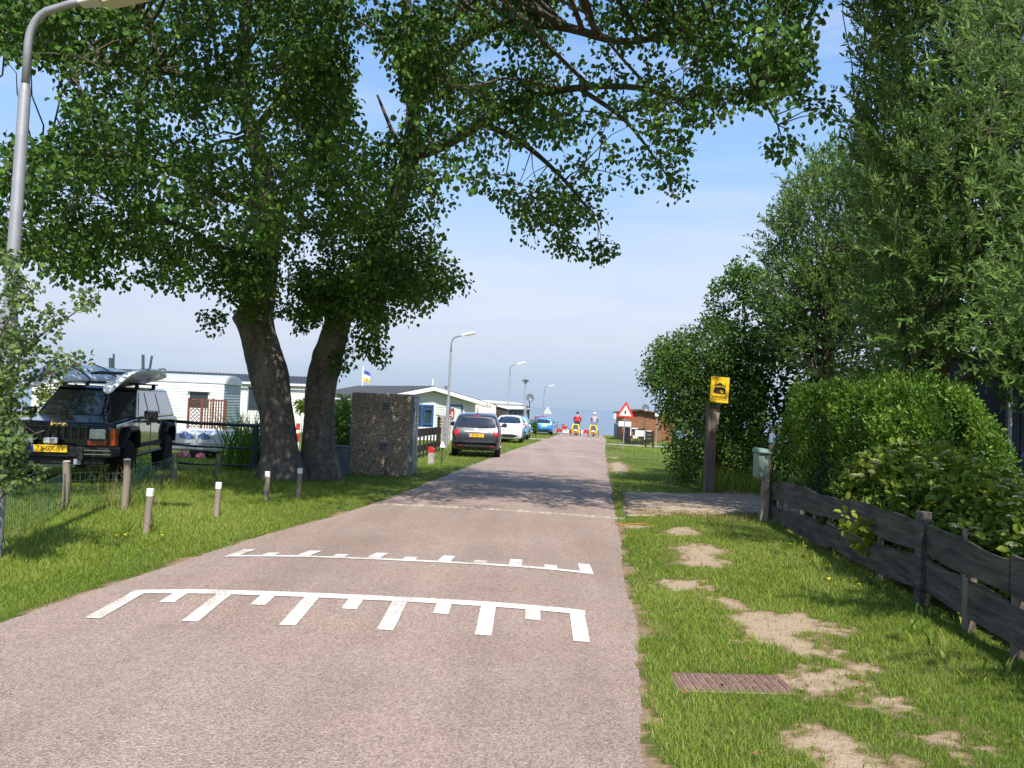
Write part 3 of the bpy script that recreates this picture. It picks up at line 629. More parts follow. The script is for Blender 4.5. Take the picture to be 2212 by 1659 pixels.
holes = [[(745, 90), (800, 60), (880, 180), (868, 285), (790, 315), (752, 250)], [(1090, 330), (1170, 300), (1200, 380), (1130, 430)], [(1420, 120), (1500, 110), (1510, 170), (1430, 190)], [(1560, 130), (1620, 120), (1625, 190), (1570, 200)], [(640, 440), (700, 420), (705, 500), (655, 510)], [(330, 250), (390, 235), (400, 290), (340, 300)], [(180, 420), (240, 400), (260, 450), (200, 470)], [(-80, 110), (115, 125), (160, 240), (110, 318), (-80, 315)], [(770, 245), (838, 195), (852, 262), (795, 300)], [(738, -5), (792, -5), (775, 72), (745, 85)], [(1556, -10), (1592, -10), (1585, 60), (1560, 58)], [(640, 395), (690, 372), (700, 402), (655, 425)], [(1015, 125), (1090, 95), (1140, 120), (1060, 150)], [(1195, 300), (1250, 290), (1245, 330), (1200, 335)], [(495, 545), (540, 515), (545, 560)], [(600, 560), (640, 540), (650, 575), (615, 590)], [(1330, 120), (1385, 105), (1400, 150), (1350, 160)], [(250, 560), (310, 540), (330, 565), (270, 590)], [(0, 420), (40, 400), (50, 450), (0, 470)]]
def pd(x, y): return (1.3 if y > 520 and 300 < x < 1000 else 0)+float(np.interp(x, [-200, 100, 400, 700, 1000, 1300, 1700], [11.2, 11.6, 12.3, 12.6, 12.3, 11.2, 9.9]))
def ps(x, y): return (1.5 if y > 520 else 3.0) if x < 1000 else 1.6
LIT = [Vector((-2.9, 16.3, .5)), Vector((-2.5, 16.3, 1.3)), Vector((-3.0, 16.3, 1.2)), Vector((-7.3, 13.6, 1.75)), Vector((-6.4, 13.4, 1.75)), Vector((-8.0, 20.0, .5)), at(1554, 842, 15.4), Vector((4.7, 9.6, 1.7)), Vector((4.5, 10.4, 1.7)), Vector((4.85, 8.8, 1.6)), Vector((4.2, 8.6, .9)), Vector((4.2, 9.4, 1.1)), Vector((4.0, 7.8, 1.0))]   # places the sun reaches through gaps in the crown
def gap(q, r=.5, keep=.35): return any(((q-p)-sd*(q-p).dot(sd)).length < r for p in LIT) and rnd.random() > keep
def pcond(q): return q.z < 10.2-.35*max(q.x+3, 0) and not gap(q)
C = clumpy(pop_poly, pd, ps, 330, 13, .36, holes, zmin=1.9, cond=pcond)
C2 = clumpy(pop_poly, lambda x, y: pd(x, y)-.3, ps, 150, 6, .26, holes, zmin=1.9, cond=lambda q: pcond(q) and q.x < -1)
C3 = np.array([tuple(at(x+rnd.gauss(0, 9), y+rnd.gauss(0, 12), d+rnd.gauss(0, .12))) for x, y, d, k in [(742, 775, 14.6, 5), (735, 800, 14.5, 3), (748, 740, 14.5, 3), (1300, 545, 12, 6), (1225, 540, 12.3, 5), (810, 765, 14, 6), (800, 735, 14, 6), (1690, 320, 9.8, 5), (1765, 225, 9.8, 4), (460, 690, 13.6, 5), (655, 685, 14.2, 8), (690, 680, 14.3, 6), (1000, 615, 13.6, 3), (1465, 400, 10.8, 4), (700, 640, 13.8, 8), (660, 620, 13.6, 8), (520, 600, 13.4, 8)] for _ in range(k)])
Cu = []                                                  # the part of the crown that hangs over the road, above the picture
while len(Cu) < 145:
    q = Vector((rnd.uniform(-4.2, 6.0), rnd.uniform(7.0, 10.0), rnd.uniform(6.0, 7.6)))
    if q.x > 2 and q.y < 7.8: continue
    px_, py_ = proj([tuple(q)])
    if py_[0] > -70 or gap(q): continue
    Cu.append(tuple(q))
Cu = np.repeat(np.array(Cu), 6, 0)+rng.normal(0, .32, (870, 3)); Cu = Cu[proj(Cu)[1] < -45]
C4 = clumpy([(440, 560), (560, 470), (760, 450), (900, 440), (970, 540), (1005, 625), (850, 710), (790, 750), (690, 712), (640, 712), (500, 690)], lambda x, y: 13.5, lambda x, y: .8, 62, 7, .26, zmin=1.9)
C = np.vstack([C, C2, C3, C4, Cu])
br = branches('branches', m_twig, pop, limbs, C, 260, .035, .010, frac=.42, sag=.14); under(br, pop)
cr = foliage('crown', C, 24, .26, .076, .066, m_pop, pop, droop=.6, up=.5); under(cr, pop)

# ---- right-hand side: bush, small tree, two willows, dark backing trees
def woody(name, base, label, C, mleaf, nleaf, rad, ll, lw, stems, nsec, group=None, six=True, lvb=.42, cat='tree', rt=.006, trunkname='trunk', frac=.25, droop=.3):
    r = empty(name, base, 0, label, cat, group)
    o = branches(trunkname, m_twig, r, stems, C, nsec, .02, rt, frac=frac); under(o, r)
    o = foliage('crown', C, nleaf, rad, ll, lw, mleaf, r, six=six, lvb=lvb, droop=droop); under(o, r); return r
def stems(base, n, spread, h, r):
    L_ = []
    for i in range(n):
        a = rnd.uniform(0, 6.283); s = rnd.uniform(.2, 1)*spread; x, y, z = base
        L_.append(([Vector((x, y, z-.1)), Vector((x+.25*s*math.cos(a), y+.25*s*math.sin(a), z+h*.35)), Vector((x+.6*s*math.cos(a), y+.6*s*math.sin(a), z+h*.7)), Vector((x+s*math.cos(a), y+s*math.sin(a), z+h))], [r, r*.8, r*.5, r*.2]))
    return L_
bush_poly = [(1372, 785), (1395, 745), (1425, 728), (1470, 715), (1512, 690), (1600, 690), (1665, 730), (1680, 1000), (1600, 1050), (1500, 1062), (1456, 1058), (1434, 1005), (1430, 950), (1408, 872), (1380, 828)]
bb = Gd(1540, 18.0)
Cb = clumpy(bush_poly, lambda x, y: 17.6, lambda x, y: 1.25, 260, 7, .26, zmin=.0)
woody('broadleaf_bush', bb, 'tall dark green broadleaf bush behind the yellow sign post', Cb, m_bush, 26, .24, .062, .045, stems(bb, 9, 1.4, 2.9, .035), 60, cat='bush')
maple_poly = [(1505, 700), (1528, 606), (1560, 598), (1572, 560), (1600, 552), (1640, 565), (1665, 620), (1700, 660), (1760, 680), (1760, 760), (1560, 740)]
mb_ = Gd(1610, 19.2)
Cm = clumpy(maple_poly, lambda x, y: 19.0, lambda x, y: .9, 75, 6, .22, [[(1540, 640), (1580, 620), (1590, 655), (1555, 665)]])
woody('small_maple', mb_, 'slim tree poking its loose crown above the dark broadleaf bush', Cm, m_bush, 22, .2, .075, .06, stems(mb_, 5, 1.2, 4.4, .04), 30, lvb=.5)
# backing trees, deep in shade
bk = Vector((10.5, 20.0, gz(20)))
Ck = clumpy([(1620, 690), (1760, 560), (1900, 420), (2300, 250), (2500, 300), (2500, 1020), (1640, 1040)], lambda x, y: 19.0, lambda x, y: 1.6, 330, 6, .42, zmin=.05)
woody('elm_tree', bk, 'shaded elm filling the garden behind the willows', Ck, m_bush, 20, .42, .13, .10, stems(bk, 6, 3.5, 5.0, .09), 60, six=False, lvb=.3)
def willow(name, base, label, poly, depth, spread, n, per, sig, L_, nl, ll, lw, st, lvb=.45, cond=None, extra=()):
    r = empty(name, base, 0, label, 'tree', 'willows behind the fence')
    C = clumpy(poly, depth, spread, n, per, sig, zmin=1.3, cond=cond)
    for c_, r_, k_ in extra: C = np.vstack([C, np.array(c_)+rng.normal(0, .55, (k_*per, 3))*np.array(r_)])
    k = len(C)
    ctr = np.array([base[0]+.6, base[1]+.3, 3.2])
    D = nrm(nrm(C-ctr)*.75+rdir(k)*.55+np.array([-.12, -.1, .45]))
    o = branches('trunk', m_twig, r, st, C, 110, .03, .006, frac=.35, sag=.25); under(o, r)
    o = wandleaves('crown', C, D, rng.uniform(.25, .6, k)*L_, nl, ll, lw, m_wil, r, lvb); under(o, r); return r
fw = Gd(1790, 16.6)
willow('willow_tree', fw, 'farther willow with feathery tips between the bush and the tall willow', [(1645, 600), (1640, 540), (1652, 480), (1695, 415), (1742, 375), (1758, 335), (1830, 318), (1900, 330), (2010, 480), (2020, 800), (1900, 850), (1750, 840), (1662, 770), (1640, 680)], lambda x, y: 16.2, lambda x, y: 1.1, 430, 7, .29, 1.3, 19, .10, .034, stems(fw, 7, 1.2, 5.6, .06), cond=lambda q: not gap(q, .6, .1))
nw = Vector((6.05, 11.2, 0))
willow('willow_tree', nw, 'tall willow rising behind the clipped privet hedge', [(1800, -330), (1800, 0), (1832, 95), (1822, 150), (1846, 240), (1822, 312), (1845, 420), (1850, 560), (1860, 700), (1880, 830), (2090, 840), (2142, 850), (2300, 870), (2500, 820), (2500, -330)],
       lambda x, y: 10.3, lambda x, y: .9, 800, 6, .32, 1.3, 24, .115, .030, stems(nw, 10, 1.3, 6.0, .07), cond=lambda q: q.z < 8.6 and not gap(q, .6, .1))
nw2 = Vector((5.4, 4.9, 0))
willow('willow_tree', nw2, 'overhanging willow boughs reaching in above the plank fence', [(2010, -250), (2030, 60), (1985, 160), (2000, 300), (1950, 380), (1990, 450), (2060, 500), (2090, 600), (2150, 700), (2230, 760), (2700, 800), (2900, -250)],
       lambda x, y: float(np.interp(x, [2000, 2300, 2700], [7.4, 6.4, 5.2])), lambda x, y: .7, 130, 6, .26, .95, 22, .095, .022, stems(nw2, 7, 1.6, 4.6, .06), cond=lambda q: q.z < 5.6 and q.x > 3.9 and not gap(q, .55, .08), extra=[((3.85, 4.35, 2.8), (.75, .3, .28), 14), ((4.1, 2.7, 2.7), (.7, .5, .3), 16)])
# privet hedge: a clipped rounded block with real depth
hb = Vector((4.85, 9.7, 0))
hedge = empty('privet_hedge', hb, 0, 'clipped bright green privet hedge behind the dark plank fence', 'hedge')
def hedge_pts(n, shell=True):
    s = rng.random(n); cx_ = 4.45+.5*s; cy_ = 11.3-2.9*s; hh = 1.74+.20*np.sin(np.pi*np.clip(s*1.05, 0, 1))-.45*np.clip((s-.8)/.2, 0, 1)**2
    a = rng.random(n)*np.pi*1.0; k = rng.uniform(.93, 1.05, n)+.035*np.sin(cx_*9+a*5)
    ca, sa = np.cos(a), np.sin(a); e = .36
    rx = np.sign(ca)*np.abs(ca)**e*.62*k; rz = np.abs(sa)**e*hh*k
    endf = np.sqrt(np.clip(1-np.clip((np.abs(s-.5)-.42)/.08, 0, 1)**2, 0, 1)); rx *= .35+.65*endf
    dx, dy = 2.9, .5; L_ = math.hypot(dx, dy)
    lump = .07*np.sin(s*23+a*3)+.05*np.sin(s*41-a*5)
    P = np.stack([cx_-rx*dx/L_*1.0-lump, cy_-rx*dy/L_*1.0, np.maximum(rz+lump*.6, .05)], 1)
    return P
Ch = hedge_pts(1900)
o = foliage('foliage', Ch, 22, .12, .048, .022, m_priv, hedge, up=.5, droop=-.5, lvb=.48); under(o, hedge)
Ct = hedge_pts(500); k_ = len(Ct); o = wandleaves('young_shoots', Ct, nrm(rdir(k_)*.45+np.array([-.25, -.25, .8])), rng.uniform(.1, .24, k_), 11, .05, .021, m_priv, hedge, .72); under(o, hedge)
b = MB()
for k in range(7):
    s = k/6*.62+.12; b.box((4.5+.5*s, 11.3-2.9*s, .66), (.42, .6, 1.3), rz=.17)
o = b.build('dark_core', m_core, hedge); under(o, hedge)  # added dark boxes that stop the view through the hedge
# flowering shrub with flat cream heads, spilling along the fence
sb = Vector((4.25, 6.9, 0)); shrub = empty('flowering_shrub', sb, 0, 'broad leaved shrub with flat cream flower heads spilling along the dark plank fence', 'shrub')
n_ = 620; s = rng.random(n_); yy = 8.9-4.9*s; a = rng.random(n_)*np.pi; hh = .98+.10*np.sin(s*9)+.12*np.sin(s*4+1)
Cs = np.stack([4.22+.1*np.sin(s*6)-.52*np.cos(a)*rng.uniform(.75, 1.05, n_), yy+rng.normal(0, .08, n_), np.maximum(.05, hh*np.abs(np.sin(a))**.6*rng.uniform(.8, 1.05, n_))], 1)
o = foliage('foliage', Cs, 19, .16, .082, .055, m_hyd, shrub, up=.9, droop=.1, lvb=.45); under(o, shrub)
Cp = np.array([tuple(at(1868+rnd.gauss(0, 16), 1150+rnd.gauss(0, 16), 7.55+rnd.uniform(-.2, .1))) for _ in range(14)]); o = foliage('foliage', Cp, 9, .07, .075, .045, m_lime, shrub, up=.6, lvb=.35); under(o, shrub)
part('dark_core', m_core, shrub, lambda b: [b.box((4.32, 8.5-.5*k, .38), (.5, .45, .72), rz=.1*k) for k in range(10)]).matrix_parent_inverse = Matrix.Translation(sb).inverted()  # added dark filler boxes behind the shrub's leaves
m_flow = mat('cream_flower', (.36, .38, .17), .8, scale=30, var=.3, bump=.5, bscale=80, orand=.2)
fb = MB()
for k in range(26):
    a = k*2.4; r = .052*math.sqrt((k+.5)/26); fb.lathe([(.001, -.008), (.0095, -.002), (.0095, .003), (.001, .008)], (r*math.cos(a), r*math.sin(a), .018-r*r*5), n=5)
fme = fb.mesh('flower_head', m_flow)
for k in range(95):
    s = rnd.random(); a = rnd.uniform(.45, 2.2); h_ = .98+.10*math.sin(s*9)+.12*math.sin(s*4+1)
    o = place(fme, 'flower_head', shrub, (4.22+.1*math.sin(s*6)-.64*math.cos(a), 8.8-4.7*s, h_*abs(math.sin(a))**.6+.10), rnd.uniform(0, 6), rnd.uniform(-.4, .4), rnd.uniform(-.4, .4)); o.scale = [rnd.uniform(.5, .95)]*3; o.matrix_parent_inverse = Matrix.Translation(sb).inverted()
# ---- left side small growth
sp = Gd(-45, 6.5); sapl = empty('young_poplar', sp, 0, 'young poplar with pale leaf undersides beside the tall lamp post', 'tree')
sl_ = [limb(l) for l in ([(-45, 1290, 6.5, .03), (-40, 1000, 6.5, .026), (-35, 750, 6.5, .02), (-20, 560, 6.5, .01)], [(-38, 880, 6.5, .014), (60, 750, 6.4, .009), (140, 690, 6.35, .006), (212, 645, 6.3, .003)], [(-38, 950, 6.5, .014), (60, 830, 6.4, .009), (120, 800, 6.3, .006), (188, 782, 6.25, .003)],
    [(-40, 1060, 6.5, .013), (40, 960, 6.4, .008), (95, 930, 6.3, .005)], [(-40, 1120, 6.5, .012), (40, 1040, 6.4, .008), (110, 1010, 6.35, .004)], [(-38, 800, 6.5, .01), (20, 690, 6.4, .007), (60, 620, 6.4, .003)])]
tp = []
for (x, y, r, k) in [(40, 640, 34, 22), (110, 690, 26, 12), (185, 655, 18, 8), (60, 740, 40, 26), (20, 820, 40, 26), (125, 790, 24, 10), (178, 785, 8, 4), (12, 900, 38, 34), (4, 980, 34, 36), (35, 960, 18, 8), (25, 1035, 26, 18), (78, 1018, 9, 4), (15, 560, 20, 10), (10, 720, 30, 18), (-20, 850, 60, 40)]:
    for _ in range(k): tp.append(tuple(at(x+rnd.gauss(0, r*.6), y+rnd.gauss(0, r*.6), 6.4+rnd.gauss(0, .16))))
tp = np.array(tp)
o = branches('trunk', m_twig, sapl, sl_, tp, 60, .006, .002, frac=.7); under(o, sapl)
o = foliage('crown', tp, 11, .095, .045, .037, m_sap, sapl, droop=.1, up=.5, lvb=.5); under(o, sapl)
lb_ = Gd(130, 17.5); Cl = clumpy([(70, 840), (110, 815), (175, 822), (195, 900), (180, 985), (70, 985)], lambda x, y: 17.4, lambda x, y: .4, 40, 6, .16)
woody('lime_shrub', lb_, 'bright yellow-green shrub behind the black off-roader', Cl, m_lime, 20, .15, .06, .045, stems(lb_, 5, .5, 1.6, .02), 12, cat='shrub')
iv = Gd(735, 17.6); Ci = clumpy([(712, 880), (735, 850), (768, 850), (768, 1016), (715, 1012)], lambda x, y: 17.5, lambda x, y: .35, 70, 6, .16)
woody('leafy_shrub', iv, 'leafy green shrub squeezed between the trunk and the pebbled hut', Ci, m_priv, 20, .15, .07, .055, stems(iv, 5, .5, 1.5, .02), 14, cat='shrub')
vi = Gd(652, 21.0); Cv = clumpy([(630, 872), (668, 855), (672, 890), (640, 905)], lambda x, y: 21, lambda x, y: .3, 16, 6, .12)
woody('climbing_vine', vi, 'small vine seen between the two poplar trunks', Cv, m_lime, 18, .14, .08, .07, stems(vi, 3, .3, 1.3, .015), 6, cat='vine')
rd = Gd(527, 16.6)
tufts('reed_clump', [(rd.x+rnd.gauss(0, .22), rd.y+rnd.gauss(0, .2)) for _ in range(26)], m_priv, 'arching reed clump beside the left poplar trunk', .9, 1.55, .028, 9, .12)
gl = 'long unmown grass growing round the posts and fence feet'
spots = [(G(316, 1152), 40), (G(138, 1100), 30), (G(273, 1095), 46), (G(377, 1060), 46), (G(330, 1075), 46), (G(300, 1085), 40), (G(420, 1050), 60), (G(470, 1040), 60), (G(520, 1036), 60), (G(560, 1032), 30), (G(200, 1100), 24), (G(20, 1180), 30), (G(60, 1150), 20)]
tufts('long_grass', [(p.x+rnd.gauss(0, .14), p.y+rnd.gauss(0, .14)) for p, k in spots for _ in range(max(1, k//6))], m_grass, gl, .08, .26, .008, 14, .09)
tufts('long_grass', [(rnd.uniform(4.1, 5.6), rnd.uniform(15.4, 17)) for _ in range(60)], m_grass, 'tall unmown grass round the foot of the yellow sign post', .2, .6, .012, 16, .09)
tufts('dry_grass', [(G(262, 1100).x+rnd.gauss(0, .2), G(262, 1100).y+rnd.gauss(0, .15)) for _ in range(10)]+[(rnd.uniform(-6, -5), rnd.uniform(10, 13)) for _ in range(12)], m_dry, 'dry straw coloured grass stems along the green mesh fence', .2, .6, .005, 4, .1)
tufts('dry_grass', [(rnd.uniform(1.9, 3.7), rnd.uniform(10.9, 11.5)+.17*1) for _ in range(60)], m_dry, 'short dry yellow grass along the near edge of the driveway', .03, .08, .007, 22, .1)
tufts('weed_leaves', [(xR(y)+rnd.uniform(1.9, 2.6), y) for y in np.linspace(4.2, 11, 26)], m_grass, 'low weeds growing at the foot of the plank fence', .06, .16, .02, 7, .07)

# ================================================================== LEFT SIDE: LAMPS, POSTS, BUILDINGS
m_galv = mat('galvanised_steel', (.33, .33, .345), .55, scale=5, var=.12, metal=.35, bump=.1)
m_lens = mat('lamp_lens', (.62, .58, .42), .35, scale=4, var=.08)
m_lamptop = mat('lamp_housing', (.66, .66, .66), .45, scale=4, var=.06)
m_wood = mat('weathered_wood', (.27, .215, .165), .9, scale=5, var=.3, bump=.6, bscale=22, stretch=(1, 1, .15))
m_wdark = mat('old_dark_wood', (.12, .09, .07), .9, scale=5, col2=(.24, .18, .14), bump=.8, bscale=20, stretch=(1, 1, .12))
m_white = mat('white_paint', (.80, .79, .76), .55, scale=6, var=.06)
m_gsteel = mat('green_grey_steel', (.055, .085, .085), .5, scale=6, var=.2)
m_red = mat('red_paint', (.55, .035, .03), .5, scale=8, var=.2)
m_black = mat('black_plastic', (.018, .018, .02), .5, scale=8, var=.2)
m_wire = mat('green_wire', (.03, .075, .06), .5, scale=9)
def lamp_master():
    r = empty('street_lamp', (0, 0, 0))
    part('pole', m_galv, r, lambda b: b.tube([(0, 0, -.05), (0, 0, .02), (0, 0, 2.0), (0, 0, 2.10), (0, 0, 3.9), (0, 0, 3.96)], [.07, .07, .066, .050, .046, .034], 16, cap=False), smooth=True)
    arc = [(0, 0, 3.9), (0, 0, 4.3)]+[(.20*(1-math.cos(t)), 0, 4.3+.30*math.sin(t)) for t in (.25, .5, .75, 1.0, 1.25)]
    arc += [(.34, 0, 4.655), (.45, 0, 4.70)]
    part('arm', m_galv, r, lambda b: b.tube(arc, .032, 12), smooth=True)
    part('service_door', m_galv, r, lambda b: b.box((0, -.077, .7), (.07, .012, .35)))
    h = empty('lamp_head', (.43, 0, 4.69)); h.parent = r; h.rotation_euler = (0, RAD(-13), 0)
    def hd(b):
        b.add([(-.02, -.05, -.045), (.16, -.075, -.055), (.16, .075, -.055), (-.02, .05, -.045), (-.02, -.04, .045), (.16, -.07, .06), (.16, .07, .06), (-.02, .04, .045)], [(3, 2, 1, 0), (4, 5, 6, 7), (0, 1, 5, 4), (1, 2, 6, 5), (2, 3, 7, 6), (3, 0, 4, 7)])
        b.add([(.162, -.09, -.03), (.56, -.095, -.03), (.56, .095, -.03), (.162, .09, -.03), (.17, -.075, .065), (.53, -.07, .055), (.53, .07, .055), (.17, .075, .065)], [(3, 2, 1, 0), (4, 5, 6, 7), (0, 1, 5, 4), (1, 2, 6, 5), (2, 3, 7, 6), (3, 0, 4, 7)])
    part('housing', m_lamptop, h, hd, bevel=.012)
    part('lens', m_lens, h, lambda b: b.add([(.165, -.088, -.032), (.555, -.092, -.032), (.555, .092, -.032), (.165, .088, -.032), (.20, -.06, -.085), (.53, -.065, -.075), (.53, .065, -.075), (.20, .06, -.085)], [(7, 6, 5, 4), (0, 1, 5, 4), (1, 2, 6, 5), (2, 3, 7, 6), (3, 0, 4, 7), (0, 3, 2, 1)]), bevel=.008)
    return r
lm = lamp_master()
def fix_empty_parts(r):                                 # a part may not be an Empty: join the head to a mesh parent
    for c in list(r.children):
        if c.type == 'EMPTY':
            kids = list(c.children); main = kids[0]; mw = c.matrix_basis.copy()
            main.parent = r; main.matrix_basis = mw; main.name = c.name+'_'
            nm = c.name
            for k in kids[1:]: k.parent = main
            bpy.data.objects.remove(c); main.name = nm
fix_empty_parts(lm)
tag(lm, None, 'street lamp', 'street lamps along the road')
l1 = Gd(13, 6.75); l1 = Vector((l1.x-.12, l1.y, 0))
for i, (p, s, lab, rz) in enumerate(((l1, 1.05, 'grey street lamp with the young poplar growing against its pole', RAD(-2)), (Vector((-2.62, 32.0, gz(32))), 1.0, 'grey street lamp standing behind the dark grey hatchback', RAD(-8)), (Vector((-.2, 48.0, gz(48))), 1.0, 'grey street lamp standing behind the white hatchback', RAD(-8)), (Vector((3.15, 76, gz(76)-.0)), 1.0, 'farthest street lamp standing by the sea beyond the blue hatchback', RAD(-8)))):
    o = lm if i == 0 else copytree(lm)
    o.location = p; o.rotation_euler = (0, RAD(.6), rz); o.scale = (s, s, s); o['label'] = lab
# bollards
bollard_spec = [((316, 1153), .475, 'white topped wooden bollard with weeds at its foot'), ((467, 1119), .43, 'white topped wooden bollard standing clear on open mown grass'), ((575, 1082), .42, 'white topped wooden bollard in front of the left poplar trunk'), ((644, 1076), .445, 'shaded white topped bollard in front of the fork of the poplar trunks')]
for (p, h, lab) in bollard_spec:
    q = G(*p); r = empty('bollard', (q.x, q.y, gz(q.y)), rnd.uniform(0, 6), lab, 'bollard', 'white topped bollards along the verge')
    part('shaft', m_wood, r, lambda b: b.tube([(0, 0, -.05), (0, 0, h*.5), (.004, 0, h-.075)], [.037, .036, .035], 14), smooth=False)
    part('cap_band', m_white, r, lambda b: b.lathe([(.0375, h-.077), (.0375, h-.004), (.033, h), (.005, h+.002)], n=14))
    r.rotation_euler = (rnd.uniform(-.03, .03), rnd.uniform(-.04, .04), 0)
# green mesh fence round the parking place
fr = empty('mesh_fence', (-5.42, 9.54, 0), 0, 'low green wire mesh fence on round wooden posts in front of the black off-roader', 'fence')
FL = [Vector((-4.62, 6.95, 0)), Vector((-5.42, 9.54, 0)), Vector((-4.86, 9.9, 0)), Vector((-5.42, 12.6, 0))]
for k, (p, h) in enumerate(((FL[1], .60), (FL[2], .62), (FL[3], .52))):
    o = part('post', m_wood, fr, lambda b: b.tube([(p.x, p.y, -.05), (p.x+.01, p.y, h*.6), (p.x+rnd.uniform(-.02, .02), p.y, h)], [.045, .043, .042], 12)); under(o, fr)
    o = part('post_top', m_conc, fr, lambda b: b.lathe([(.042, h-.002), (.040, h+.008), (.01, h+.012)], (p.x, p.y, 0), n=12)); under(o, fr)
def wires(b):
    for i in range(3):
        a, c = FL[i], FL[i+1]; L_ = (c-a).length; n = int(L_/.05); hh = [.47, .44, .46, .45]
        for k in range(n+1):
            t = k/n; p = a.lerp(c, t); top = hh[i]*(1-t)+hh[i+1]*t+.02*math.sin(t*9); b.tube([(p.x, p.y, .02), (p.x+rnd.uniform(-.008, .008), p.y, top)], .0022, 3, cap=False)
        for j in range(6):
            b.tube([(*(a.lerp(c, t)).xy, (.02+j*.089)*(1+.03*math.sin(t*7+j))-.01*math.sin(3.14*t)) for t in (0, .25, .5, .75, 1)], .0024, 3, cap=False)
o = part('wire_mesh', m_wire, fr, wires); under(o, fr)
# steel tube rails
gp0 = Gd(546, 15.6); rr_ = empty('tube_railing', gp0, 0, 'dark green steel tube railing between the black off-roader and the poplar', 'railing')
def rail(y0, y1, r):
    o = part('rail', m_gsteel, rr_, lambda b: b.tube([at(330, y0-9, 15.9), at(420, y0, 15.75), at(541, y1, 15.6), at(588, y1+3, 15.5)], r, 8), smooth=True); under(o, rr_)
for y0, y1, r in ((914, 919, .032), (964, 969, .022), (1003, 1006, .022), (1032, 1036, .02)): rail(y0, y1, r)
o = part('post', m_gsteel, rr_, lambda b: b.tube([(gp0.x, gp0.y, -.1), (gp0.x+.02, gp0.y, at(546, 916, 15.6).z)], .06, 12)); under(o, rr_)
q = Gd(470, 14.6); o = part('post', m_wood, rr_, lambda b: b.tube([(q.x, q.y, -.1), (q.x, q.y, at(470, 980, 14.6).z)], .05, 10)); under(o, rr_)

# pebbled transformer hut
hx0, hx1 = Gd(752, 16.3).x, Gd(882, 16.3).x; hz0 = gz(16.3); hz1 = at(815, 851.5, 16.3).z; hw = hx1-hx0; HD = 1.15; hh = hz1-hz0
hut = empty('transformer_hut', ((hx0+hx1)/2, 16.3+HD/2, hz0), RAD(1.0), 'square transformer hut clad in brown pebbles with grey metal doors', 'hut')
m_pebb = mat('pebble', (.42, .335, .24), .8, scale=18, col2=(.70, .60, .47), bump=.2, bscale=60)
m_mort = mat('pebble_mortar', (.28, .215, .155), .95, scale=30, var=.35, bump=.9, bscale=70)
part('wall', m_mort, hut, lambda b: b.box((0, 0, hh/2-.1), (hw, HD, hh+.2)), bevel=.015)
part('roof_slab', m_conc, hut, lambda b: b.box((0, 0, hh+.012), (hw-.01, HD-.01, .025)), bevel=.006)
def pebbles(n, place_):
    c = np.array([place_() for _ in range(n)]); T = np.array([(1, 0, -.7), (-1, 0, -.7), (0, 1, .7), (0, -1, .7)])/1.2
    base = np.array([(1, 0, 0), (-1, 0, 0), (0, 1, 0), (0, -1, 0), (0, 0, 1), (0, 0, -1)]); Fo = np.array([(0, 2, 4), (2, 1, 4), (1, 3, 4), (3, 0, 4), (2, 0, 5), (1, 2, 5), (3, 1, 5), (0, 3, 5)])
    s = rng.uniform(.009, .017, (n, 1, 3)); an = rng.uniform(0, 6.28, n); ca, sa = np.cos(an), np.sin(an)
    V_ = base[None]*s; V_ = np.stack([V_[..., 0]*ca[:, None]-V_[..., 2]*sa[:, None], V_[..., 1], V_[..., 0]*sa[:, None]+V_[..., 2]*ca[:, None]], -1)+c[:, None, :]
    return V_.reshape(-1, 3), (np.arange(n)[:, None, None]*6+Fo[None]).reshape(-1, 3)
def ok_peb():
    while True:
        x, z = rnd.uniform(-hw/2+.01, hw/2-.01), rnd.uniform(0, hh-.01)
        if not any(abs(x-vx) < .105 and abs(z-vz) < .105 for vx, vz in VENT): return (x, -HD/2-.002, z)
VENT = [(at(833, 878, 16.3).x-(hx0+hx1)/2, at(833, 878, 16.3).z-hz0), (at(827, 965, 16.3).x-(hx0+hx1)/2, at(827, 965, 16.3).z-hz0)]
V_, F_ = pebbles(5200, ok_peb); tag(npobj('pebble_dash', V_, F_, m_pebb, hut, smooth=True), kind='stuff')
V_, F_ = pebbles(900, lambda: (-hw/2-.002, rnd.uniform(-HD/2, HD/2), rnd.uniform(0, hh))); tag(npobj('pebble_dash', V_, F_, m_pebb, hut, smooth=True), kind='stuff')
m_vent = mat('vent_metal', (.36, .35, .33), .5, scale=9, var=.12, metal=.3)
for vx, vz in VENT:
    v = part('vent', m_black, hut, lambda b: b.box((vx, -HD/2-.004, vz), (.17, .012, .19)))
    part('frame', m_vent, v, lambda b: [b.box((vx-.09, -HD/2-.014, vz), (.02, .03, .21)), b.box((vx+.09, -HD/2-.014, vz), (.02, .03, .21)), b.box((vx, -HD/2-.0145, vz+.1), (.159, .029, .02)), b.box((vx, -HD/2-.0145, vz-.1), (.159, .029, .02))])
    for k in range(4): part('slat', m_vent, v, lambda b: b.box((vx, -HD/2-.018, vz-.066+.044*k), (.158, .006, .034), rx=RAD(38)))
m_door = mat('grey_door_paint', (.17, .20, .23), .45, scale=5, var=.12, metal=.1)
for k in (-1, 1):
    d = part('door', m_door, hut, lambda b: b.box((hw/2+.02, k*.27, hh/2-.01), (.035, .51, hh-.06)), bevel=.006)
    for j in range(2): part('panel', m_door, d, lambda b: b.box((hw/2+.042, k*.27, hh*(.27+.46*j)), (.012, .42, hh*.40)), bevel=.004)
    part('hinge', m_black, d, lambda b: [b.tube([(hw/2+.045, k*.53, z_), (hw/2+.045, k*.53, z_+.09)], .012, 8) for z_ in (.25, hh-.35)])
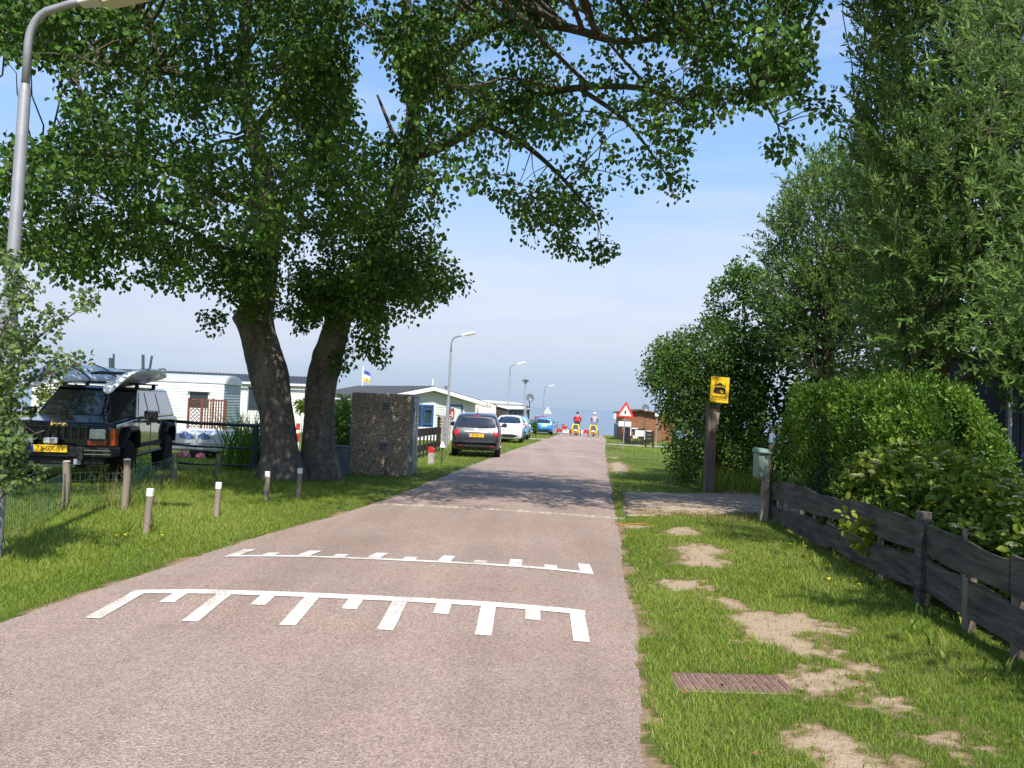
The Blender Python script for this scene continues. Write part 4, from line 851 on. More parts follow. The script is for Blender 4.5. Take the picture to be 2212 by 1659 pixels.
part('door_frame', m_door, hut, lambda b: [b.box((hw/2+.012, s_*.555, hh/2), (.05, .04, hh+.02)) for s_ in (-1, 1)]+[b.box((hw/2+.012, 0, hh-.008), (.05, 1.068, .035))])
o = part('cable_post', m_wdark, hut, lambda b: b.box((hw*.12, -HD/2-.05, .16), (.07, .06, .42)), bevel=.006)
cq = Gd(734, 15.9); cab = empty('utility_cabinet', (cq.x, cq.y+.15, gz(cq.y)), RAD(2), 'small blue-grey steel utility cabinet beside the pebbled hut', 'cabinet')
part('body', m_door, cab, lambda b: b.box((0, 0, .27), (.265, .22, .6)), bevel=.008); part('lid', m_door, cab, lambda b: b.box((0, 0, .585), (.295, .25, .035)), bevel=.008); part('door', m_door, cab, lambda b: b.box((0, -.113, .28), (.225, .012, .5)), bevel=.004); part('lock', m_black, cab, lambda b: b.lathe([(.012, -.13), (.012, -.118)], (.08, 0, .33), n=8, axis='Y'))

# marker stump, little garden lamp
q = G(931, 1003); st = empty('marker_stump', (q.x, q.y, gz(q.y)), RAD(-12), 'short white marker stump with a slanted red top', 'marker'); 
part('stump', mat('flaking_white', (.55, .52, .46), .9, scale=14, col2=(.30, .26, .20), bump=.5), st, lambda b: b.box((0, 0, .15), (.16, .13, .34), taper=.96), bevel=.01)
part('red_top', m_red, st, lambda b: b.add([(-.079, -.065, .32), (.079, -.065, .32), (.079, .065, .32), (-.079, .065, .32), (-.079, -.065, .47), (.01, -.065, .47), (.079, -.065, .40), (-.079, .065, .47), (.01, .065, .47), (.079, .065, .40)], [(0, 1, 6, 5, 4), (3, 7, 8, 9, 2), (0, 4, 7, 3), (1, 2, 9, 6), (4, 5, 8, 7), (5, 6, 9, 8)]))
q = G(954, 1003); gl_ = empty('garden_lamp', (q.x, q.y, gz(q.y)), 0, 'little garden lamp with a white cone shade on a dark stem', 'lamp')
part('stem', m_gsteel, gl_, lambda b: b.tube([(0, 0, -.05), (0, 0, .5)], .022, 10)); part('shade', m_white, gl_, lambda b: b.lathe([(.01, .46), (.075, .462), (.075, .475), (.028, .62), (.01, .625)], n=18), smooth=False)
# dark paddock fence beyond the hut
fa, fb_ = Gd(900, 24.0), Gd(950, 29.5); df = empty('paddock_fence', (fa.x, fa.y, fa.z), 0, 'dark stained fence with two thick rails beside the pebbled hut', 'fence')
m_dk = mat('dark_stained_wood', (.030, .026, .024), .8, scale=8, var=.3, bump=.4, bscale=30)
for z_, th in ((.78, .26), (.28, .20)):
    o = part('rail', m_dk, df, lambda b: b.add([(p.x+e, p.y, p.z+z_+dz) for p in (fa, fb_) for e in (-.02, .02) for dz in (-th/2, th/2)], [(0, 1, 3, 2), (4, 6, 7, 5), (0, 4, 5, 1), (2, 3, 7, 6), (1, 5, 7, 3), (0, 2, 6, 4)])); under(o, df)
for k in range(7):
    p = fa.lerp(fb_, (k+.3)/7); o = part('picket', m_dk, df, lambda b: b.box((p.x+.045, p.y, p.z+.44), (.05, .09, .9))); under(o, df)
# red and white thing between the trunks
q = Gd(641, 24); rw = empty('red_white_post', (q.x, q.y, q.z), 0, 'red and white post glimpsed between the two poplar trunks', 'post')
for k, (z0, z1, mm) in enumerate(((-.05, .35, m_white), (.35, .62, m_red), (.62, .72, m_white), (.72, .92, m_red))): part('band', mm, rw, lambda b: b.lathe([(.06, z0), (.06, z1)], n=12))

# ------------------------------------------------------------------ caravans and chalets
m_clad = mat('white_cladding', (.74, .74, .71), .55, scale=2, var=.06, orand=.04)
m_cladsh = mat('shaded_green_cladding', (.56, .60, .55), .6, scale=2, var=.07, orand=.05)  # pale green, toned down to hold the eave's shade on the gable
m_cream = mat('cream_siding', (.78, .74, .62), .5, scale=2, var=.05, orand=.03)
m_gsid = mat('green_grey_siding', (.36, .42, .42), .55, scale=2, var=.08, orand=.04)
m_tile = mat('dark_roof_tile', (.050, .055, .068), .55, scale=3, var=.2, bump=.2)
m_blue = mat('blue_frame', (.035, .11, .24), .4, scale=5, var=.15)
m_glass = mat('window_glass', (.03, .045, .06), .06, scale=2, var=.2, spec=.8, coat=.6)
m_fasc = mat('white_fascia', (.80, .80, .78), .5, scale=3, var=.04)
m_grey = mat('mid_grey_paint', (.32, .34, .36), .6, scale=4, var=.1)
def boards(parent, name, m, x0, x1, z0, z1, pitch, y, clip=None, axis='x', proud=.012):
    z = z0
    while z < z1-.02:
        h = min(pitch*.94, z1-z); a, c = (x0, x1) if not clip else clip(z+h)
        if c-a > .1:
            def f(b):
                if axis == 'x': vs = [(a, y, z), (c, y, z), (c, y-proud*1.8, z), (a, y-proud*1.8, z), (a, y, z+h), (c, y, z+h), (c, y-proud*.4, z+h), (a, y-proud*.4, z+h)]
                else: vs = [(y, a, z), (y, c, z), (y+proud*1.8, c, z), (y+proud*1.8, a, z), (y, a, z+h), (y, c, z+h), (y+proud*.4, c, z+h), (y+proud*.4, a, z+h)]
                b.add(vs, [(0, 1, 2, 3), (7, 6, 5, 4), (3, 2, 6, 7), (2, 1, 5, 6), (0, 3, 7, 4)] if axis == 'x' else [(3, 2, 1, 0), (4, 5, 6, 7), (7, 6, 2, 3), (6, 5, 1, 2), (4, 7, 3, 0)])
            part(name, m, parent, f)
        z += pitch
# long chalet with the dark tile-sheet roof
cz = gz(45); xa, xb = Gd(60, 45).x, Gd(661, 45).x; ch = empty('holiday_chalet', ((xa+xb)/2, 46.8, cz), RAD(1.2), 'long white holiday chalet under a dark ribbed roof behind the black off-roader', 'chalet'); W2 = (xb-xa)/2
ze, zr = at(546, 826, 45).z-cz, at(546, 810, 46.8).z-cz
part('wall', m_clad, ch, lambda b: b.box((0, 0, ze/2-.1), (2*W2-.3, 3.4, ze+.2)))
boards(ch, 'cladding_board', m_clad, -W2+.15, W2-.15, .2, ze, .17, -1.703)
def ribroof(b, x0, x1, ya, za, yb, zb, pitch, amp, rows=6):
    n = int((x1-x0)/pitch)*6; V_ = []
    for j in range(rows*2):
        r = j//2; t = (r+(j % 2))/rows; y = ya+(yb-ya)*t; z = za+(zb-za)*t+(.02 if j % 2 == 0 else 0)
        for i in range(n+1):
            x = x0+(x1-x0)*i/n; V_.append((x, y, z+amp*abs(math.sin(math.pi*i/6))))
    F_ = [(j*(n+1)+i, j*(n+1)+i+1, (j+1)*(n+1)+i+1, (j+1)*(n+1)+i) for j in range(rows*2-1) for i in range(n)]
    b.add(V_, F_)
part('roof', m_tile, ch, lambda b: ribroof(b, -W2, W2, -1.95, ze, 0, zr, .22, .035)); part('roof', m_tile, ch, lambda b: ribroof(b, W2, -W2, 1.95, ze, 0, zr, .22, .035))
part('ridge_cap', m_grey, ch, lambda b: b.box((0, 0, zr+.045), (2*W2+.02, .22, .03))); part('gutter', m_fasc, ch, lambda b: b.box((0, -1.98, ze-.05), (2*W2, .06, .10)))
for px_, w_, y0, y1 in ((546, .65, 836, 885), (300, 1.2, 836, 870)):
    q = at(px_, y0, 45); q2 = at(px_, y1, 45); wdo = part('window', m_glass, ch, lambda b: b.box((q.x-ch.location.x, -1.74, (q.z+q2.z)/2-cz), (w_, .04, q.z-q2.z)))
    part('frame', m_grey, wdo, lambda b: [b.box((q.x-ch.location.x+s_*w_/2, -1.755, (q.z+q2.z)/2-cz), (.06, .05, q.z-q2.z+.1)) for s_ in (-1, 1)])
for px_, ya, yb, dd, lean in ((306, 766, 800, .09, 0), (237, 773, 802, .12, 0), (243, 764, 802, .06, 0), (325, 768, 812, .07, -.3)):
    q = at(px_, ya, 46.0); q2 = at(px_, yb, 46.0); part('flue_pipe', m_gsteel, ch, lambda b: b.tube([(q2.x-ch.location.x+lean*.7, -.6, q2.z-cz-.1), (q.x-ch.location.x, -.6, q.z-cz)], dd, 8))
# small round-topped caravan
vz0 = gz(35); va, vb = Gd(250, 35).x, Gd(478, 35).x; cv = empty('round_top_caravan', ((va+vb)/2, 36.1, vz0), RAD(.5), 'small white caravan with a curved roof and a grey-green end wall', 'caravan'); W3 = (vb-va)/2; ht = at(478, 829, 35).z-vz0; htt = at(500, 812, 36).z-vz0
part('wall', m_clad, cv, lambda b: b.box((0, 0, ht/2+.1), (2*W3, 2.2, ht-.2))); boards(cv, 'cladding_board', m_clad, -W3, W3-.02, .25, ht, .13, -1.102)
boards(cv, 'end_board', m_gsid, -1.09, 1.09, .25, ht, .13, W3+.002, axis='y')
arcp = [(1.14*math.sin(t), ht+(htt-ht)*math.cos(t)) for t in np.linspace(-1.57, 1.57, 15)]
part('roof', mat('grey_roof_sheet', (.42, .44, .46), .5, scale=3, var=.1), cv, lambda b: [b.prism([(y, z) for y, z in arcp], 2*W3+.12, Matrix(((0, 0, 1, -W3-.06), (1, 0, 0, 0), (0, 1, 0, 0), (0, 0, 0, 1))))]); 
part('end_cap', m_gsid, cv, lambda b: b.prism([(y*.93, ht-.02+(z-ht)*.9) for y, z in arcp], .03, Matrix(((0, 0, 1, W3+.062), (1, 0, 0, 0), (0, 1, 0, 0), (0, 0, 0, 1)))))
q = at(430, 853, 35); wv = part('window', m_glass, cv, lambda b: b.box((q.x-cv.location.x, -1.125, q.z-vz0-.2), (.85, .04, .72))); part('awning_hood', m_fasc, wv, lambda b: b.box((q.x-cv.location.x, -1.19, q.z-vz0+.18), (1.0, .16, .03), rx=.3)); part('frame', m_fasc, wv, lambda b: [b.box((q.x-cv.location.x+s_*.44, -1.13, q.z-vz0-.2), (.05, .05, .8)) for s_ in (-1, 1)])
# brown trellis
tz = gz(33); ta, tb = Gd(404, 33).x, Gd(484, 33).x; tr = empty('garden_trellis', (ta, 33, tz), 0, 'reddish brown garden trellis with lattice and upright slats in front of the round-topped caravan', 'trellis'); TW = tb-ta; th0, th1 = at(440, 931, 33).z-tz, at(440, 862, 33).z-tz; tm = TW*.36
m_tre = mat('red_brown_stain', (.17, .065, .035), .7, scale=8, var=.25)
for x in (0, tm, TW*.66, TW): part('post', m_tre, tr, lambda b: b.box((x, 0, th1/2), (.07, .07, th1+.05)))
for k in range(9): part('slat', m_tre, tr, lambda b: b.box((tm+(TW-tm)*(k+.5)/9, -.05, (th0+th1)/2), (.055, .02, th1-th0-.04)))
for z_ in (th0+.05, th1-.03): part('rail', m_tre, tr, lambda b: b.box((TW/2, .045, z_), (TW, .02, .06)))
def lat(b):
    H_ = th1-th0; w_ = tm-.07; x0 = .035
    for sgn in (1, -1):
        for k in range(-7, 8):
            pts = []
            for t in np.linspace(0, 1, 41):
                x = t*w_; z = sgn*(x-w_/2)+H_/2+k*.17
                if 0 <= z <= H_: pts.append((x, z))
            if len(pts) > 1:
                (xa_, za_), (xb_, zb_) = pts[0], pts[-1]; b.tube([(x0+xa_, -.012*sgn, th0+za_), (x0+xb_, -.012*sgn, th0+zb_)], .014, 4)
part('lattice', m_tre, tr, lat)
# white folded trailer with shell motifs
tq = Gd(452, 19.6); tx0 = Gd(300, 19.6).x; tx1 = Gd(536, 19.6).x; tl = empty('camping_trailer', ((tx0+tx1)/2, 20.3, gz(20)), RAD(3), 'low white camping trailer with blue and pink shell motifs behind the tube railing', 'trailer'); TLw = (tx1-tx0)/2
zt = at(440, 931, 19.6).z-gz(20)
m_gel = mat('white_gelcoat', (.84, .83, .80), .35, scale=3, var=.06, coat=.3)
def tbody(b):
    prof = []
    for (f, zz) in ((.90, .18), (.98, .24), (1, .42), (.99, .62), (.95, zt-.1), (.86, zt-.02), (.7, zt)): prof.append((f, zz))
    n = 44; V_ = []
    for f, zz in prof:
        for j in range(n):
            a = 2*math.pi*j/n; ca, sa = math.cos(a), math.sin(a); e = .32
            V_.append((TLw*f*math.copysign(abs(ca)**e, ca), .78*f*math.copysign(abs(sa)**e, sa), zz))
    F_ = [(i*n+j, i*n+(j+1) % n, (i+1)*n+(j+1) % n, (i+1)*n+j) for i in range(len(prof)-1) for j in range(n)]+[tuple(reversed(range(n))), tuple((len(prof)-1)*n+j for j in range(n))]
    b.add(V_, F_)
part('body', m_gel, tl, tbody, auto=40)
m_mb = mat('pale_blue_print', (.16, .26, .56), .5, var=.25, scale=9); m_mp = mat('pale_pink_print', (.62, .22, .30), .5, var=.25, scale=9)
for (px_, py_, rr2, mm) in ((400, 946, .20, m_mb), (437, 946, .17, m_mb), (395, 985, .18, m_mp), (430, 986, .14, m_mp)):
    q = at(px_, py_, 19.55); X_ = q.x-tl.location.x; Z_ = q.z-tl.location.z
    part('shell_motif', mm, tl, lambda b: [b.prism([(X_+rr2*r_*math.cos(a), Z_+rr2*r_*math.sin(a)-.05) for a, r_ in [(0.2+k*.52+.02, .12), (0.2+k*.52, 1), (.2+k*.52+.22, 1.06), (.2+k*.52+.45, .98)]], .004, Matrix(((1, 0, 0, 0), (0, 0, 1, -.785), (0, 1, 0, 0), (0, 0, 0, 1)))) for k in range(5)])
part('seam', m_grey, tl, lambda b: [b.box((-.5*TLw+k*TLw, -.782, .38), (TLw*.86, .012, .012)) for k in (0, 1)])
for s_ in (-1, 1): part('wheel', m_black, tl, lambda b: b.lathe([(.05, -.07), (.24, -.07), (.26, -.04), (.26, .04), (.24, .07), (.05, .07)], (.1, s_*.66, .24), n=20, axis='Y'))

# bungalow with the blue windows
bz = gz(40); bu = empty('blue_window_bungalow', (-4.0, 40.0, bz), math.atan2(.57, .82), 'pale bungalow with a dark low-pitched roof, white fascia and blue window frames', 'bungalow')
za = at(938, 836.5, 40).z-bz; zeL = at(800, 864, 38).z-bz; zeR = zeL+.05; HWd = 3.66; LEN = 9.6
def slope(x): return za-(za-zeL)*abs(x)/HWd
part('gable_wall', m_cladsh, bu, lambda b: b.prism([(-2.9, -.2), (2.8, -.2), (2.8, slope(2.8)-.16), (0, za-.2), (-2.9, slope(2.9)-.16)], .1, Matrix(((1, 0, 0, 0), (0, 0, 1, .42), (0, 1, 0, 0), (0, 0, 0, 1)))))
for x in (-2.9, 2.8): part('side_wall', m_clad, bu, lambda b: b.box((x+(.05 if x < 0 else -.05), LEN/2+.25, (slope(2.9)-.2)/2-.1), (.1, LEN-.55, slope(2.9)-.16+.1)))
boards(bu, 'cladding_board', m_cladsh, -2.9, 2.8, .55, za-.2, .15, .418, clip=lambda z: (-min(2.9, HWd*(za-.17-z)/(za-zeL)), min(2.8, HWd*(za-.17-z)/(za-zeL))))
boards(bu, 'lower_board', m_clad, -2.9, .95, .0, .54, .15, .418)  # whiter boards below: the sunlit foot of the wall, put into the colour
for s_ in (-1, 1):
    part('roof', m_tile, bu, lambda b: [b.add([(0, 0, za), (s_*HWd, 0, zeL), (s_*HWd, LEN, zeL), (0, LEN, za), (0, 0, za+.05), (s_*HWd, 0, zeL+.05), (s_*HWd, LEN, zeL+.05), (0, LEN, za+.05)], [(0, 1, 2, 3), (7, 6, 5, 4), (0, 4, 5, 1), (1, 5, 6, 2), (2, 6, 7, 3)])]+[b.add([(0, y, za+.052), (s_*HWd, y, zeL+.052), (s_*HWd, y+.05, zeL+.052), (0, y+.05, za+.052), (0, y+.025, za+.085), (s_*HWd, y+.025, zeL+.085)], [(0, 1, 5, 4), (4, 5, 2, 3), (1, 2, 5), (0, 4, 3)]) for y in np.arange(.1, LEN, .45)])
    part('fascia', m_fasc, bu, lambda b: b.add([(0, -.03, za-.17), (s_*HWd, -.03, zeL-.17), (s_*HWd, -.03, zeL+.03), (0, -.03, za+.03), (0, -.003, za-.17), (s_*HWd, -.003, zeL-.17), (s_*HWd, -.003, zeL+.03), (0, -.003, za+.03)], [(0, 1, 2, 3), (7, 6, 5, 4), (3, 2, 6, 7), (0, 4, 5, 1), (1, 5, 6, 2), (0, 3, 7, 4)]))
    part('soffit', m_clad, bu, lambda b: b.add([(0, 0, za-.165), (s_*HWd, 0, zeL-.165), (s_*HWd, .41, zeL-.165), (0, .41, za-.165), (0, 0, za-.15), (s_*HWd, 0, zeL-.15), (s_*HWd, .41, zeL-.15), (0, .41, za-.15)], [(0, 1, 2, 3), (7, 6, 5, 4), (3, 2, 6, 7), (1, 5, 6, 2)]))
part('gutter', m_fasc, bu, lambda b: b.tube([(-HWd-.04, 0, zeL-.02), (-HWd-.04, LEN, zeL-.02)], .055, 8))
def bwin(x0, x1, z0, z1):
    f = part('window', m_glass, bu, lambda b: b.box(((x0+x1)/2, .375, (z0+z1)/2), (x1-x0, .04, z1-z0)))
    part('frame', m_blue, f, lambda b: [b.box((x, .36, (z0+z1)/2), (.09, .07, z1-z0+.09)) for x in (x0, x0+(x1-x0)*.42, x1)]+[b.box(((x0+x1)/2, .362, z), (x1-x0, .066, .09)) for z in (z0, z1)])
    part('open_sash', m_blue, f, lambda b: [b.box((x, .29, (z0+z1)/2-.06), (.06, .05, z1-z0-.22), rx=.1) for x in (x0+(x1-x0)*.5, x1-.1)]+[b.box((x0+(x1-x0)*.72, .29, z), (x1-x0-.62, .05, .06)) for z in (z0+.1, z1-.2)])
    part('trim', m_fasc, f, lambda b: [b.box((x, .385, (z0+z1)/2), (.1, .05, z1-z0+.3)) for x in (x0-.1, x1+.1)]+[b.box(((x0+x1)/2, .388, z1+.1), (x1-x0+.1, .05, .1)), b.box(((x0+x1)/2, .37, z0-.1), (x1-x0+.3, .09, .08))])
bwin(-.93, .17, .74, 1.80)
dz1 = 1.83; dr = part('door', m_cladsh, bu, lambda b: b.box((1.57, .385, dz1/2), (.72, .04, dz1))); part('frame', m_blue, dr, lambda b: [b.box((x, .37, dz1/2), (.09, .07, dz1)) for x in (1.2, 1.94)]+[b.box((1.57, .368, dz1+.03), (.83, .075, .09))]); part('trim', m_fasc, dr, lambda b: [b.box((x, .39, dz1/2), (.08, .05, dz1+.2)) for x in (1.09, 2.05)])
part('life_ring', m_red, bu, lambda b: b.tube([(1.32+.10*math.cos(t), .30, 1.45+.26*math.sin(t)) for t in np.linspace(0, 6.283, 17)], .035, 8))
part('warning_strip', m_fasc, bu, lambda b: b.box((3.35, -.045, slope(3.35)-.11), (.44, .012, .16), ry=RAD(11)))
for k in range(4): part('red_stripe', m_red, bu, lambda b: b.add([(3.17+.11*k, -.0535, slope(3.17+.11*k)-.19), (3.225+.11*k, -.0535, slope(3.225+.11*k)-.19), (3.19+.11*k, -.0535, slope(3.19+.11*k)-.03), (3.135+.11*k, -.0535, slope(3.135+.11*k)-.03)], [(0, 1, 2, 3)]))
part('flue', m_galv, bu, lambda b: [b.tube([(1.5, 1.4, slope(1.5)-.1), (1.5, 1.4, slope(1.5)+.42)], .07, 10), b.lathe([(.02, slope(1.5)+.43), (.13, slope(1.5)+.44), (.13, slope(1.5)+.47), (.02, slope(1.5)+.5)], (1.5, 1.4, 0), n=12)])
part('vent_pipe', m_white, bu, lambda b: b.tube([(0, .2, za), (0, .2, za+.42)], .035, 8))
# white-washed brick pillar beside the door
m_wbrick = mat('whitewashed_brick', (.52, .48, .43), .9, scale=9, col2=(.33, .29, .25), bump=.6, bscale=50, orand=.2)
pq = Gd(957, 36.0); pi_ = empty('brick_pillar', (pq.x, pq.y, pq.z), math.atan2(.57, .82)*.6, 'white-washed brick pillar in front of the blue-windowed bungalow', 'pillar')
part('mortar', m_joint, pi_, lambda b: b.box((0, 0, .64), (.50, .50, 1.28)))
pbm = box_mesh('brick', (.20, .1, .055), m_wbrick, .05)
for j in range(19):
    for f in range(2):
        for i in range(3):
            off = -.18+i*.18+(.05 if j % 2 else -.05); ln = (.17, .12)[(i+j) % 2]
            o = place(pbm, 'brick', pi_, ((max(-.17, min(.17, off)), -.225, .062+.067*j) if f == 0 else (.225, max(-.17, min(.17, off)), .062+.067*j)), 0 if f == 0 else math.pi/2); o.scale = (ln/.2, 1, 1)
part('cap', m_conc, pi_, lambda b: b.box((0, 0, 1.345), (.62, .62, .06)), bevel=.01)
# flag
fq = Gd(778, 50); fl = empty('flag_pole', (fq.x, fq.y, fq.z), 0, 'white flag pole with a small blue, white and yellow flag above the bungalow', 'flag'); ft = at(778, 790, 50).z-fq.z
part('pole', m_white, fl, lambda b: b.tube([(0, 0, 0), (0, 0, ft)], [.06, .045], 8))
def flag_piece(i, mm):
    def f(b):
        n = 8; V_ = []
        for k in range(n+1):
            t = k/n; x = .06+.42*t; y = .08*math.sin(t*6); dr_ = -.5*t*t
            for zz in (i/3, (i+1)/3): V_ += [(x, y-.004, ft-.30-.7*zz+dr_*.3), (x, y+.004, ft-.30-.7*zz+dr_*.3)]
        F_ = []
        for k in range(n): a = k*4; F_ += [(a, a+2, a+6, a+4), (a+1, a+5, a+7, a+3)]
        b.add(V_, F_)
    part('flag_band', mm, fl, f)
for i, mm in enumerate((mat('flag_blue', (.06, .12, .45), .8), m_white, mat('flag_yellow', (.75, .52, .05), .8))): flag_piece(i, mm)
# far static caravan with dark awning
sz_ = gz(44); ax_ = Vector((.135, .991, 0)); lx = Vector((.991, -.135, 0)); sc = empty('static_caravan', (Gd(1068, 44).x, 44, sz_), math.atan2(-.135, .991), 'cream static caravan with a dark screened awning on its road side', 'caravan')
hN = at(1067, 866.5, 44).z-sz_
part('wall', m_cream, sc, lambda b: b.box((-1.5, 6.5, hN/2-.05), (3.0, 13, hN-.12))); boards(sc, 'siding_board', m_cream, -3.0, 0, .3, hN-.1, .115, -.002)
part('roof', m_fasc, sc, lambda b: b.prism([(-3.1, hN-.12), (.1, hN-.12), (.1, hN-.04), (-.5, hN+.03), (-1.5, hN+.06), (-2.5, hN+.03), (-3.1, hN-.04)], 13.2, Matrix(((1, 0, 0, 0), (0, 0, 1, -.1), (0, 1, 0, 0), (0, 0, 0, 1)))))
m_scr = mat('dark_screen', (.05, .045, .043), .85, scale=9, var=.3)
aw = part('awning', m_scr, sc, lambda b: b.add([(.003, .2, .1), (.65, .2, .1), (.65, 11.5, .1), (.003, 11.5, .1), (.003, .2, hN-.3), (.65, .2, hN-.42), (.65, 11.5, hN-.42), (.003, 11.5, hN-.3)], [(0, 1, 5, 4), (1, 2, 6, 5), (2, 3, 7, 6), (4, 5, 6, 7)])); part('awning_roof', m_fasc, aw, lambda b: b.add([(-.01, .1, hN-.28), (.75, .1, hN-.43), (.75, 11.6, hN-.43), (-.01, 11.6, hN-.28), (-.01, .1, hN-.22), (.75, .1, hN-.37), (.75, 11.6, hN-.37), (-.01, 11.6, hN-.22)], [(3, 2, 1, 0), (4, 5, 6, 7), (0, 1, 5, 4), (1, 2, 6, 5), (2, 3, 7, 6), (3, 0, 4, 7)]))
for k in range(6): part('awning_post', m_grey, aw, lambda b: b.box((.665, .3+2.2*k, (hN-.4)/2), (.03, .06, hN-.45)))
# lattice screen, cone lamp and dish by the caravan end
m_dish = mat('dish_grey', (.10, .11, .125), .55, scale=4, var=.08)
def dish(name, loc, r, rz, label, hpost, tilt=RAD(58)):
    e = empty(name, loc, rz, label, 'satellite dish')
    part('mast', m_gsteel, e, lambda b: b.tube([(0, 0, 0), (0, 0, hpost-.1), (0, -.1, hpost)], .03, 8))
    def f(b):
        n = 24; prof = [(r*k/6, .22*r*(k/6)**2) for k in range(1, 7)]; T_ = Matrix.Translation((0, -.14, hpost)) @ Matrix.Rotation(RAD(90)-RAD(22), 4, 'X')
        b.T = T_; V_ = [(0, 0, 0)]+[(q_[0]*math.cos(2*math.pi*j/n), q_[0]*math.sin(2*math.pi*j/n)*1.08, q_[1]) for q_ in prof for j in range(n)]
        F_ = [(0, 1+j, 1+(j+1) % n) for j in range(n)]+[(1+i*n+j, 1+(i+1)*n+j, 1+(i+1)*n+(j+1) % n, 1+i*n+(j+1) % n) for i in range(5) for j in range(n)]
        b.add(V_, F_)
    d_ = part('reflector', m_dish, e, f, smooth=True); md = d_.modifiers.new('solid', 'SOLIDIFY'); md.thickness = .015
    part('feed_arm', m_lamptop, e, lambda b: [b.tube([(0, -.14, hpost-r*.95), (0, -.14-r*.95, hpost-r*.55)], .015, 6), b.tube([(0, -.14-r*.90, hpost-r*.58), (0, -.14-r*1.1, hpost-r*.48)], .045, 8)])
    return e
dq = Gd(1141, 52.5); dish('satellite_dish', (dq.x, dq.y, dq.z), .27, RAD(5), 'grey satellite dish on a mast beside the cream static caravan', at(1142, 859.5, 52.5).z-dq.z)
cq = Gd(1130, 51); cl = empty('cone_lamp', (cq.x, cq.y, cq.z), 0, 'post lamp with an upturned cone shade beside the cream static caravan', 'lamp'); ct = at(1131, 819, 51).z-cq.z
part('post', m_galv, cl, lambda b: b.tube([(0, 0, 0), (0, 0, ct-.3)], [.06, .04], 10)); part('shade', mat('smoked_lamp', (.16, .17, .17), .3, var=.2), cl, lambda b: b.lathe([(.04, ct-.32), (.06, ct-.28), (.24, ct-.09), (.25, ct-.08)], n=18)); part('cap', m_gsteel, cl, lambda b: b.lathe([(.25, ct-.075), (.25, ct-.06), (.03, ct-.01), (.01, ct+.03)], n=18))
qa, qb = Gd(1133, 52), Gd(1141, 56.5); ls = empty('lattice_screen', qa, 0, 'grey lattice screen with posts at the end of the cream static caravan', 'screen'); hL = at(1136, 872, 52).z-qa.z
for k in range(9): p = qa.lerp(qb, k/8); o = part('slat', m_grey, ls, lambda b: b.box((p.x, p.y, p.z+hL/2), (.05, .12 if k % 4 else .16, hL+(.1 if k % 4 == 0 else 0)))); under(o, ls)
for z_ in (.3, hL-.1): o = part('rail', m_grey, ls, lambda b: b.tube([qa+Vector((.04, 0, z_)), qb+Vector((.04, 0, z_))], .03, 4)); under(o, ls)
q = Gd(1157, 60); Cd = clumpy([(1146, 900), (1165, 898), (1166, 932), (1144, 935)], lambda x, y: 60, lambda x, y: .3, 14, 5, .15, zmin=-.7)
woody('round_bush', q, 'small dark bush beside the blue hatchback', Cd, m_bush, 14, .2, .12, .09, stems(q, 4, .4, 1.0, .02), 4, cat='bush', six=False)

# ================================================================== VEHICLES
m_tyre = mat('tyre_rubber', (.016, .016, .017), .85, scale=20, var=.2)
m_rim = mat('alloy_rim', (.42, .43, .45), .35, metal=.8, var=.1)
m_chrome = mat('chrome', (.78, .78, .80), .15, metal=1, var=.02)
m_plate = mat('yellow_plate', (.80, .47, .02), .45, var=.05); m_eu = mat('plate_blue', (.02, .07, .42), .5, var=.05); m_ink = mat('plate_ink', (.012, .010, .01), .5, var=.05)
m_tail = mat('tail_light_red', (.42, .012, .015), .18, var=.2, coat=.8); m_amber = mat('amber_lens', (.48, .07, .015), .25, var=.15, coat=.5)
m_hlens = mat('headlight_glass', (.55, .57, .58), .12, scale=30, var=.35, coat=1, metal=.3)
m_cglass = mat('tinted_car_glass', (.012, .016, .02), .04, scale=3, var=.3, spec=.9, coat=1)
m_trim = mat('dark_trim', (.022, .022, .024), .6, var=.2, scale=20)
def paint(name, c, metal=.5, rough=.32): return mat(name, c, rough, var=.06, scale=3, metal=metal, coat=1, spec=.5)
def chaikin(p, n):
    for _ in range(n): p = [r for i in range(len(p)) for r in ((p[i][0]*.75+p[(i+1) % len(p)][0]*.25, p[i][1]*.75+p[(i+1) % len(p)][1]*.25), (p[i][0]*.25+p[(i+1) % len(p)][0]*.75, p[i][1]*.25+p[(i+1) % len(p)][1]*.75))]
    return p
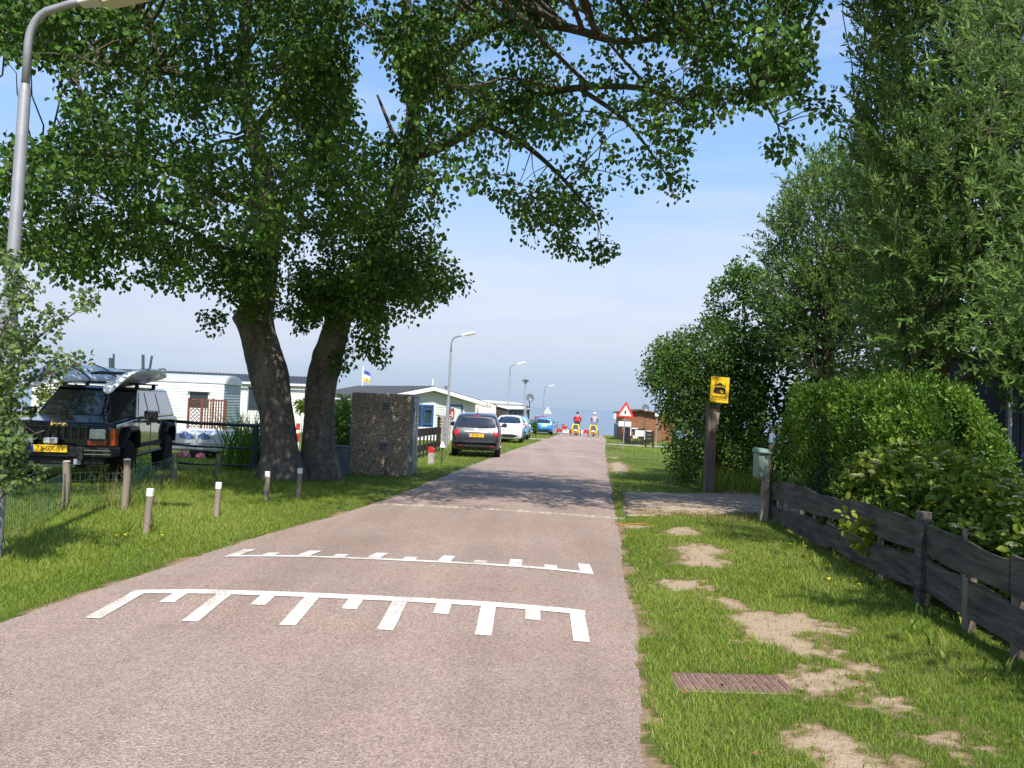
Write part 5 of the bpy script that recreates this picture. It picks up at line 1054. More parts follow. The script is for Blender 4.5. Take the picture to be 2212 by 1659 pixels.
def patch(name, m, parent, bvh, outline, view, off=.006, rnd_=2):
    """a panel laid over the body: outline seen from 'front', 'rear', 'left' or 'right', cast on to the body surface"""
    p = chaikin(outline, rnd_); q = []
    for i in range(len(p)):
        a, c = p[i], p[(i+1) % len(p)]; k = max(1, int(math.dist(a, c)/.05))
        q += [(a[0]+(c[0]-a[0])*t/k, a[1]+(c[1]-a[1])*t/k) for t in range(k)]
    cx_ = sum(a for a, _ in q)/len(q); cy_ = sum(c for _, c in q)/len(q); n = len(q)
    dirs = {'front': Vector((0, 1, 0)), 'rear': Vector((0, -1, 0)), 'left': Vector((-1, 0, 0)), 'right': Vector((1, 0, 0))}; d = dirs[view]; V_ = []
    def cast(u_, v_):
        o = Vector((u_, 0, v_))-d*20 if view in ('front', 'rear') else Vector((0, u_, v_))-d*20
        h = bvh.ray_cast(o, d)
        pt = h[0] if h[0] else bvh.find_nearest(o+d*19)[0]
        return pt-d*off
    for s in (1, .82, .6, .35, .12):
        for (a, c) in q: V_.append(cast(cx_+(a-cx_)*s, cy_+(c-cy_)*s))
    V_.append(cast(cx_, cy_)); rim = [v+d*(off+.02) for v in V_[:n]]; V_ += rim
    F_ = [(r*n+i, r*n+(i+1) % n, (r+1)*n+(i+1) % n, (r+1)*n+i) for r in range(4) for i in range(n)]+[(4*n+i, 4*n+(i+1) % n, 5*n) for i in range(n)]+[(i, 5*n+1+i, 5*n+1+(i+1) % n, (i+1) % n) for i in range(n)]
    b = MB(); b.add(V_, F_); return b.build(name, m, parent, auto=50)
def plate_on(parent, loc, rot, txt, w_=.52, h_=.11):
    pl = part('number_plate', m_plate, parent, lambda b: b.box((0, 0, 0), (w_, .012, h_)), bevel=.004); pl.location = loc; pl.rotation_euler = rot
    part('blue_band', m_eu, pl, lambda b: b.box((-w_/2+.024, -.0075, 0), (.042, .004, h_-.012)))
    if txt: text('plate_text', txt, .105, m_ink, pl, (.022, -.008, -.002), (RAD(90), 0, 0), .001, sx=.92, bold=0)
    return pl
def wheels(root, ys, xw, r, wd, rimr=.62):
    for y in ys:
        for s in (-1, 1):
            t = part('wheel', m_tyre, root, lambda b: b.lathe([(r*.55, -wd/2), (r*.9, -wd/2), (r, -wd/2+.03), (r, wd/2-.03), (r*.9, wd/2), (r*.55, wd/2)], (0, 0, 0), n=28, axis='X'), smooth=False); t.location = (s*xw, y, r)
            part('rim', m_rim, t, lambda b: [b.lathe([(r*rimr, -.01), (r*rimr, wd/2+.004), (r*.5, wd/2-.02), (.05, wd/2-.03)] if s > 0 else [(.05, -wd/2+.03), (r*.5, -wd/2+.02), (r*rimr, -wd/2-.004), (r*rimr, .01)], n=20, axis='X')]+[b.box((s*(wd/2-.012), 0, 0), (.02, r*rimr*1.9, .05), rx=k*math.pi/5) for k in range(5)])
HATCH_TOP = [(0, .52), (.03, .62), (.10, .74), (.30, .86), (.9, .985), (1.02, 1.02), (1.35, 1.21), (1.7, 1.40), (1.9, 1.455), (2.2, 1.49), (2.8, 1.495), (3.2, 1.475), (3.48, 1.43), (3.60, 1.385), (3.70, 1.20), (3.80, 1.00), (3.85, .90), (3.90, .80), (3.93, .66), (3.95, .58)]
HATCH_W = [(0, .60), (.05, .70), (.2, .78), (.5, .825), (1, .845), (3.0, .845), (3.5, .83), (3.75, .80), (3.87, .76), (3.95, .68)]
def hatchback(name, loc, rz, label, pm, L=3.95, Wd=.845, H=1.495, tumble=.42, rear=True, plate='', det={}):
    root = empty(name, loc, rz, label, 'car', 'cars parked on the grass verge')
    ky, kx, kz = L/3.95, Wd/.845, H/1.495
    ys = np.unique(np.concatenate([np.linspace(0, .3, 10), np.linspace(.3, 3.4, 40), np.linspace(3.4, 3.95, 24)]))
    top = np.interp(ys, *zip(*HATCH_TOP)); hw = np.interp(ys, *zip(*HATCH_W)); belt = np.interp(ys, [0, 1, 3.4, 3.95], [.80, .95, 1.0, .92])
    for a in (top, hw):
        a[1:-1] = (a[:-2]+2*a[1:-1]+a[2:])/4
    bot = np.interp(ys, [0, .1, .5, 3.4, 3.85, 3.95], [.30, .22, .20, .20, .24, .34])
    V_ = []; n = 22
    for y, zt, w_, zb, bo in zip(ys, top, hw, belt, bot):
        zb = min(zb, zt-.07); rw = max(w_*.97-(zt-zb)*tumble*.85, .3)
        half = [(0, bo), (w_*.75, bo), (w_*.93, bo+.05), (w_*.985, bo+.16), (w_, (bo+zb)/2+.05), (w_*.992, zb-.10), (w_*.965, zb), (rw+(w_*.965-rw)*.45, zb+(zt-zb)*.5), (rw, zt-.075*min(1, (zt-zb)/.2)), (rw*.90, zt-.03*min(1, (zt-zb)/.2)), (rw*.55, zt-.006), (0, zt)]
        full = half+[(-x, z) for x, z in half[-2:0:-1]]
        V_ += [(x*kx, y*ky, z*kz) for x, z in full]
    F_ = [(i*n+j, i*n+(j+1) % n, (i+1)*n+(j+1) % n, (i+1)*n+j) for i in range(len(ys)-1) for j in range(n)]+[tuple(range(n)), tuple((len(ys)-1)*n+j for j in reversed(range(n)))]
    b = MB(); b.add(V_, F_); body = b.build('body', pm, root, auto=32)
    bv = BVHTree.FromPolygons([Vector(v) for v in b.v], b.f)
    def S2(o): return [(x*kx, z*kz) for x, z in o]
    def Sy(o): return [(y*ky, z*kz) for y, z in o]
    patch('rear_window', m_cglass, root, bv, S2([(-.50, 1.33), (.50, 1.33), (.57, 1.22), (.665, 1.01), (.60, .985), (-.60, .985), (-.665, 1.01), (-.57, 1.22)]), 'rear')
    patch('windscreen', m_cglass, root, bv, S2([(-.52, 1.43), (.52, 1.43), (.60, 1.25), (.70, 1.06), (.55, 1.04), (-.55, 1.04), (-.70, 1.06), (-.60, 1.25)]), 'front')
    for s, vw in ((1, 'left'), (-1, 'right')):
        patch('side_window', m_cglass, root, bv, Sy([(1.42, 1.05), (1.80, 1.36), (2.25, 1.42), (2.28, 1.02)]), vw, rnd_=1); patch('side_window', m_cglass, root, bv, Sy([(2.36, 1.02), (2.33, 1.42), (2.95, 1.41), (3.22, 1.30), (3.2, 1.06)]), vw, rnd_=1)
        for y in (.72, 3.24): patch('wheel_arch', m_trim, root, bv, Sy([(y+.36*math.cos(t), .29+.36*math.sin(t)) for t in np.linspace(-.25, 3.39, 18)]), vw, off=.004, rnd_=0)
        patch('sill', m_trim, root, bv, Sy([(1.1, .31), (2.85, .31), (2.85, .23), (1.1, .23)]), vw, off=.004, rnd_=0)
        patch('door_seam', m_trim, root, bv, Sy([(2.30, .98), (2.315, .98), (2.315, .4), (2.30, .4)]), vw, off=.002, rnd_=0)
        patch('tail_light', m_tail, root, bv, S2([(s*.565, .93), (s*.74, .915), (s*.75, .80), (s*.70, .70), (s*.60, .74)]) if not det.get('round') else S2([(s*(.64+.085*math.cos(t)), .82+.11*math.sin(t)) for t in np.linspace(0, 6.0, 12)]), 'rear', off=.012)
        patch('headlight', m_hlens, root, bv, S2([(s*.42, .74), (s*.62, .80), (s*.76, .88), (s*.74, .76), (s*.60, .68)]), 'front', off=.01)
        mi = part('mirror', pm, root, lambda b: b.lathe([(.02, -.09), (.07, -.06), (.085, 0), (.07, .07), (.02, .10)], (0, 0, 0), n=12, axis='X'), smooth=True); mi.location = (s*(Wd+.10), 1.42*ky, 1.04*kz); part('arm', m_trim, mi, lambda b: b.box((-s*.10, .0, -.04), (.14, .05, .05))); part('mirror_glass', m_cglass, mi, lambda b: b.box((0, .062, 0), (.13, .03, .10)))
    patch('rear_bumper_lower', m_trim, root, bv, S2([(-.60, .43), (.60, .43), (.64, .37), (.56, .30), (-.56, .30), (-.64, .37)]), 'rear', off=.008, rnd_=1)
    patch('tailgate_seam', m_trim, root, bv, S2([(-.56, .605), (.56, .605), (.56, .595), (-.56, .595)]), 'rear', off=.003, rnd_=0)
    patch('chrome_strip', m_chrome, root, bv, S2([(-.38, .875), (.38, .875), (.40, .855), (-.40, .855)]), 'rear', off=.012, rnd_=0)
    patch('badge', m_chrome, root, bv, S2([(.055*math.cos(t), .93+.04*math.sin(t)) for t in np.linspace(0, 6, 10)]), 'rear', off=.01, rnd_=0)
    patch('brake_light', m_tail, root, bv, S2([(-.12, 1.40), (.12, 1.40), (.12, 1.375), (-.12, 1.375)]), 'rear', off=.008, rnd_=0)
    patch('grille', m_trim, root, bv, S2([(-.36, .70), (-.05, .675), (.05, .675), (.36, .70), (.34, .655), (-.34, .655)]), 'front', off=.006, rnd_=1)
    patch('lower_intake', m_trim, root, bv, S2([(-.46, .48), (.46, .48), (.52, .38), (.40, .30), (-.40, .30), (-.52, .38)]), 'front', off=.006, rnd_=1)
    for s in (-1, 1): patch('fog_lamp', m_hlens, root, bv, S2([(s*(.60+.055*math.cos(t)), .42+.055*math.sin(t)) for t in np.linspace(0, 6, 10)]), 'front', off=.012, rnd_=0); patch('reflector', m_tail, root, bv, S2([(s*.50, .40), (s*.60, .41), (s*.60, .375), (s*.50, .365)]), 'rear', off=.014, rnd_=0)
    part('wiper', m_trim, root, lambda b: b.tube([(-.02, 3.83*ky, 1.0*kz), (-.30, 3.80*ky, 1.055*kz), (-.36, 3.80*ky, 1.05*kz)], .012, 5)); part('aerial', m_trim, root, lambda b: b.tube([(0, 3.35*ky, 1.45*kz), (0, 3.50*ky, 1.66*kz)], [.012, .005], 6))
    if rear:
        plate_on(root, (0, 3.915*ky, .735*kz), (RAD(-8), 0, math.pi), plate)
        if det.get('hook'): part('tow_hook', m_trim, root, lambda b: b.tube([(0, 3.9, .30), (0, 4.03, .30), (0, 4.04, .42)], .018, 8))
    else: plate_on(root, (-.0, .02, .40*kz), (0, 0, 0), plate)
    wheels(root, (.72*ky, 3.24*ky), (Wd-.115), .29*kz, .19); return root
yq = Vector((-1.16, 26.0, gz(26))); ryaw = RAD(180)
hatchback('parked_hatchback', (yq.x, yq.y+3.95-.2, yq.z), RAD(180.5), 'dark grey metallic hatchback parked beside the street lamp, its rear towards the hut', paint('grey_metallic_paint', (.050, .047, .053), .6), plate='SF-981-S', det={'hook': 1})
q = Gd(1096, 41.2); hatchback('parked_hatchback', (q.x, q.y, q.z), RAD(-3), 'white hatchback parked nose towards the grey hatchback', paint('white_car_paint', (.78, .78, .78), 0, .25), L=3.6, Wd=.80, H=1.48, rear=False, plate='5-ZKS-45')
q = Gd(1121, 48.6); hatchback('parked_hatchback', (q.x, q.y+3.4, q.z), RAD(176), 'light blue hatchback with round tail lights half hidden behind the white hatchback', paint('light_blue_paint', (.13, .42, .60), .3), L=3.6, Wd=.83, H=1.5, plate='', det={'round': 1})
q = Gd(1177, 65.2); hatchback('parked_hatchback', (q.x, q.y+3.5, q.z), RAD(178), 'bright blue hatchback parked near the sea barrier', paint('bright_blue_paint', (.01, .27, .62), .25), L=3.56, Wd=.80, H=1.47, plate='')
q = Gd(1173, 70.2); hatchback('parked_hatchback', (q.x, q.y+3.9, q.z), RAD(178), 'red hatchback hidden behind the bright blue hatchback', paint('red_car_paint', (.42, .03, .06), .2), L=3.9, Wd=.82, H=1.62, plate='')

# ---- black off-roader
m_jet = paint('black_car_paint', (.010, .010, .013), .2, .22)
jp = empty('off_roader', (-7.05, 12.1, -.07), RAD(11), 'boxy black off-roader with orange side markers parked behind the mesh fence', 'car')
XM = Matrix(((0, 0, 1, 0), (1, 0, 0, 0), (0, 1, 0, 0), (0, 0, 0, 1)))
side = [(.02, .56), (0, .62), (-.01, .98), (.05, 1.02), (1.2, 1.085), (4.12, 1.085), (4.19, .98), (4.19, .52), (3.83, .50), (3.74, .80), (3.60, .90), (3.12, .90), (2.98, .80), (2.90, .46), (1.24, .46), (1.16, .80), (1.02, .90), (.54, .90), (.40, .80), (.34, .56)]
jb = part('body', m_jet, jp, lambda b: b.prism(side, 1.68, Matrix.Translation((-.84, 0, 0)) @ XM), bevel=.03, seg=3)
part('underbody', m_black, jp, lambda b: b.box((0, 2.1, .62), (1.30, 3.95, .5)))
def cabf(b):
    lo = [(-.80, 1.22), (.80, 1.22), (.80, 4.10), (-.80, 4.10)]; hi = [(-.645, 1.80), (.645, 1.80), (.645, 3.97), (-.645, 3.97)]
    b.add([(x, y, 1.085) for x, y in lo]+[(x, y, 1.60) for x, y in hi], [(3, 2, 1, 0), (4, 5, 6, 7), (0, 1, 5, 4), (1, 2, 6, 5), (2, 3, 7, 6), (3, 0, 4, 7)])
part('cabin', m_jet, jp, cabf, bevel=.025)
part('roof', m_jet, jp, lambda b: b.add([(-.67, 1.72, 1.585), (.67, 1.72, 1.585), (.67, 4.0, 1.585), (-.67, 4.0, 1.585), (-.58, 1.82, 1.635), (.58, 1.82, 1.635), (.58, 3.92, 1.635), (-.58, 3.92, 1.635)], [(3, 2, 1, 0), (4, 5, 6, 7), (0, 1, 5, 4), (1, 2, 6, 5), (2, 3, 7, 6), (3, 0, 4, 7)]), bevel=.02)
part('bonnet', m_jet, jp, lambda b: b.add([(-.72, .06, 1.025), (.72, .06, 1.025), (.74, 1.2, 1.09), (-.74, 1.2, 1.09), (-.66, .10, 1.05), (.66, .10, 1.05), (.68, 1.17, 1.118), (-.68, 1.17, 1.118)], [(3, 2, 1, 0), (4, 5, 6, 7), (0, 1, 5, 4), (1, 2, 6, 5), (2, 3, 7, 6), (3, 0, 4, 7)]), bevel=.015)
def facepanel(name, m, c4, off=.008, inset=0):
    """a pane laid on a sloping cabin face; corners given in order"""
    c = [Vector(p) for p in c4]; n_ = (c[1]-c[0]).cross(c[2]-c[1]).normalized()
    return part(name, m, jp, lambda b: b.add([p+n_*off for p in c]+[p-n_*.01 for p in c], [(0, 1, 2, 3), (0, 4, 5, 1), (1, 5, 6, 2), (2, 6, 7, 3), (3, 7, 4, 0)]))
def fr_(t, x): return (x*(1-t)*.80/.80*1.0+0, 1.22+.58*t, 1.085+.515*t)
facepanel('windscreen', m_cglass, [(-.735, 1.265, 1.125), (.735, 1.265, 1.125), (.60, 1.765, 1.568), (-.60, 1.765, 1.568)])
def sp(s, y, t): return (s*(.80-.155*t), y, 1.085+.515*t)
for s in (1, -1):
    for (ya, yb, yc, yd) in ((1.42, 2.02, 2.10, 1.86), (2.14, 2.78, 2.83, 2.19), (2.94, 3.86, 3.72, 2.98)):
        q_ = [sp(s, ya, .10), sp(s, yb, .10), sp(s, yc, .88), sp(s, yd, .88)]; facepanel('side_window', m_cglass, q_ if s > 0 else q_[::-1])
    for y in (2.08, 2.86): part('door_seam', m_trim, jp, lambda b: b.box((s*.842, y, .76), (.006, .012, .58)))
    part('door_seam', m_trim, jp, lambda b: b.box((s*.842, 1.30, .76), (.006, .012, .58)))
    for y in (1.93, 2.72): part('door_handle', m_black, jp, lambda b: b.box((s*.848, y, .985), (.03, .16, .05)), bevel=.008)
    part('side_strip', m_trim, jp, lambda b: b.box((s*.847, 2.07, .62), (.02, 1.62, .07))); part('sill_strip', m_grey, jp, lambda b: b.box((s*.845, 2.07, .475), (.02, 1.62, .035)))
    for y in (.78, 3.36): part('wheel_flare', m_black, jp, lambda b: [b.tube([(s*.85, y-.42, .62), (s*.87, y-.36, .80), (s*.88, y-.24, .92), (s*.88, y+.24, .92), (s*.87, y+.36, .80), (s*.85, y+.42, .60)], .055, 6)])
    mi = part('mirror', m_black, jp, lambda b: b.box((s*.98, 1.50, 1.15), (.22, .10, .16)), bevel=.02); part('arm', m_black, mi, lambda b: b.box((s*.85, 1.47, 1.10), (.1, .05, .05)))
    hl = part('headlight', m_hlens, jp, lambda b: b.box((s*.585, -.018, .865), (.24, .04, .165)), bevel=.02); part('bezel', m_trim, hl, lambda b: [b.box((s*.585, -.012, .865+k*.095), (.29, .03, .022)) for k in (-1, 1)]+[b.box((s*.585+k*.135, -.0125, .865), (.022, .029, .166)) for k in (-1, 1)])
    part('side_marker', m_amber, jp, lambda b: b.add([(s*.775, -.02, .69), (s*.835, -.01, .69), (s*.852, .10, .69), (s*.775, -.02, .95), (s*.835, -.01, .95), (s*.852, .10, .95)], [(0, 1, 4, 3), (1, 2, 5, 4)])); part('indicator', mat('red_amber_lens', (.30, .045, .02), .3, var=.2, coat=.5), jp, lambda b: b.box((s*.585, -.018, .725), (.285, .03, .075)), bevel=.006)
    fg = part('fog_lamp', m_hlens, jp, lambda b: b.box((-.20+s*.17, -.16, .755), (.20, .07, .10)), bevel=.02); part('bracket', m_black, fg, lambda b: b.box((-.20+s*.17, -.115, .70), (.1, .05, .10)))
part('grille', m_black, jp, lambda b: b.box((0, -.014, .87), (.86, .02, .20)))
for k in range(9): part('grille_bar', m_jet, jp, lambda b: b.box((-.43+.1075*k, -.034, .87), (.022, .03, .205)))
for z_ in (.765, .975): part('grille_surround', m_jet, jp, lambda b: b.box((0, -.03, z_), (.90, .045, .025)))
part('bumper', m_black, jp, lambda b: [b.box((0, -.10, .585), (1.70, .14, .16)), b.box((0, -.06, .45), (1.45, .10, .12)), b.box((-.95+.12, .06, .585), (.08, .3, .15)), b.box((.95-.12, .06, .585), (.08, .3, .15))], bevel=.02)
for x in (-.6, .62):
    for z_ in (.56, .62): part('bumper_strip', m_chrome, jp, lambda b: b.box((x, -.172, z_), (.42, .006, .012)))
part('overrider', m_trim, jp, lambda b: b.box((.40, -.17, .57), (.09, .06, .2)), bevel=.01)
part('skid_plate', m_grey, jp, lambda b: b.box((-.1, -.06, .38), (.8, .02, .07), rx=.5)); part('tow_eye', m_grey, jp, lambda b: b.box((.35, -.12, .44), (.1, .04, .09)))
plate_on(jp, (-.04, -.195, .635), (RAD(-4), 0, 0), '73-GX-SV')
text('bonnet_lettering', 'Jeep', .115, mat('gold_lettering', (.80, .50, .10), .3, var=.05), jp, (.02, -.012, 1.008), (RAD(68), 0, 0), .003, sx=1.25, bold=.004)
part('wiper', m_black, jp, lambda b: [b.tube([(x, 1.20, 1.10), (x+.42, 1.30, 1.155)], .01, 5) for x in (-.55, .05)])
wheels(jp, (.78, 3.36), .76, .37, .23, .55)
for y in (1.95, 3.1): 
    rb = part('roof_bar', m_black, jp, lambda b: b.box((0, y, 1.70), (1.36, .05, .03)), bevel=.006)
    part('bar_foot', m_black, rb, lambda b: [b.box((s*.60, y, 1.655), (.06, .06, .08)) for s in (-1, 1)])
part('spare_hitch', m_black, jp, lambda b: b.box((.55, 4.26, .52), (.3, .16, .14)), bevel=.02)
# ---- boards on the roof
def board(label, nose, tail, width, roll, motif):
    nose = jp.matrix_basis @ Vector(nose); tail = jp.matrix_basis @ Vector(tail); ax_b = (tail-nose).normalized(); side_ = ax_b.cross(Vector((0, 0, 1))).normalized(); up_ = side_.cross(ax_b)
    side_, up_ = (side_*math.cos(roll)+up_*math.sin(roll)), (up_*math.cos(roll)-side_*math.sin(roll)); Lb = (tail-nose).length
    r = empty('windsurf_board', (nose+tail)/2, 0, label, 'windsurf board', 'boards strapped on the roof')
    n = 28; m_ = 14; V_ = []
    for i in range(n+1):
        t = i/n; w_ = width/2*(math.sin(math.pi*min(1, (t*.96+.02)))**.55)*(1.0 if t < .55 else 1-.35*((t-.55)/.45)**2); w_ = max(w_, .012); th_ = .075*(math.sin(math.pi*(t*.96+.02))**.4)+.004
        kick = -.22*max(0, 1-t/.32)**2
        for j in range(m_):
            a = 2*math.pi*j/m_; ca, sa = math.cos(a), math.sin(a); V_.append(nose+ax_b*(Lb*t)+side_*(w_*math.copysign(abs(ca)**.8, ca))+up_*(th_*math.copysign(abs(sa)**.9, sa)+kick))
    F_ = [(i*m_+j, i*m_+(j+1) % m_, (i+1)*m_+(j+1) % m_, (i+1)*m_+j) for i in range(n) for j in range(m_)]+[tuple(range(m_)), tuple(n*m_+j for j in reversed(range(m_)))]
    b = MB(); b.add(V_, F_); hull = b.build('hull', m_gel, r, auto=60); under(hull, r)
    bv = BVHTree.FromPolygons([Vector(v) for v in b.v], b.f)
    for k, (t, sd_, mm) in enumerate(motif):
        c = nose+ax_b*(Lb*t)+side_*(sd_*width); V2 = []
        for (du, dv_) in ((-.10, -.012), (.10, -.03), (.13, .03), (-.06, .03)):
            h = bv.ray_cast(c+ax_b*du+side_*dv_+up_*2, -up_); V2.append((h[0] or c)+up_*.004)
        o = part('print', mm, r, lambda b_: b_.add(V2, [(0, 1, 2, 3)])); under(o, r)
    for t in (.42, .72):
        o = part('strap', m_black, r, lambda b_: b_.tube([nose+ax_b*(Lb*t)+side_*(width*.5*math.cos(a))+up_*(.092*math.sin(a)) for a in np.linspace(0, 3.14, 9)], .012, 5)); under(o, r)
    o = part('fin_end', m_black, r, lambda b_: b_.box(tail-ax_b*.06, (.05, .12, .05))); under(o, r); return r
board('white windsurf board with a blue print, nose over the driver side of the off-roader windscreen', (.36, .86, 1.74), (.64, 3.75, 1.88), .68, RAD(28), [(.10, .05, m_mb), (.14, -.12, m_mb)])
board('white windsurf board with red and blue stripes, nose over the passenger side of the off-roader', (-.80, .92, 1.78), (-.06, 3.6, 1.93), .66, RAD(-24), [(.14, .05, m_red), (.16, -.08, m_mb)])
mp0 = jp.matrix_basis @ Vector((.1, 1.3, 1.86)); mp1 = jp.matrix_basis @ Vector((.45, 4.3, 1.93))
ms_ = tag(part('mast_bundle', m_black, None, lambda b: [b.tube([mp0+Vector((k*.07, 0, k*.012)), mp1+Vector((k*.05, 0, 0))], .022, 7) for k in (-1, 0, 1)]), 'bundle of dark sail masts lying between the two boards', 'masts')

# ================================================================== RIGHT SIDE AND FAR END
m_plank = mat('black_stained_plank', (.028, .025, .023), .8, scale=3, col2=(.15, .13, .112), bump=.9, bscale=10, stretch=(6, .7, 6), spec=.4)
m_grn = mat('old_green_plastic', (.16, .25, .20), .6, scale=7, col2=(.26, .34, .28), bump=.15)
def wavy_plank(name, parent, a, c, zt0, zb0, zt1, zb1, th=.028, amp=.018, n=26):
    """a sawn board with waney edges; a -> c are ground points of its run"""
    a = Vector(a); c = Vector(c); d = (c-a).normalized(); s = Vector((-d.y, d.x, 0))*th/2; V_ = []; ph = rnd.uniform(0, 6)
    for k in range(n+1):
        t = k/n; p = a.lerp(c, t); L_ = (c-a).length*t
        zt = zt0+(zt1-zt0)*t+amp*math.sin(L_*2.6+ph)+amp*.5*math.sin(L_*7+2*ph)+rnd.uniform(-.003, .003); zb = zb0+(zb1-zb0)*t+amp*.8*math.sin(L_*2.1+ph*1.7)+amp*.4*math.sin(L_*6+ph)+rnd.uniform(-.003, .003)
        V_ += [p-s+Vector((0, 0, zb)), p-s+Vector((0, 0, zt)), p+s+Vector((0, 0, zt-.004)), p+s+Vector((0, 0, zb))]
    F_ = [(k*4+i, k*4+(i+1) % 4, k*4+4+(i+1) % 4, k*4+4+i) for k in range(n) for i in range(4)]+[(3, 2, 1, 0), (n*4, n*4+1, n*4+2, n*4+3)]
    b = MB(); b.add(V_, F_); o = b.build(name, m_plank, parent, auto=40); under(o, parent); return o
pf = empty('plank_fence', (3.72, 11.0, 0), 0, 'low fence of two wavy black-stained planks bordering the verge', 'fence')
fA, fB, fC, fD = Vector((3.76, 11.02, 0)), Vector((3.42, 6.42, 0)), Vector((3.41, 6.28, 0)), Vector((3.18, 3.2, 0)); fM = fA.lerp(fB, .52)
wavy_plank('plank', pf, fA, fB, .615, .335, .70, .46); wavy_plank('plank', pf, fA, fM-Vector((0, .004, 0)), .27, .02, .32, .08); wavy_plank('plank', pf, fM, fB, .33, .085, .40, .12)
wavy_plank('plank', pf, fC, fC.lerp(fD, .38), .68, .45, .645, .41); wavy_plank('plank', pf, fC.lerp(fD, .385), fD, .66, .40, .63, .38); wavy_plank('plank', pf, fC, fD, .38, .12, .34, .07)
def fpost(p, h, w_, m=None, dx=.05, tilt=0):
    o = part('post', m or m_plank, pf, lambda b: b.box((p.x+dx, p.y, h/2-.05), (w_, w_, h+.1), rz=.06, ry=tilt), bevel=.006); under(o, pf)
fpost(Vector((3.415, 6.35, 0)), .78, .09, dx=-.012); fpost(Vector((3.29, 5.05, 0)), .56, .08, m_wdark, .06); fpost(Vector((3.33, 5.66, 0)), .40, .07, m_wdark, .05); fpost(Vector((3.2, 4.2, 0)), .5, .07, m_wdark, .05)
for t in (.06, .15, .26, .38, .5, .64, .8): fpost(fA.lerp(fB, t), .52-.04*math.sin(t*9), .045, m_wdark, .045)
fpost(Vector((3.37, 5.85, 0)), .72, .03, m_wood, .08); fpost(fA+Vector((-.0, .12, 0)), .74, .12, m_plank, .02)
# mail post with letter box
mq = G(1648, 1128); mpz = empty('gate_post', (mq.x, mq.y+.03, 0), 0, 'leaning weathered gate post with a small blue plate at the driveway', 'post')
part('base_post', m_wood, mpz, lambda b: b.add([(-.055, -.05, -.1), (.06, -.05, -.1), (.06, .05, -.1), (-.055, .05, -.1), (.0, -.045, .78), (.085, -.045, .74), (.085, .045, .74), (.0, .045, .78)], [(3, 2, 1, 0), (4, 5, 6, 7), (0, 1, 5, 4), (1, 2, 6, 5), (2, 3, 7, 6), (3, 0, 4, 7)]), bevel=.006)
part('stick', m_wood, mpz, lambda b: b.tube([(.03, -.055, .45), (.06, -.055, .9), (.09, -.055, 1.34)], [.032, .03, .026], 6)); part('blue_plate', mat('blue_plate_enamel', (.10, .20, .42), .5, scale=12, col2=(.35, .42, .50)), mpz, lambda b: b.box((.065, -.092, 1.20), (.075, .008, .13), ry=.07))
bx_ = at(1641, 1000, 11.15); lbx = empty('letter_box', (bx_.x+.01, bx_.y-.02, at(1641, 1032, 11.15).z), RAD(8), 'faded green plastic letter box hanging on the leaning gate post', 'letter box'); lbx.rotation_euler = (0, RAD(3), RAD(8))
def lbf(b):
    b.add([(-.07, -.075, 0), (.07, -.075, 0), (.07, .075, 0), (-.07, .075, 0), (-.085, -.095, .04), (.085, -.095, .04), (.085, .085, .03), (-.085, .085, .03), (-.098, -.10, .345), (.098, -.10, .345), (.098, .085, .36), (-.098, .085, .36)], [(3, 2, 1, 0), (8, 9, 10, 11), (0, 1, 5, 4), (1, 2, 6, 5), (2, 3, 7, 6), (3, 0, 4, 7), (4, 5, 9, 8), (5, 6, 10, 9), (6, 7, 11, 10), (7, 4, 8, 11)])
part('body', m_grn, lbx, lbf, bevel=.012); part('lid', m_grn, lbx, lambda b: b.prism([(-.13, .352), (.10, .365), (.10, .40), (.04, .428), (-.06, .425), (-.125, .40), (-.135, .37)], .225, Matrix(((0, 0, 1, -.1125), (1, 0, 0, 0), (0, 1, 0, 0), (0, 0, 0, 1)))), bevel=.008); part('bracket', m_black, lbx, lambda b: b.box((.08, .06, .30), (.10, .06, .05)))
# yellow sign on its timber post
m_yel = mat('sign_yellow', (.80, .50, .02), .4, scale=5, var=.06); m_ink2 = mat('sign_black', (.02, .014, .012), .5, var=.1)
vq = G(1533, 1063); vp = empty('timber_post', (vq.x, vq.y, gz(vq.y)), RAD(6), 'stout old timber post carrying the yellow sign', 'post'); vt = at(1536, 876, 15.5).z-gz(15.5)
part('shaft', m_wdark, vp, lambda b: b.box((0, .06, vt/2-.05), (.185, .16, vt+.1)), bevel=.012); part('cap_board', m_wdark, vp, lambda b: b.box((0, .06, vt-.07), (.215, .19, .05)), bevel=.006); part('cap_block', m_wood, vp, lambda b: b.box((-.08, .0, vt+.03), (.06, .06, .06)))
part('sign_stick', m_wood, vp, lambda b: b.box((.13, .02, vt+.05), (.055, .04, .85), ry=.04))
sc_ = at(1554.5, 842, 15.42); ys_ = empty('yellow_sign', (sc_.x, sc_.y, sc_.z), RAD(4), 'yellow campsite sign with a black barn and caravan emblem on the timber post', 'sign'); ys_.rotation_euler = (RAD(-2), RAD(2.6), RAD(4))
part('panel', m_yel, ys_, lambda b: b.box((0, 0, 0), (.375, .014, .515)), bevel=.004); part('rim', m_ink2, ys_, lambda b: b.box((0, .010, 0), (.385, .006, .525)))
kf = .375/245.
def em(pts, name='emblem', m=None, dy=0):
    return part(name, m or m_ink2, ys_, lambda b: b.prism([((x-310)*kf, (316-y)*kf) for x, y in pts], .003, Matrix(((1, 0, 0, 0), (0, 0, -1, -.0072-dy), (0, 1, 0, 0), (0, 0, 0, 1)))))
em([(247, 213), (254, 213), (254, 292), (247, 292)]); em([(377, 222), (384, 222), (384, 295), (377, 295)])
em([(226, 264), (270, 246), (310, 222), (352, 250), (397, 274), (352, 268), (310, 264), (270, 264)])
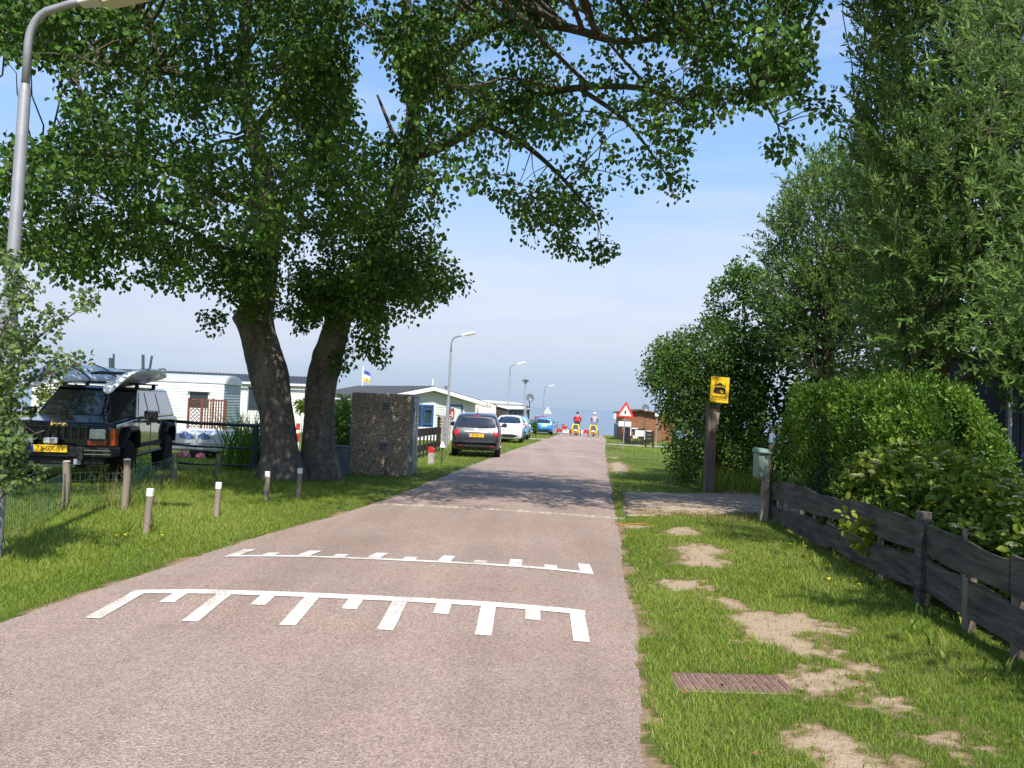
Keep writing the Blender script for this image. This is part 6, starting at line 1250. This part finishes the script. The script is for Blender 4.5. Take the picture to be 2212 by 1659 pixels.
em([(226, 358), (230, 312), (244, 290), (275, 281), (312, 279), (350, 281), (378, 291), (388, 312), (391, 366), (360, 371), (310, 372), (255, 366)])
em([(312, 345), (312, 328), (322, 318), (345, 319), (358, 330), (362, 352), (350, 352), (346, 360), (337, 360), (332, 352)], 'caravan_emblem', m_yel, .0032); em([(324, 326), (334, 326), (334, 336), (322, 336)], 'emblem_window', m_ink2, .0064); em([(339, 326), (347, 327), (352, 336), (339, 336)], 'emblem_window', m_ink2, .0064)
em([(308, 174), (316, 174), (316, 182), (308, 182)], 'screw'); em([(293, 455), (301, 455), (301, 463), (293, 463)], 'screw')
text('sign_lettering', 'vekabo', .108, m_ink2, ys_, (-.005, -.0085, -.140), (RAD(90), 0, 0), .001, sx=.98, bold=.0012)
part('underline_print', m_ink2, ys_, lambda b: b.box((-.005, -.0085, -.197), (.315, .002, .006)))
# blue shed, its corner pole
m_shed = mat('navy_board', (.012, .022, .046), .55, scale=4, var=.2)
s0 = Vector((6.82, 10.6, 0)); sh = empty('blue_shed', (s0.x+1.5, s0.y+1.3, 0), 0, 'dark blue timber shed under the near willow', 'shed')
part('wall', m_shed, sh, lambda b: b.box((0, 0, 1.2), (2.96, 2.56, 2.6)))
for k in range(20): part('board', m_shed, sh, lambda b: b.box((-1.42+.149*k, -1.292, 1.2), (.138, .02, 2.55)), bevel=.004)
part('roof', m_tile, sh, lambda b: b.box((0, 0, 2.56), (3.3, 2.9, .08), rx=.06)); part('corner_trim', m_grey, sh, lambda b: b.box((-1.50, -1.29, 1.2), (.05, .06, 2.56)))
# drain cover of bricks set in the verge
gc = [G(1452, 1458), G(1694, 1463), G(1713, 1502), G(1457, 1496)]; g0 = gc[3]; gx = (gc[2]-gc[3]); gy = (gc[0]-gc[3]); Lx, Ly = gx.length, gy.length
dc = empty('drain_cover', ((gc[0]+gc[2])/2).to_tuple(), math.atan2(gx.y, gx.x), 'rectangular drain cover patterned with brown bricks in the grass', 'drain cover')
m_cov = mat('cover_brick', (.155, .085, .065), .85, scale=12, col2=(.23, .14, .11), bump=.5, bscale=60, orand=.15); part('base_slab', mat('cover_mortar', (.40, .30, .24), .9, scale=14, var=.2, bump=.4), dc, lambda b: b.box((0, 0, -.02), (Lx, Ly, .06)))
cw = Lx/14; cbm = box_mesh('brick', (cw-.009, .1, .02), m_cov, .06)
for i in range(14):
    cuts = [-.5, (-.18, .22, .02)[i % 3], .5]
    if 5 <= i <= 9: cuts = [-.5, -.24+.06*(i % 2), .06*(i % 3), .3, .5]
    for a, c in zip(cuts[:-1], cuts[1:]): o = place(cbm, 'brick', dc, (-Lx/2+cw*(i+.5), Ly*(a+c)/2, .016+rnd.uniform(-.0015, .0015)), rnd.uniform(-.015, .015)); o.scale = (1, ((c-a)*Ly-.011)/.1, 1)
# orange line on the ground
pts = [G(x, y)+Vector((0, 0, .022)) for x, y in ((1322, 1132), (1340, 1137), (1368, 1135), (1392, 1135), (1412, 1139))]; tag(part('orange_cord', mat('orange_cord', (.65, .20, .06), .7), None, lambda b: b.tube(pts, .005, 6)), 'thin orange cord lying across the road edge near the driveway', 'cord')
# fallen leaves and small flowers
lf = MB(); lf.add([(-.02, 0, .0), (-.006, -.011, .010), (.02, 0, .005), (-.006, .011, .011)], [(0, 1, 2), (0, 2, 3)]); m_fl = mat('brown_leaf', (.20, .075, .035), .7, var=.3); lme = lf.mesh('fallen_leaf', m_fl)
for (x, y) in ((1486, 1304), (1620, 1440), (1545, 1464), (1585, 1404), (1482, 1518), (1630, 1655), (1405, 1265), (1520, 1384), (1740, 1502), (1860, 1492), (1565, 1488), (180, 1222)):
    q = G(x, y); o = place(lme, 'fallen_leaf', None, (q.x, q.y, .045), rnd.uniform(0, 6), rnd.uniform(-.4, .4)); tag(o, 'single curled brown leaf fallen on the mown grass', 'leaf', 'fallen brown leaves')
db = MB(); db.lathe([(.002, 0), (.014, .004), (.015, .009), (.004, .011)], n=8); dme = db.mesh('dandelion', mat('dandelion_yellow', (.80, .62, .02), .6))
for (x, y) in ((170, 1177), (252, 1168), (270, 1167), (350, 1168), (1706, 1185), (1740, 1190), (1860, 1197), (1880, 1260), (1790, 1264), (1855, 1276)):
    q = G(x, y); tag(place(dme, 'dandelion', None, (q.x, q.y, .05), 0, rnd.uniform(-.3, .3)), 'tiny yellow flower standing in the mown grass', 'flower', 'yellow flowers in the grass')

# ------------------------------------------------------------------ far right
def pole_at(parent, h, r, m=m_galv): return part('pole', m, parent, lambda b: b.tube([(0, .02, -.1), (0, .02, h)], r, 10))
q = G(1345, 972); ws = empty('warning_sign', (q.x, q.y, gz(q.y)), RAD(-4), 'red and white triangular pedestrian warning sign on a grey pole', 'road sign'); ct_ = at(1352, 890, q.y).z-gz(q.y)
ws.rotation_euler = (0, RAD(2.2), RAD(-4)); pole_at(ws, ct_+.15, .03)
def tri(s, cz_=0, rr=.05): return chaikin([(-s/2, -s*.2887+cz_), (s/2, -s*.2887+cz_), (0, s*.5774+cz_)], 0)
FRM = lambda y: Matrix(((1, 0, 0, 0), (0, 0, -1, y), (0, 1, 0, ct_), (0, 0, 0, 1)))
part('red_triangle', mat('sign_red', (.62, .045, .03), .4, var=.06), ws, lambda b: b.prism(tri(.93), .012, FRM(-.02)), bevel=.01); part('white_field', m_white, ws, lambda b: b.prism(tri(.60, -.012), .004, FRM(-.0325)))
m_pic = mat('pictogram_black', (.012, .012, .012), .5)
part('pictogram', m_pic, ws, lambda b: [b.prism(p_, .003, FRM(-.037)) for p_ in ([(-.035, .045), (.03, .05), (.045, -.01), (.025, -.06), (.065, -.13), (.04, -.14), (-.005, -.06), (-.05, -.12), (-.085, -.11), (-.04, -.04), (-.03, 0), (-.085, -.02), (-.085, .0)], [(-.02, .06), (.02, .06), (.02, .10), (-.02, .10)], [(-.19, -.07), (-.1, -.07), (-.1, -.08), (-.19, -.08)], [(.09, -.07), (.18, -.07), (.18, -.08), (.09, -.08)])])
# brown chalet with dish
wz = gz(58); wc = empty('wooden_chalet', (at(1385, 890, 58).x, 58, wz), RAD(-2), 'low brown timber chalet at the right roadside near the sea', 'chalet'); wap = at(1385, 884, 58).z-wz; wev = at(1417, 892.5, 58).z-wz; hwc = 1.35; wap = max(wap, wev+.25)
m_brn = mat('brown_timber', (.25, .115, .055), .75, scale=5, var=.2, orand=.08); m_brd = mat('dark_brown_timber', (.12, .05, .03), .75, scale=5, var=.2)
part('wall', m_brn, wc, lambda b: b.prism([(-hwc, -.2), (hwc+1.2, -.2), (hwc+1.2, wev-.16), (hwc, wev-.05), (0, wap-.06), (-hwc, wev-.05)], 4.6, Matrix(((1, 0, 0, 0), (0, 0, 1, .25), (0, 1, 0, 0), (0, 0, 0, 1)))))
boards(wc, 'timber_board', m_brn, -hwc, hwc, .4, wap-.08, .17, .248, clip=lambda z: (-min(hwc, max(0, hwc*(wap-.08-z)/(wap-wev))), min(hwc, max(0, hwc*(wap-.08-z)/(wap-wev)))))
for s in (-1, 1): part('roof', m_brd, wc, lambda b: b.add([(0, -.1, wap), (s*(hwc+.25), -.1, wev-.03), (s*(hwc+.25), 5, wev-.03), (0, 5, wap), (0, -.1, wap-.09), (s*(hwc+.25), -.1, wev-.12), (s*(hwc+.25), 5, wev-.12), (0, 5, wap-.09)], [(0, 1, 2, 3), (7, 6, 5, 4), (0, 4, 5, 1), (1, 5, 6, 2)]))
q = Gd(1391, 57.0); dish('satellite_dish', (q.x, q.y, q.z), .27, RAD(2), 'grey satellite dish in front of the brown timber chalet', at(1391, 881.5, 57.0).z-q.z)
q = Gd(1416, 45.5); gb = empty('globe_lamp', (q.x, q.y, q.z), 0, 'post lamp with a white globe beside the dark notice board', 'lamp'); gh = at(1417, 897, 45.5).z-q.z; part('post', m_wood, gb, lambda b: b.tube([(0, 0, 0), (0, 0, gh-.1)], [.06, .045], 10)); part('globe', m_white, gb, lambda b: b.lathe([(.13*math.cos(t), gh+.13*math.sin(t)) for t in np.linspace(-1.4, 1.4, 11)], n=16), smooth=True); part('collar', m_black, gb, lambda b: b.lathe([(.06, gh-.16), (.07, gh-.11)], n=12))
# dark fence with white banners
q0, q1, q2 = Gd(1360.5, 47.5), Gd(1389, 47.5), Gd(1346, 60); bf = empty('dark_rail_fence', (q0.x, q0.y, q0.z), 0, 'dark rail fence carrying white banners at the right roadside', 'fence'); Wf = q1.x-q0.x; Hf = at(1374, 926, 47.5).z-q0.z
for z_, h_ in ((Hf-.1, .2), (Hf*.5, .22), (.14, .18)):
    part('rail', m_dk, bf, lambda b: b.box((Wf/2, 0, z_), (Wf, .04, h_)))
    d_ = Vector((q2.x-q0.x, q2.y-q0.y, q2.z-q0.z)); part('rail', m_dk, bf, lambda b: b.add([(e, 0, z_+s*h_/2) for e in (-.02, .02) for s in (-1, 1)]+[(d_.x+e, d_.y, d_.z+z_+s*h_/2) for e in (-.02, .02) for s in (-1, 1)], [(0, 1, 3, 2), (4, 6, 7, 5), (0, 4, 5, 1), (2, 3, 7, 6), (1, 5, 7, 3), (0, 2, 6, 4)]))
for x in (0, Wf): part('post', m_dk, bf, lambda b: b.box((x, .05, Hf/2), (.1, .1, Hf+.1)))
for k in range(1, 6): part('post', m_dk, bf, lambda b: b.box((d_.x*k/5+.05, d_.y*k/5, d_.z*k/5+Hf/2), (.09, .09, Hf+.05)))
bn = tag(part('banner', m_white, None, lambda b: [b.box((q0.x+Wf*.68, q0.y-.05, q0.z+Hf*.72), (.52, .012, .36))]), 'white banner with dark lettering tied to the dark rail fence', 'banner'); bn_t = text('banner_lettering', 'Zeezicht', .13, m_ink2, None, (q0.x+Wf*.68, q0.y-.058, q0.z+Hf*.69), (RAD(90), 0, 0), .001, sx=.9); bn_t.parent = bn
def drape(name, x0, x1, z0, z1, sag, label, y=-.04):
    n = 14; V_ = []
    for k in range(n+1):
        t = k/n; x = q0.x+x0+(x1-x0)*t; yy = q0.y+y+.03*math.sin(t*16); V_ += [(x, yy, q0.z+z0-sag*math.sin(math.pi*t)), (x, yy, q0.z+z1-sag*.4*t), (x, yy+.006, q0.z+z0-sag*math.sin(math.pi*t)), (x, yy+.006, q0.z+z1-sag*.4*t)]
    F_ = [f for k in range(n) for f in ((k*4, k*4+4, k*4+5, k*4+1), (k*4+2, k*4+3, k*4+7, k*4+6), (k*4+1, k*4+5, k*4+7, k*4+3), (k*4, k*4+2, k*4+6, k*4+4))]
    b = MB(); b.add(V_, F_); return tag(b.build(name, m_white), label, 'cloth')
drape('white_cloth', .12, .5, Hf*.42, Hf*.58, .03, 'white cloth hanging low on the dark rail fence beside the lettered banner'); drape('white_cloth', Wf+.02, Wf+.5, Hf*.32, Hf*.9, -.05, 'crumpled white cloth hanging behind the dark notice board', .1)
tag(part('white_box', m_white, None, lambda b: b.box(at(1349, 916, 56), (.9, .5, .35)), bevel=.02), 'white box standing in front of the brown timber chalet', 'box')
part('top_panel', m_white, bf, lambda b: [b.box((.22, -.03, Hf+.01), (.5, .02, .06)), b.box((.02, -.03, Hf*.8), (.05, .02, .5))])
q = Gd(1393.5, 43.2); q3 = Gd(1411.5, 43.2); nb = empty('notice_board', (q.x, q.y, q.z), 0, 'dark wooden notice board on two legs by the pale path', 'notice board'); Wn = q3.x-q.x; Hn = at(1402, 931, 43.2).z-q.z
for x in (0.03, Wn-.03): part('leg', m_dk, nb, lambda b: b.box((x, 0, Hn/2-.05), (.08, .08, Hn+.1)))
for k in range(3): part('board', m_dk, nb, lambda b: b.box((Wn/2, -.05, Hn-.12-.2*k), (Wn, .03, .19)))
# grey planter and low growth by the sea
q = Gd(1326, 63); q3 = Gd(1346, 59); pl_ = empty('grey_container', (q.x, q.y, q.z), 0, 'long grey metal container with plants on top near the barrier', 'container'); hp = at(1335, 916, 61).z-q.z
d_ = q3-q; part('side', m_grey, pl_, lambda b: b.add([(0, 0, 0), (d_.x, d_.y, d_.z), (d_.x+1.2, d_.y+.3, d_.z), (1.2, .3, 0), (0, 0, hp), (d_.x, d_.y, d_.z+hp), (d_.x+1.2, d_.y+.3, d_.z+hp), (1.2, .3, hp)], [(3, 2, 1, 0), (4, 5, 6, 7), (0, 1, 5, 4), (1, 2, 6, 5), (2, 3, 7, 6), (3, 0, 4, 7)])); part('rim', m_lamptop, pl_, lambda b: b.tube([(0, -.02, hp), (d_.x, d_.y-.02, d_.z+hp)], .06, 6))
for k in range(9): part('rib', m_grey, pl_, lambda b: b.box((d_.x*(k+.5)/9-.02, d_.y*(k+.5)/9, d_.z*(k+.5)/9+hp/2), (.06, .08, hp*.9)))
q = Gd(1340, 62); Cx_ = clumpy([(1331, 912), (1346, 908), (1352, 916), (1330, 917)], lambda x, y: 61.5, lambda x, y: .4, 14, 5, .13, zmin=0); woody('container_plants', Vector((q.x, q.y, q.z+hp)), 'low green plants growing on the grey container', Cx_, m_priv, 12, .16, .11, .08, stems((q.x, q.y, q.z+hp), 3, .3, .3, .01), 3, cat='plants', six=False)
yb = Gd(1400, 48.6); Cy_ = clumpy([(1362, 944), (1420, 944), (1425, 960), (1362, 958)], lambda x, y: 48.9, lambda x, y: .35, 26, 5, .13, zmin=-1); woody('yellow_green_shrub', yb, 'low yellow-green shrub behind the dark rail fence', Cy_, m_lime, 12, .16, .10, .075, stems(yb, 4, .4, .4, .01), 4, cat='shrub', six=False)
# sign backs, barrier, bird
def roundsign(px_, py_, D_, r_, label, m_f=m_lamptop):
    q = Gd(px_, D_); e = empty('round_sign', (q.x, q.y, q.z), 0, label, 'road sign'); h_ = at(px_, py_, D_).z-q.z; pole_at(e, h_+r_*.5, .03); part('disc', m_f, e, lambda b: b.lathe([(r_*.98, -.012), (r_, -.006), (r_, .006), (r_*.98, .010)], (0, 0, h_), n=24, axis='Y')); return e, h_
roundsign(1330, 899, 66, .27, 'round sign seen from its pale back beside the grey container'); e, h_ = roundsign(1347.5, 904, 60, .24, 'small round red rimmed speed sign behind the warning triangle', m_red); part('white_disc', m_white, e, lambda b: b.lathe([(.17, -.016), (.17, -.0125)], (0, 0, h_), n=20, axis='Y')); text('sign_number', '30', .20, m_ink2, e, (0, -.018, h_), (RAD(90), 0, 0), .001)
q = Gd(1181, 75); e = empty('triangle_sign', (q.x, q.y, q.z), RAD(3), 'triangular sign seen from its pale back behind the bright blue hatchback', 'road sign'); ct_ = at(1182.5, 888.5, 75).z-q.z; pole_at(e, ct_+.5, .03); part('triangle', mat('pale_sign_back', (.55, .57, .50), .5), e, lambda b: b.prism(tri(.86), .012, FRM(0.0)), bevel=.01)
qa, qb = Gd(1202, 72.5), Gd(1270, 71.5); ba = empty('road_barrier', (qa.x, qa.y, qa.z), 0, 'low red and white barrier closing the road end at the sea', 'barrier'); d_ = qb-qa
part('white_beam', m_white, ba, lambda b: b.add([(e_, 0, z_) for e_ in (-.03, .03) for z_ in (.12, .42)]+[(d_.x+e_, d_.y, d_.z+z_) for e_ in (-.03, .03) for z_ in (.12, .42)], [(0, 1, 3, 2), (4, 6, 7, 5), (0, 4, 5, 1), (2, 3, 7, 6), (1, 5, 7, 3), (0, 2, 6, 4)]))
for t in (.07, .5, .93): o = part('red_block', m_red, ba, lambda b: b.box((d_.x*t, d_.y*t-.05, d_.z*t+.30), (.44, .08, .34)))
for t in (.07, .93): part('leg', m_grey, ba, lambda b: b.box((d_.x*t, d_.y*t, d_.z*t+.02), (.12, .2, .3)))
gq = at(1119, 808, 150); gu = part('seagull', m_white, None, lambda b: [b.lathe([(.01, -.2), (.05, -.1), (.06, .05), (.01, .2)], gq, n=8, axis='Y'), b.add([gq+Vector(p_) for p_ in ((0, -.06, .02), (.28, -.05, .14), (.55, .02, .06), (.28, .08, .13), (0, .08, .02), (-.28, -.05, .14), (-.55, .02, .06), (-.28, .08, .13))], [(0, 1, 3, 4), (1, 2, 3), (0, 4, 7, 5), (5, 7, 6)])]); tag(gu, 'white gull flying low over the sea', 'bird')

# ------------------------------------------------------------------ cyclists with child trailers
m_skin = mat('skin', (.42, .24, .17), .6, var=.08); m_hair = mat('dark_hair', (.02, .017, .015), .7); m_shirt = mat('red_jersey', (.62, .035, .035), .8, var=.1); m_trou = mat('dark_trousers', (.018, .02, .035), .85, var=.2); m_vest = mat('grey_vest', (.36, .37, .42), .85, scale=3, col2=(.44, .36, .36)); m_jean = mat('grey_shorts', (.16, .18, .25), .85)
m_ytr = mat('yellow_canvas', (.80, .52, .02), .6, var=.1); m_win = mat('mesh_window', (.06, .05, .05), .6, scale=20, var=.4)
def skin(name, pts, edges, rad, m, parent, sub=1):
    me = bpy.data.meshes.new(name); me.from_pydata(pts, edges, []); o = bpy.data.objects.new(name, me); link(o, parent)
    sk = o.modifiers.new('skin', 'SKIN'); sk.use_smooth_shade = True
    for v, r in zip(me.skin_vertices[0].data, rad): v.radius = (r, r)
    me.skin_vertices[0].data[0].use_root = True
    ss = o.modifiers.new('sub', 'SUBSURF'); ss.levels = ss.render_levels = sub; me.materials.append(m)
    dg = bpy.context.evaluated_depsgraph_get(); nm = bpy.data.meshes.new_from_object(o.evaluated_get(dg)); o.modifiers.clear(); o.data = nm; nm.name = name
    nm.materials.clear(); nm.materials.append(m); nm.polygons.foreach_set('use_smooth', [True]*len(nm.polygons)); return o
def bike(name, loc, rz, label, fcol, cat='bicycle'):
    r = empty(name, loc, rz, label, cat); R_w = .34
    for y in (0, 1.08):
        w_ = part('wheel', m_tyre, r, lambda b: b.tube([(0, y+R_w*math.cos(t), R_w+R_w*math.sin(t)) for t in np.linspace(0, 2*math.pi, 25)], .02, 6)); part('spoke', m_rim, w_, lambda b: [b.tube([(0, y, R_w), (0, y+R_w*math.cos(t), R_w+R_w*math.sin(t))], .003, 3) for t in np.linspace(0, 6.283, 13)[:-1]])
    fm = mat(name+'_frame'+label[:6], fcol, .35, coat=.6)
    part('frame', fm, r, lambda b: [b.tube(p_, .018, 7) for p_ in ([(0, 0, .34), (0, .44, .30)], [(0, .44, .30), (0, .30, .86)], [(0, .42, .34), (0, .92, .78)], [(0, .33, .72), (0, .90, .84)], [(0, 0, .34), (0, .32, .74)], [(0, 1.08, .34), (0, .88, .96)])])
    part('handlebar', m_black, r, lambda b: [b.tube([(-.29, .70, 1.06), (-.12, .84, 1.08), (.12, .84, 1.08), (.29, .70, 1.06)], .014, 6), b.tube([(0, .88, .94), (0, .84, 1.08)], .014, 6)]); part('saddle', m_black, r, lambda b: b.add([(-.09, .16, .88), (.09, .16, .88), (.03, .42, .89), (-.03, .42, .89), (-.09, .16, .95), (.09, .16, .95), (.03, .42, .92), (-.03, .42, .92)], [(3, 2, 1, 0), (4, 5, 6, 7), (0, 1, 5, 4), (1, 2, 6, 5), (2, 3, 7, 6), (3, 0, 4, 7)]))
    part('crank', m_rim, r, lambda b: [b.lathe([(.09, .02), (.09, .03)], (0, .44, .30), n=12, axis='X'), b.tube([(.05, .44, .30), (.08, .44, .13)], .012, 5), b.tube([(-.05, .44, .30), (-.08, .44, .47)], .012, 5)]); return r
def rider(loc, rz, label, top, legs, hat, arms):
    r = empty('person', loc, rz, label, 'person', 'cyclists towing child trailers')
    P = [(0, .26, .98), (0, .30, 1.12), (0, .35, 1.30), (0, .40, 1.45), (0, .43, 1.53), (0, .45, 1.60), (0, .455, 1.70),   # pelvis..head
         (-.18, .40, 1.43), (-.26, .50, 1.23), (-.27, .68, 1.08), (.18, .40, 1.43), (.26, .50, 1.23), (.27, .68, 1.08),
         (-.10, .27, .95), (-.12, .62, .72), (-.11, .48, .50), (-.11, .55, .46), (.10, .27, .95), (.12, .56, .60), (.11, .42, .17), (.11, .52, .12)]
    E_ = [(0, 1), (1, 2), (2, 3), (3, 4), (4, 5), (5, 6), (3, 7), (7, 8), (8, 9), (3, 10), (10, 11), (11, 12), (0, 13), (13, 14), (14, 15), (15, 16), (0, 17), (17, 18), (18, 19), (19, 20)]
    rd_ = [.15, .14, .16, .14, .06, .08, .085, .065, .05, .035, .065, .05, .035, .11, .07, .045, .04, .11, .07, .045, .04]
    skin('body', P, E_, [x*.95 for x in rd_], m_skin, r)
    skin('top', P[0:4]+[P[7], P[8], P[10], P[11]]+([P[9], P[12]] if arms else []), [(0, 1), (1, 2), (2, 3), (3, 4), (4, 5), (3, 6), (6, 7)]+([(5, 8), (7, 9)] if arms else []), [.165, .16, .185, .165, .085, .066, .085, .066]+([.05, .05] if arms else []), top, r)
    skin('trousers', [P[0], P[13], P[14], P[15], P[17], P[18], P[19]], [(0, 1), (1, 2), (2, 3), (0, 4), (4, 5), (5, 6)], [.165, .125, .085, .06, .125, .085, .06], legs, r)
    part('shoe', m_black, r, lambda b: [b.box((-.11, .56, .445), (.09, .25, .07))]); part('shoe', m_black, r, lambda b: b.box((.11, .52, .10), (.09, .25, .07)))
    hd = part('headwear', hat, r, lambda b: b.lathe([(.115*math.cos(t)+.002, 1.70+.135*math.sin(t)) for t in np.linspace(.0, 1.5, 7)], (0, .45, 0), n=14), smooth=True); return r
def child_trailer(loc, rz, label):
    r = empty('child_trailer', loc, rz, label, 'bicycle trailer', 'yellow child trailers')
    lo = [(-.33, -.32), (.33, -.32), (.33, .42), (-.33, .42)]; 
    def sh_(b): b.add([(x, y, .22) for x, y in lo]+[(x*1.06, y-.06 if y < 0 else y, .55) for x, y in lo]+[(x*.78, -.12 if y < 0 else .22, .98) for x, y in lo], [(3, 2, 1, 0), (0, 1, 5, 4), (1, 2, 6, 5), (2, 3, 7, 6), (3, 0, 4, 7), (4, 5, 9, 8), (5, 6, 10, 9), (6, 7, 11, 10), (7, 4, 8, 11), (8, 9, 10, 11)])
    part('canopy', m_ytr, r, sh_, bevel=.03); part('rear_window', m_win, r, lambda b: b.add([(-.27, -.403, .52), (.27, -.403, .52), (.18, -.158, .93), (-.18, -.158, .93)], [(0, 1, 2, 3)])); part('reflector_panel', m_lamptop, r, lambda b: b.add([(-.12, -.402, .40), (.12, -.402, .40), (.20, -.41, .54), (-.20, -.41, .54)], [(0, 1, 2, 3)])); part('rear_pouch', mat('orange_pouch', (.45, .16, .03), .7), r, lambda b: b.box((0, -.37, .27), (.5, .05, .09)))
    for s in (-1, 1):
        w_ = part('wheel', m_tyre, r, lambda b: b.tube([(s*.42, .05+.25*math.cos(t), .26+.25*math.sin(t)) for t in np.linspace(0, 2*math.pi, 21)], .026, 6)); part('hub', m_rim, w_, lambda b: [b.tube([(s*.42, .05, .26), (s*.42, .05+.25*math.cos(t), .26+.25*math.sin(t))], .004, 3) for t in np.linspace(0, 6.283, 9)[:-1]]+[b.tube([(s*.34, .05, .26), (s*.44, .05, .26)], .02, 6)])
    part('tow_bar', m_black, r, lambda b: b.tube([(-.2, .4, .26), (-.25, .9, .30), (-.06, 1.35, .34)], .018, 6)); part('mud_flap', m_black, r, lambda b: b.box((0, -.36, .15), (.12, .02, .14))); return r
for (px_, D_, lt, lr, lbk, top, legs, hat, fc, arms) in ((1243, 66.0, 'yellow child trailer towed by the rider in red', 'person in a red top and dark trousers cycling towards the sea', 'dark bicycle ridden by the person in red', m_shirt, m_trou, m_hair, (.02, .02, .03), True), (1281, 64.6, 'yellow child trailer towed by the rider in the white cap', 'person in a grey and orange vest and white cap cycling towards the sea', 'pale bicycle ridden by the person in the white cap', m_vest, m_jean, m_white, (.4, .4, .42), False)):
    q = Gd(px_, D_); yaw = RAD(-7); zb = roadz(q.x, q.y)
    child_trailer((q.x, q.y, zb), yaw, lt)
    o_ = Vector((q.x, q.y, zb))+Matrix.Rotation(yaw, 3, 'Z') @ Vector((.04, 1.45, 0)); o_.z = roadz(o_.x, o_.y)+.0
    bk_ = bike('bicycle', o_, yaw, lbk, fc); bk_.scale = (1.12, 1.12, 1.12); p_ = rider(o_, yaw, lr, top, legs, hat, arms); p_.scale = (1.12, 1.12, 1.12)
q = Gd(1222, 71); b2 = bike('bicycle', (q.x, q.y, q.z), RAD(75), 'parked bicycle with a red crate standing at the barrier', (.1, .1, .11)); part('crate', m_red, b2, lambda b: b.box((0, .15, .62), (.34, .42, .28)))
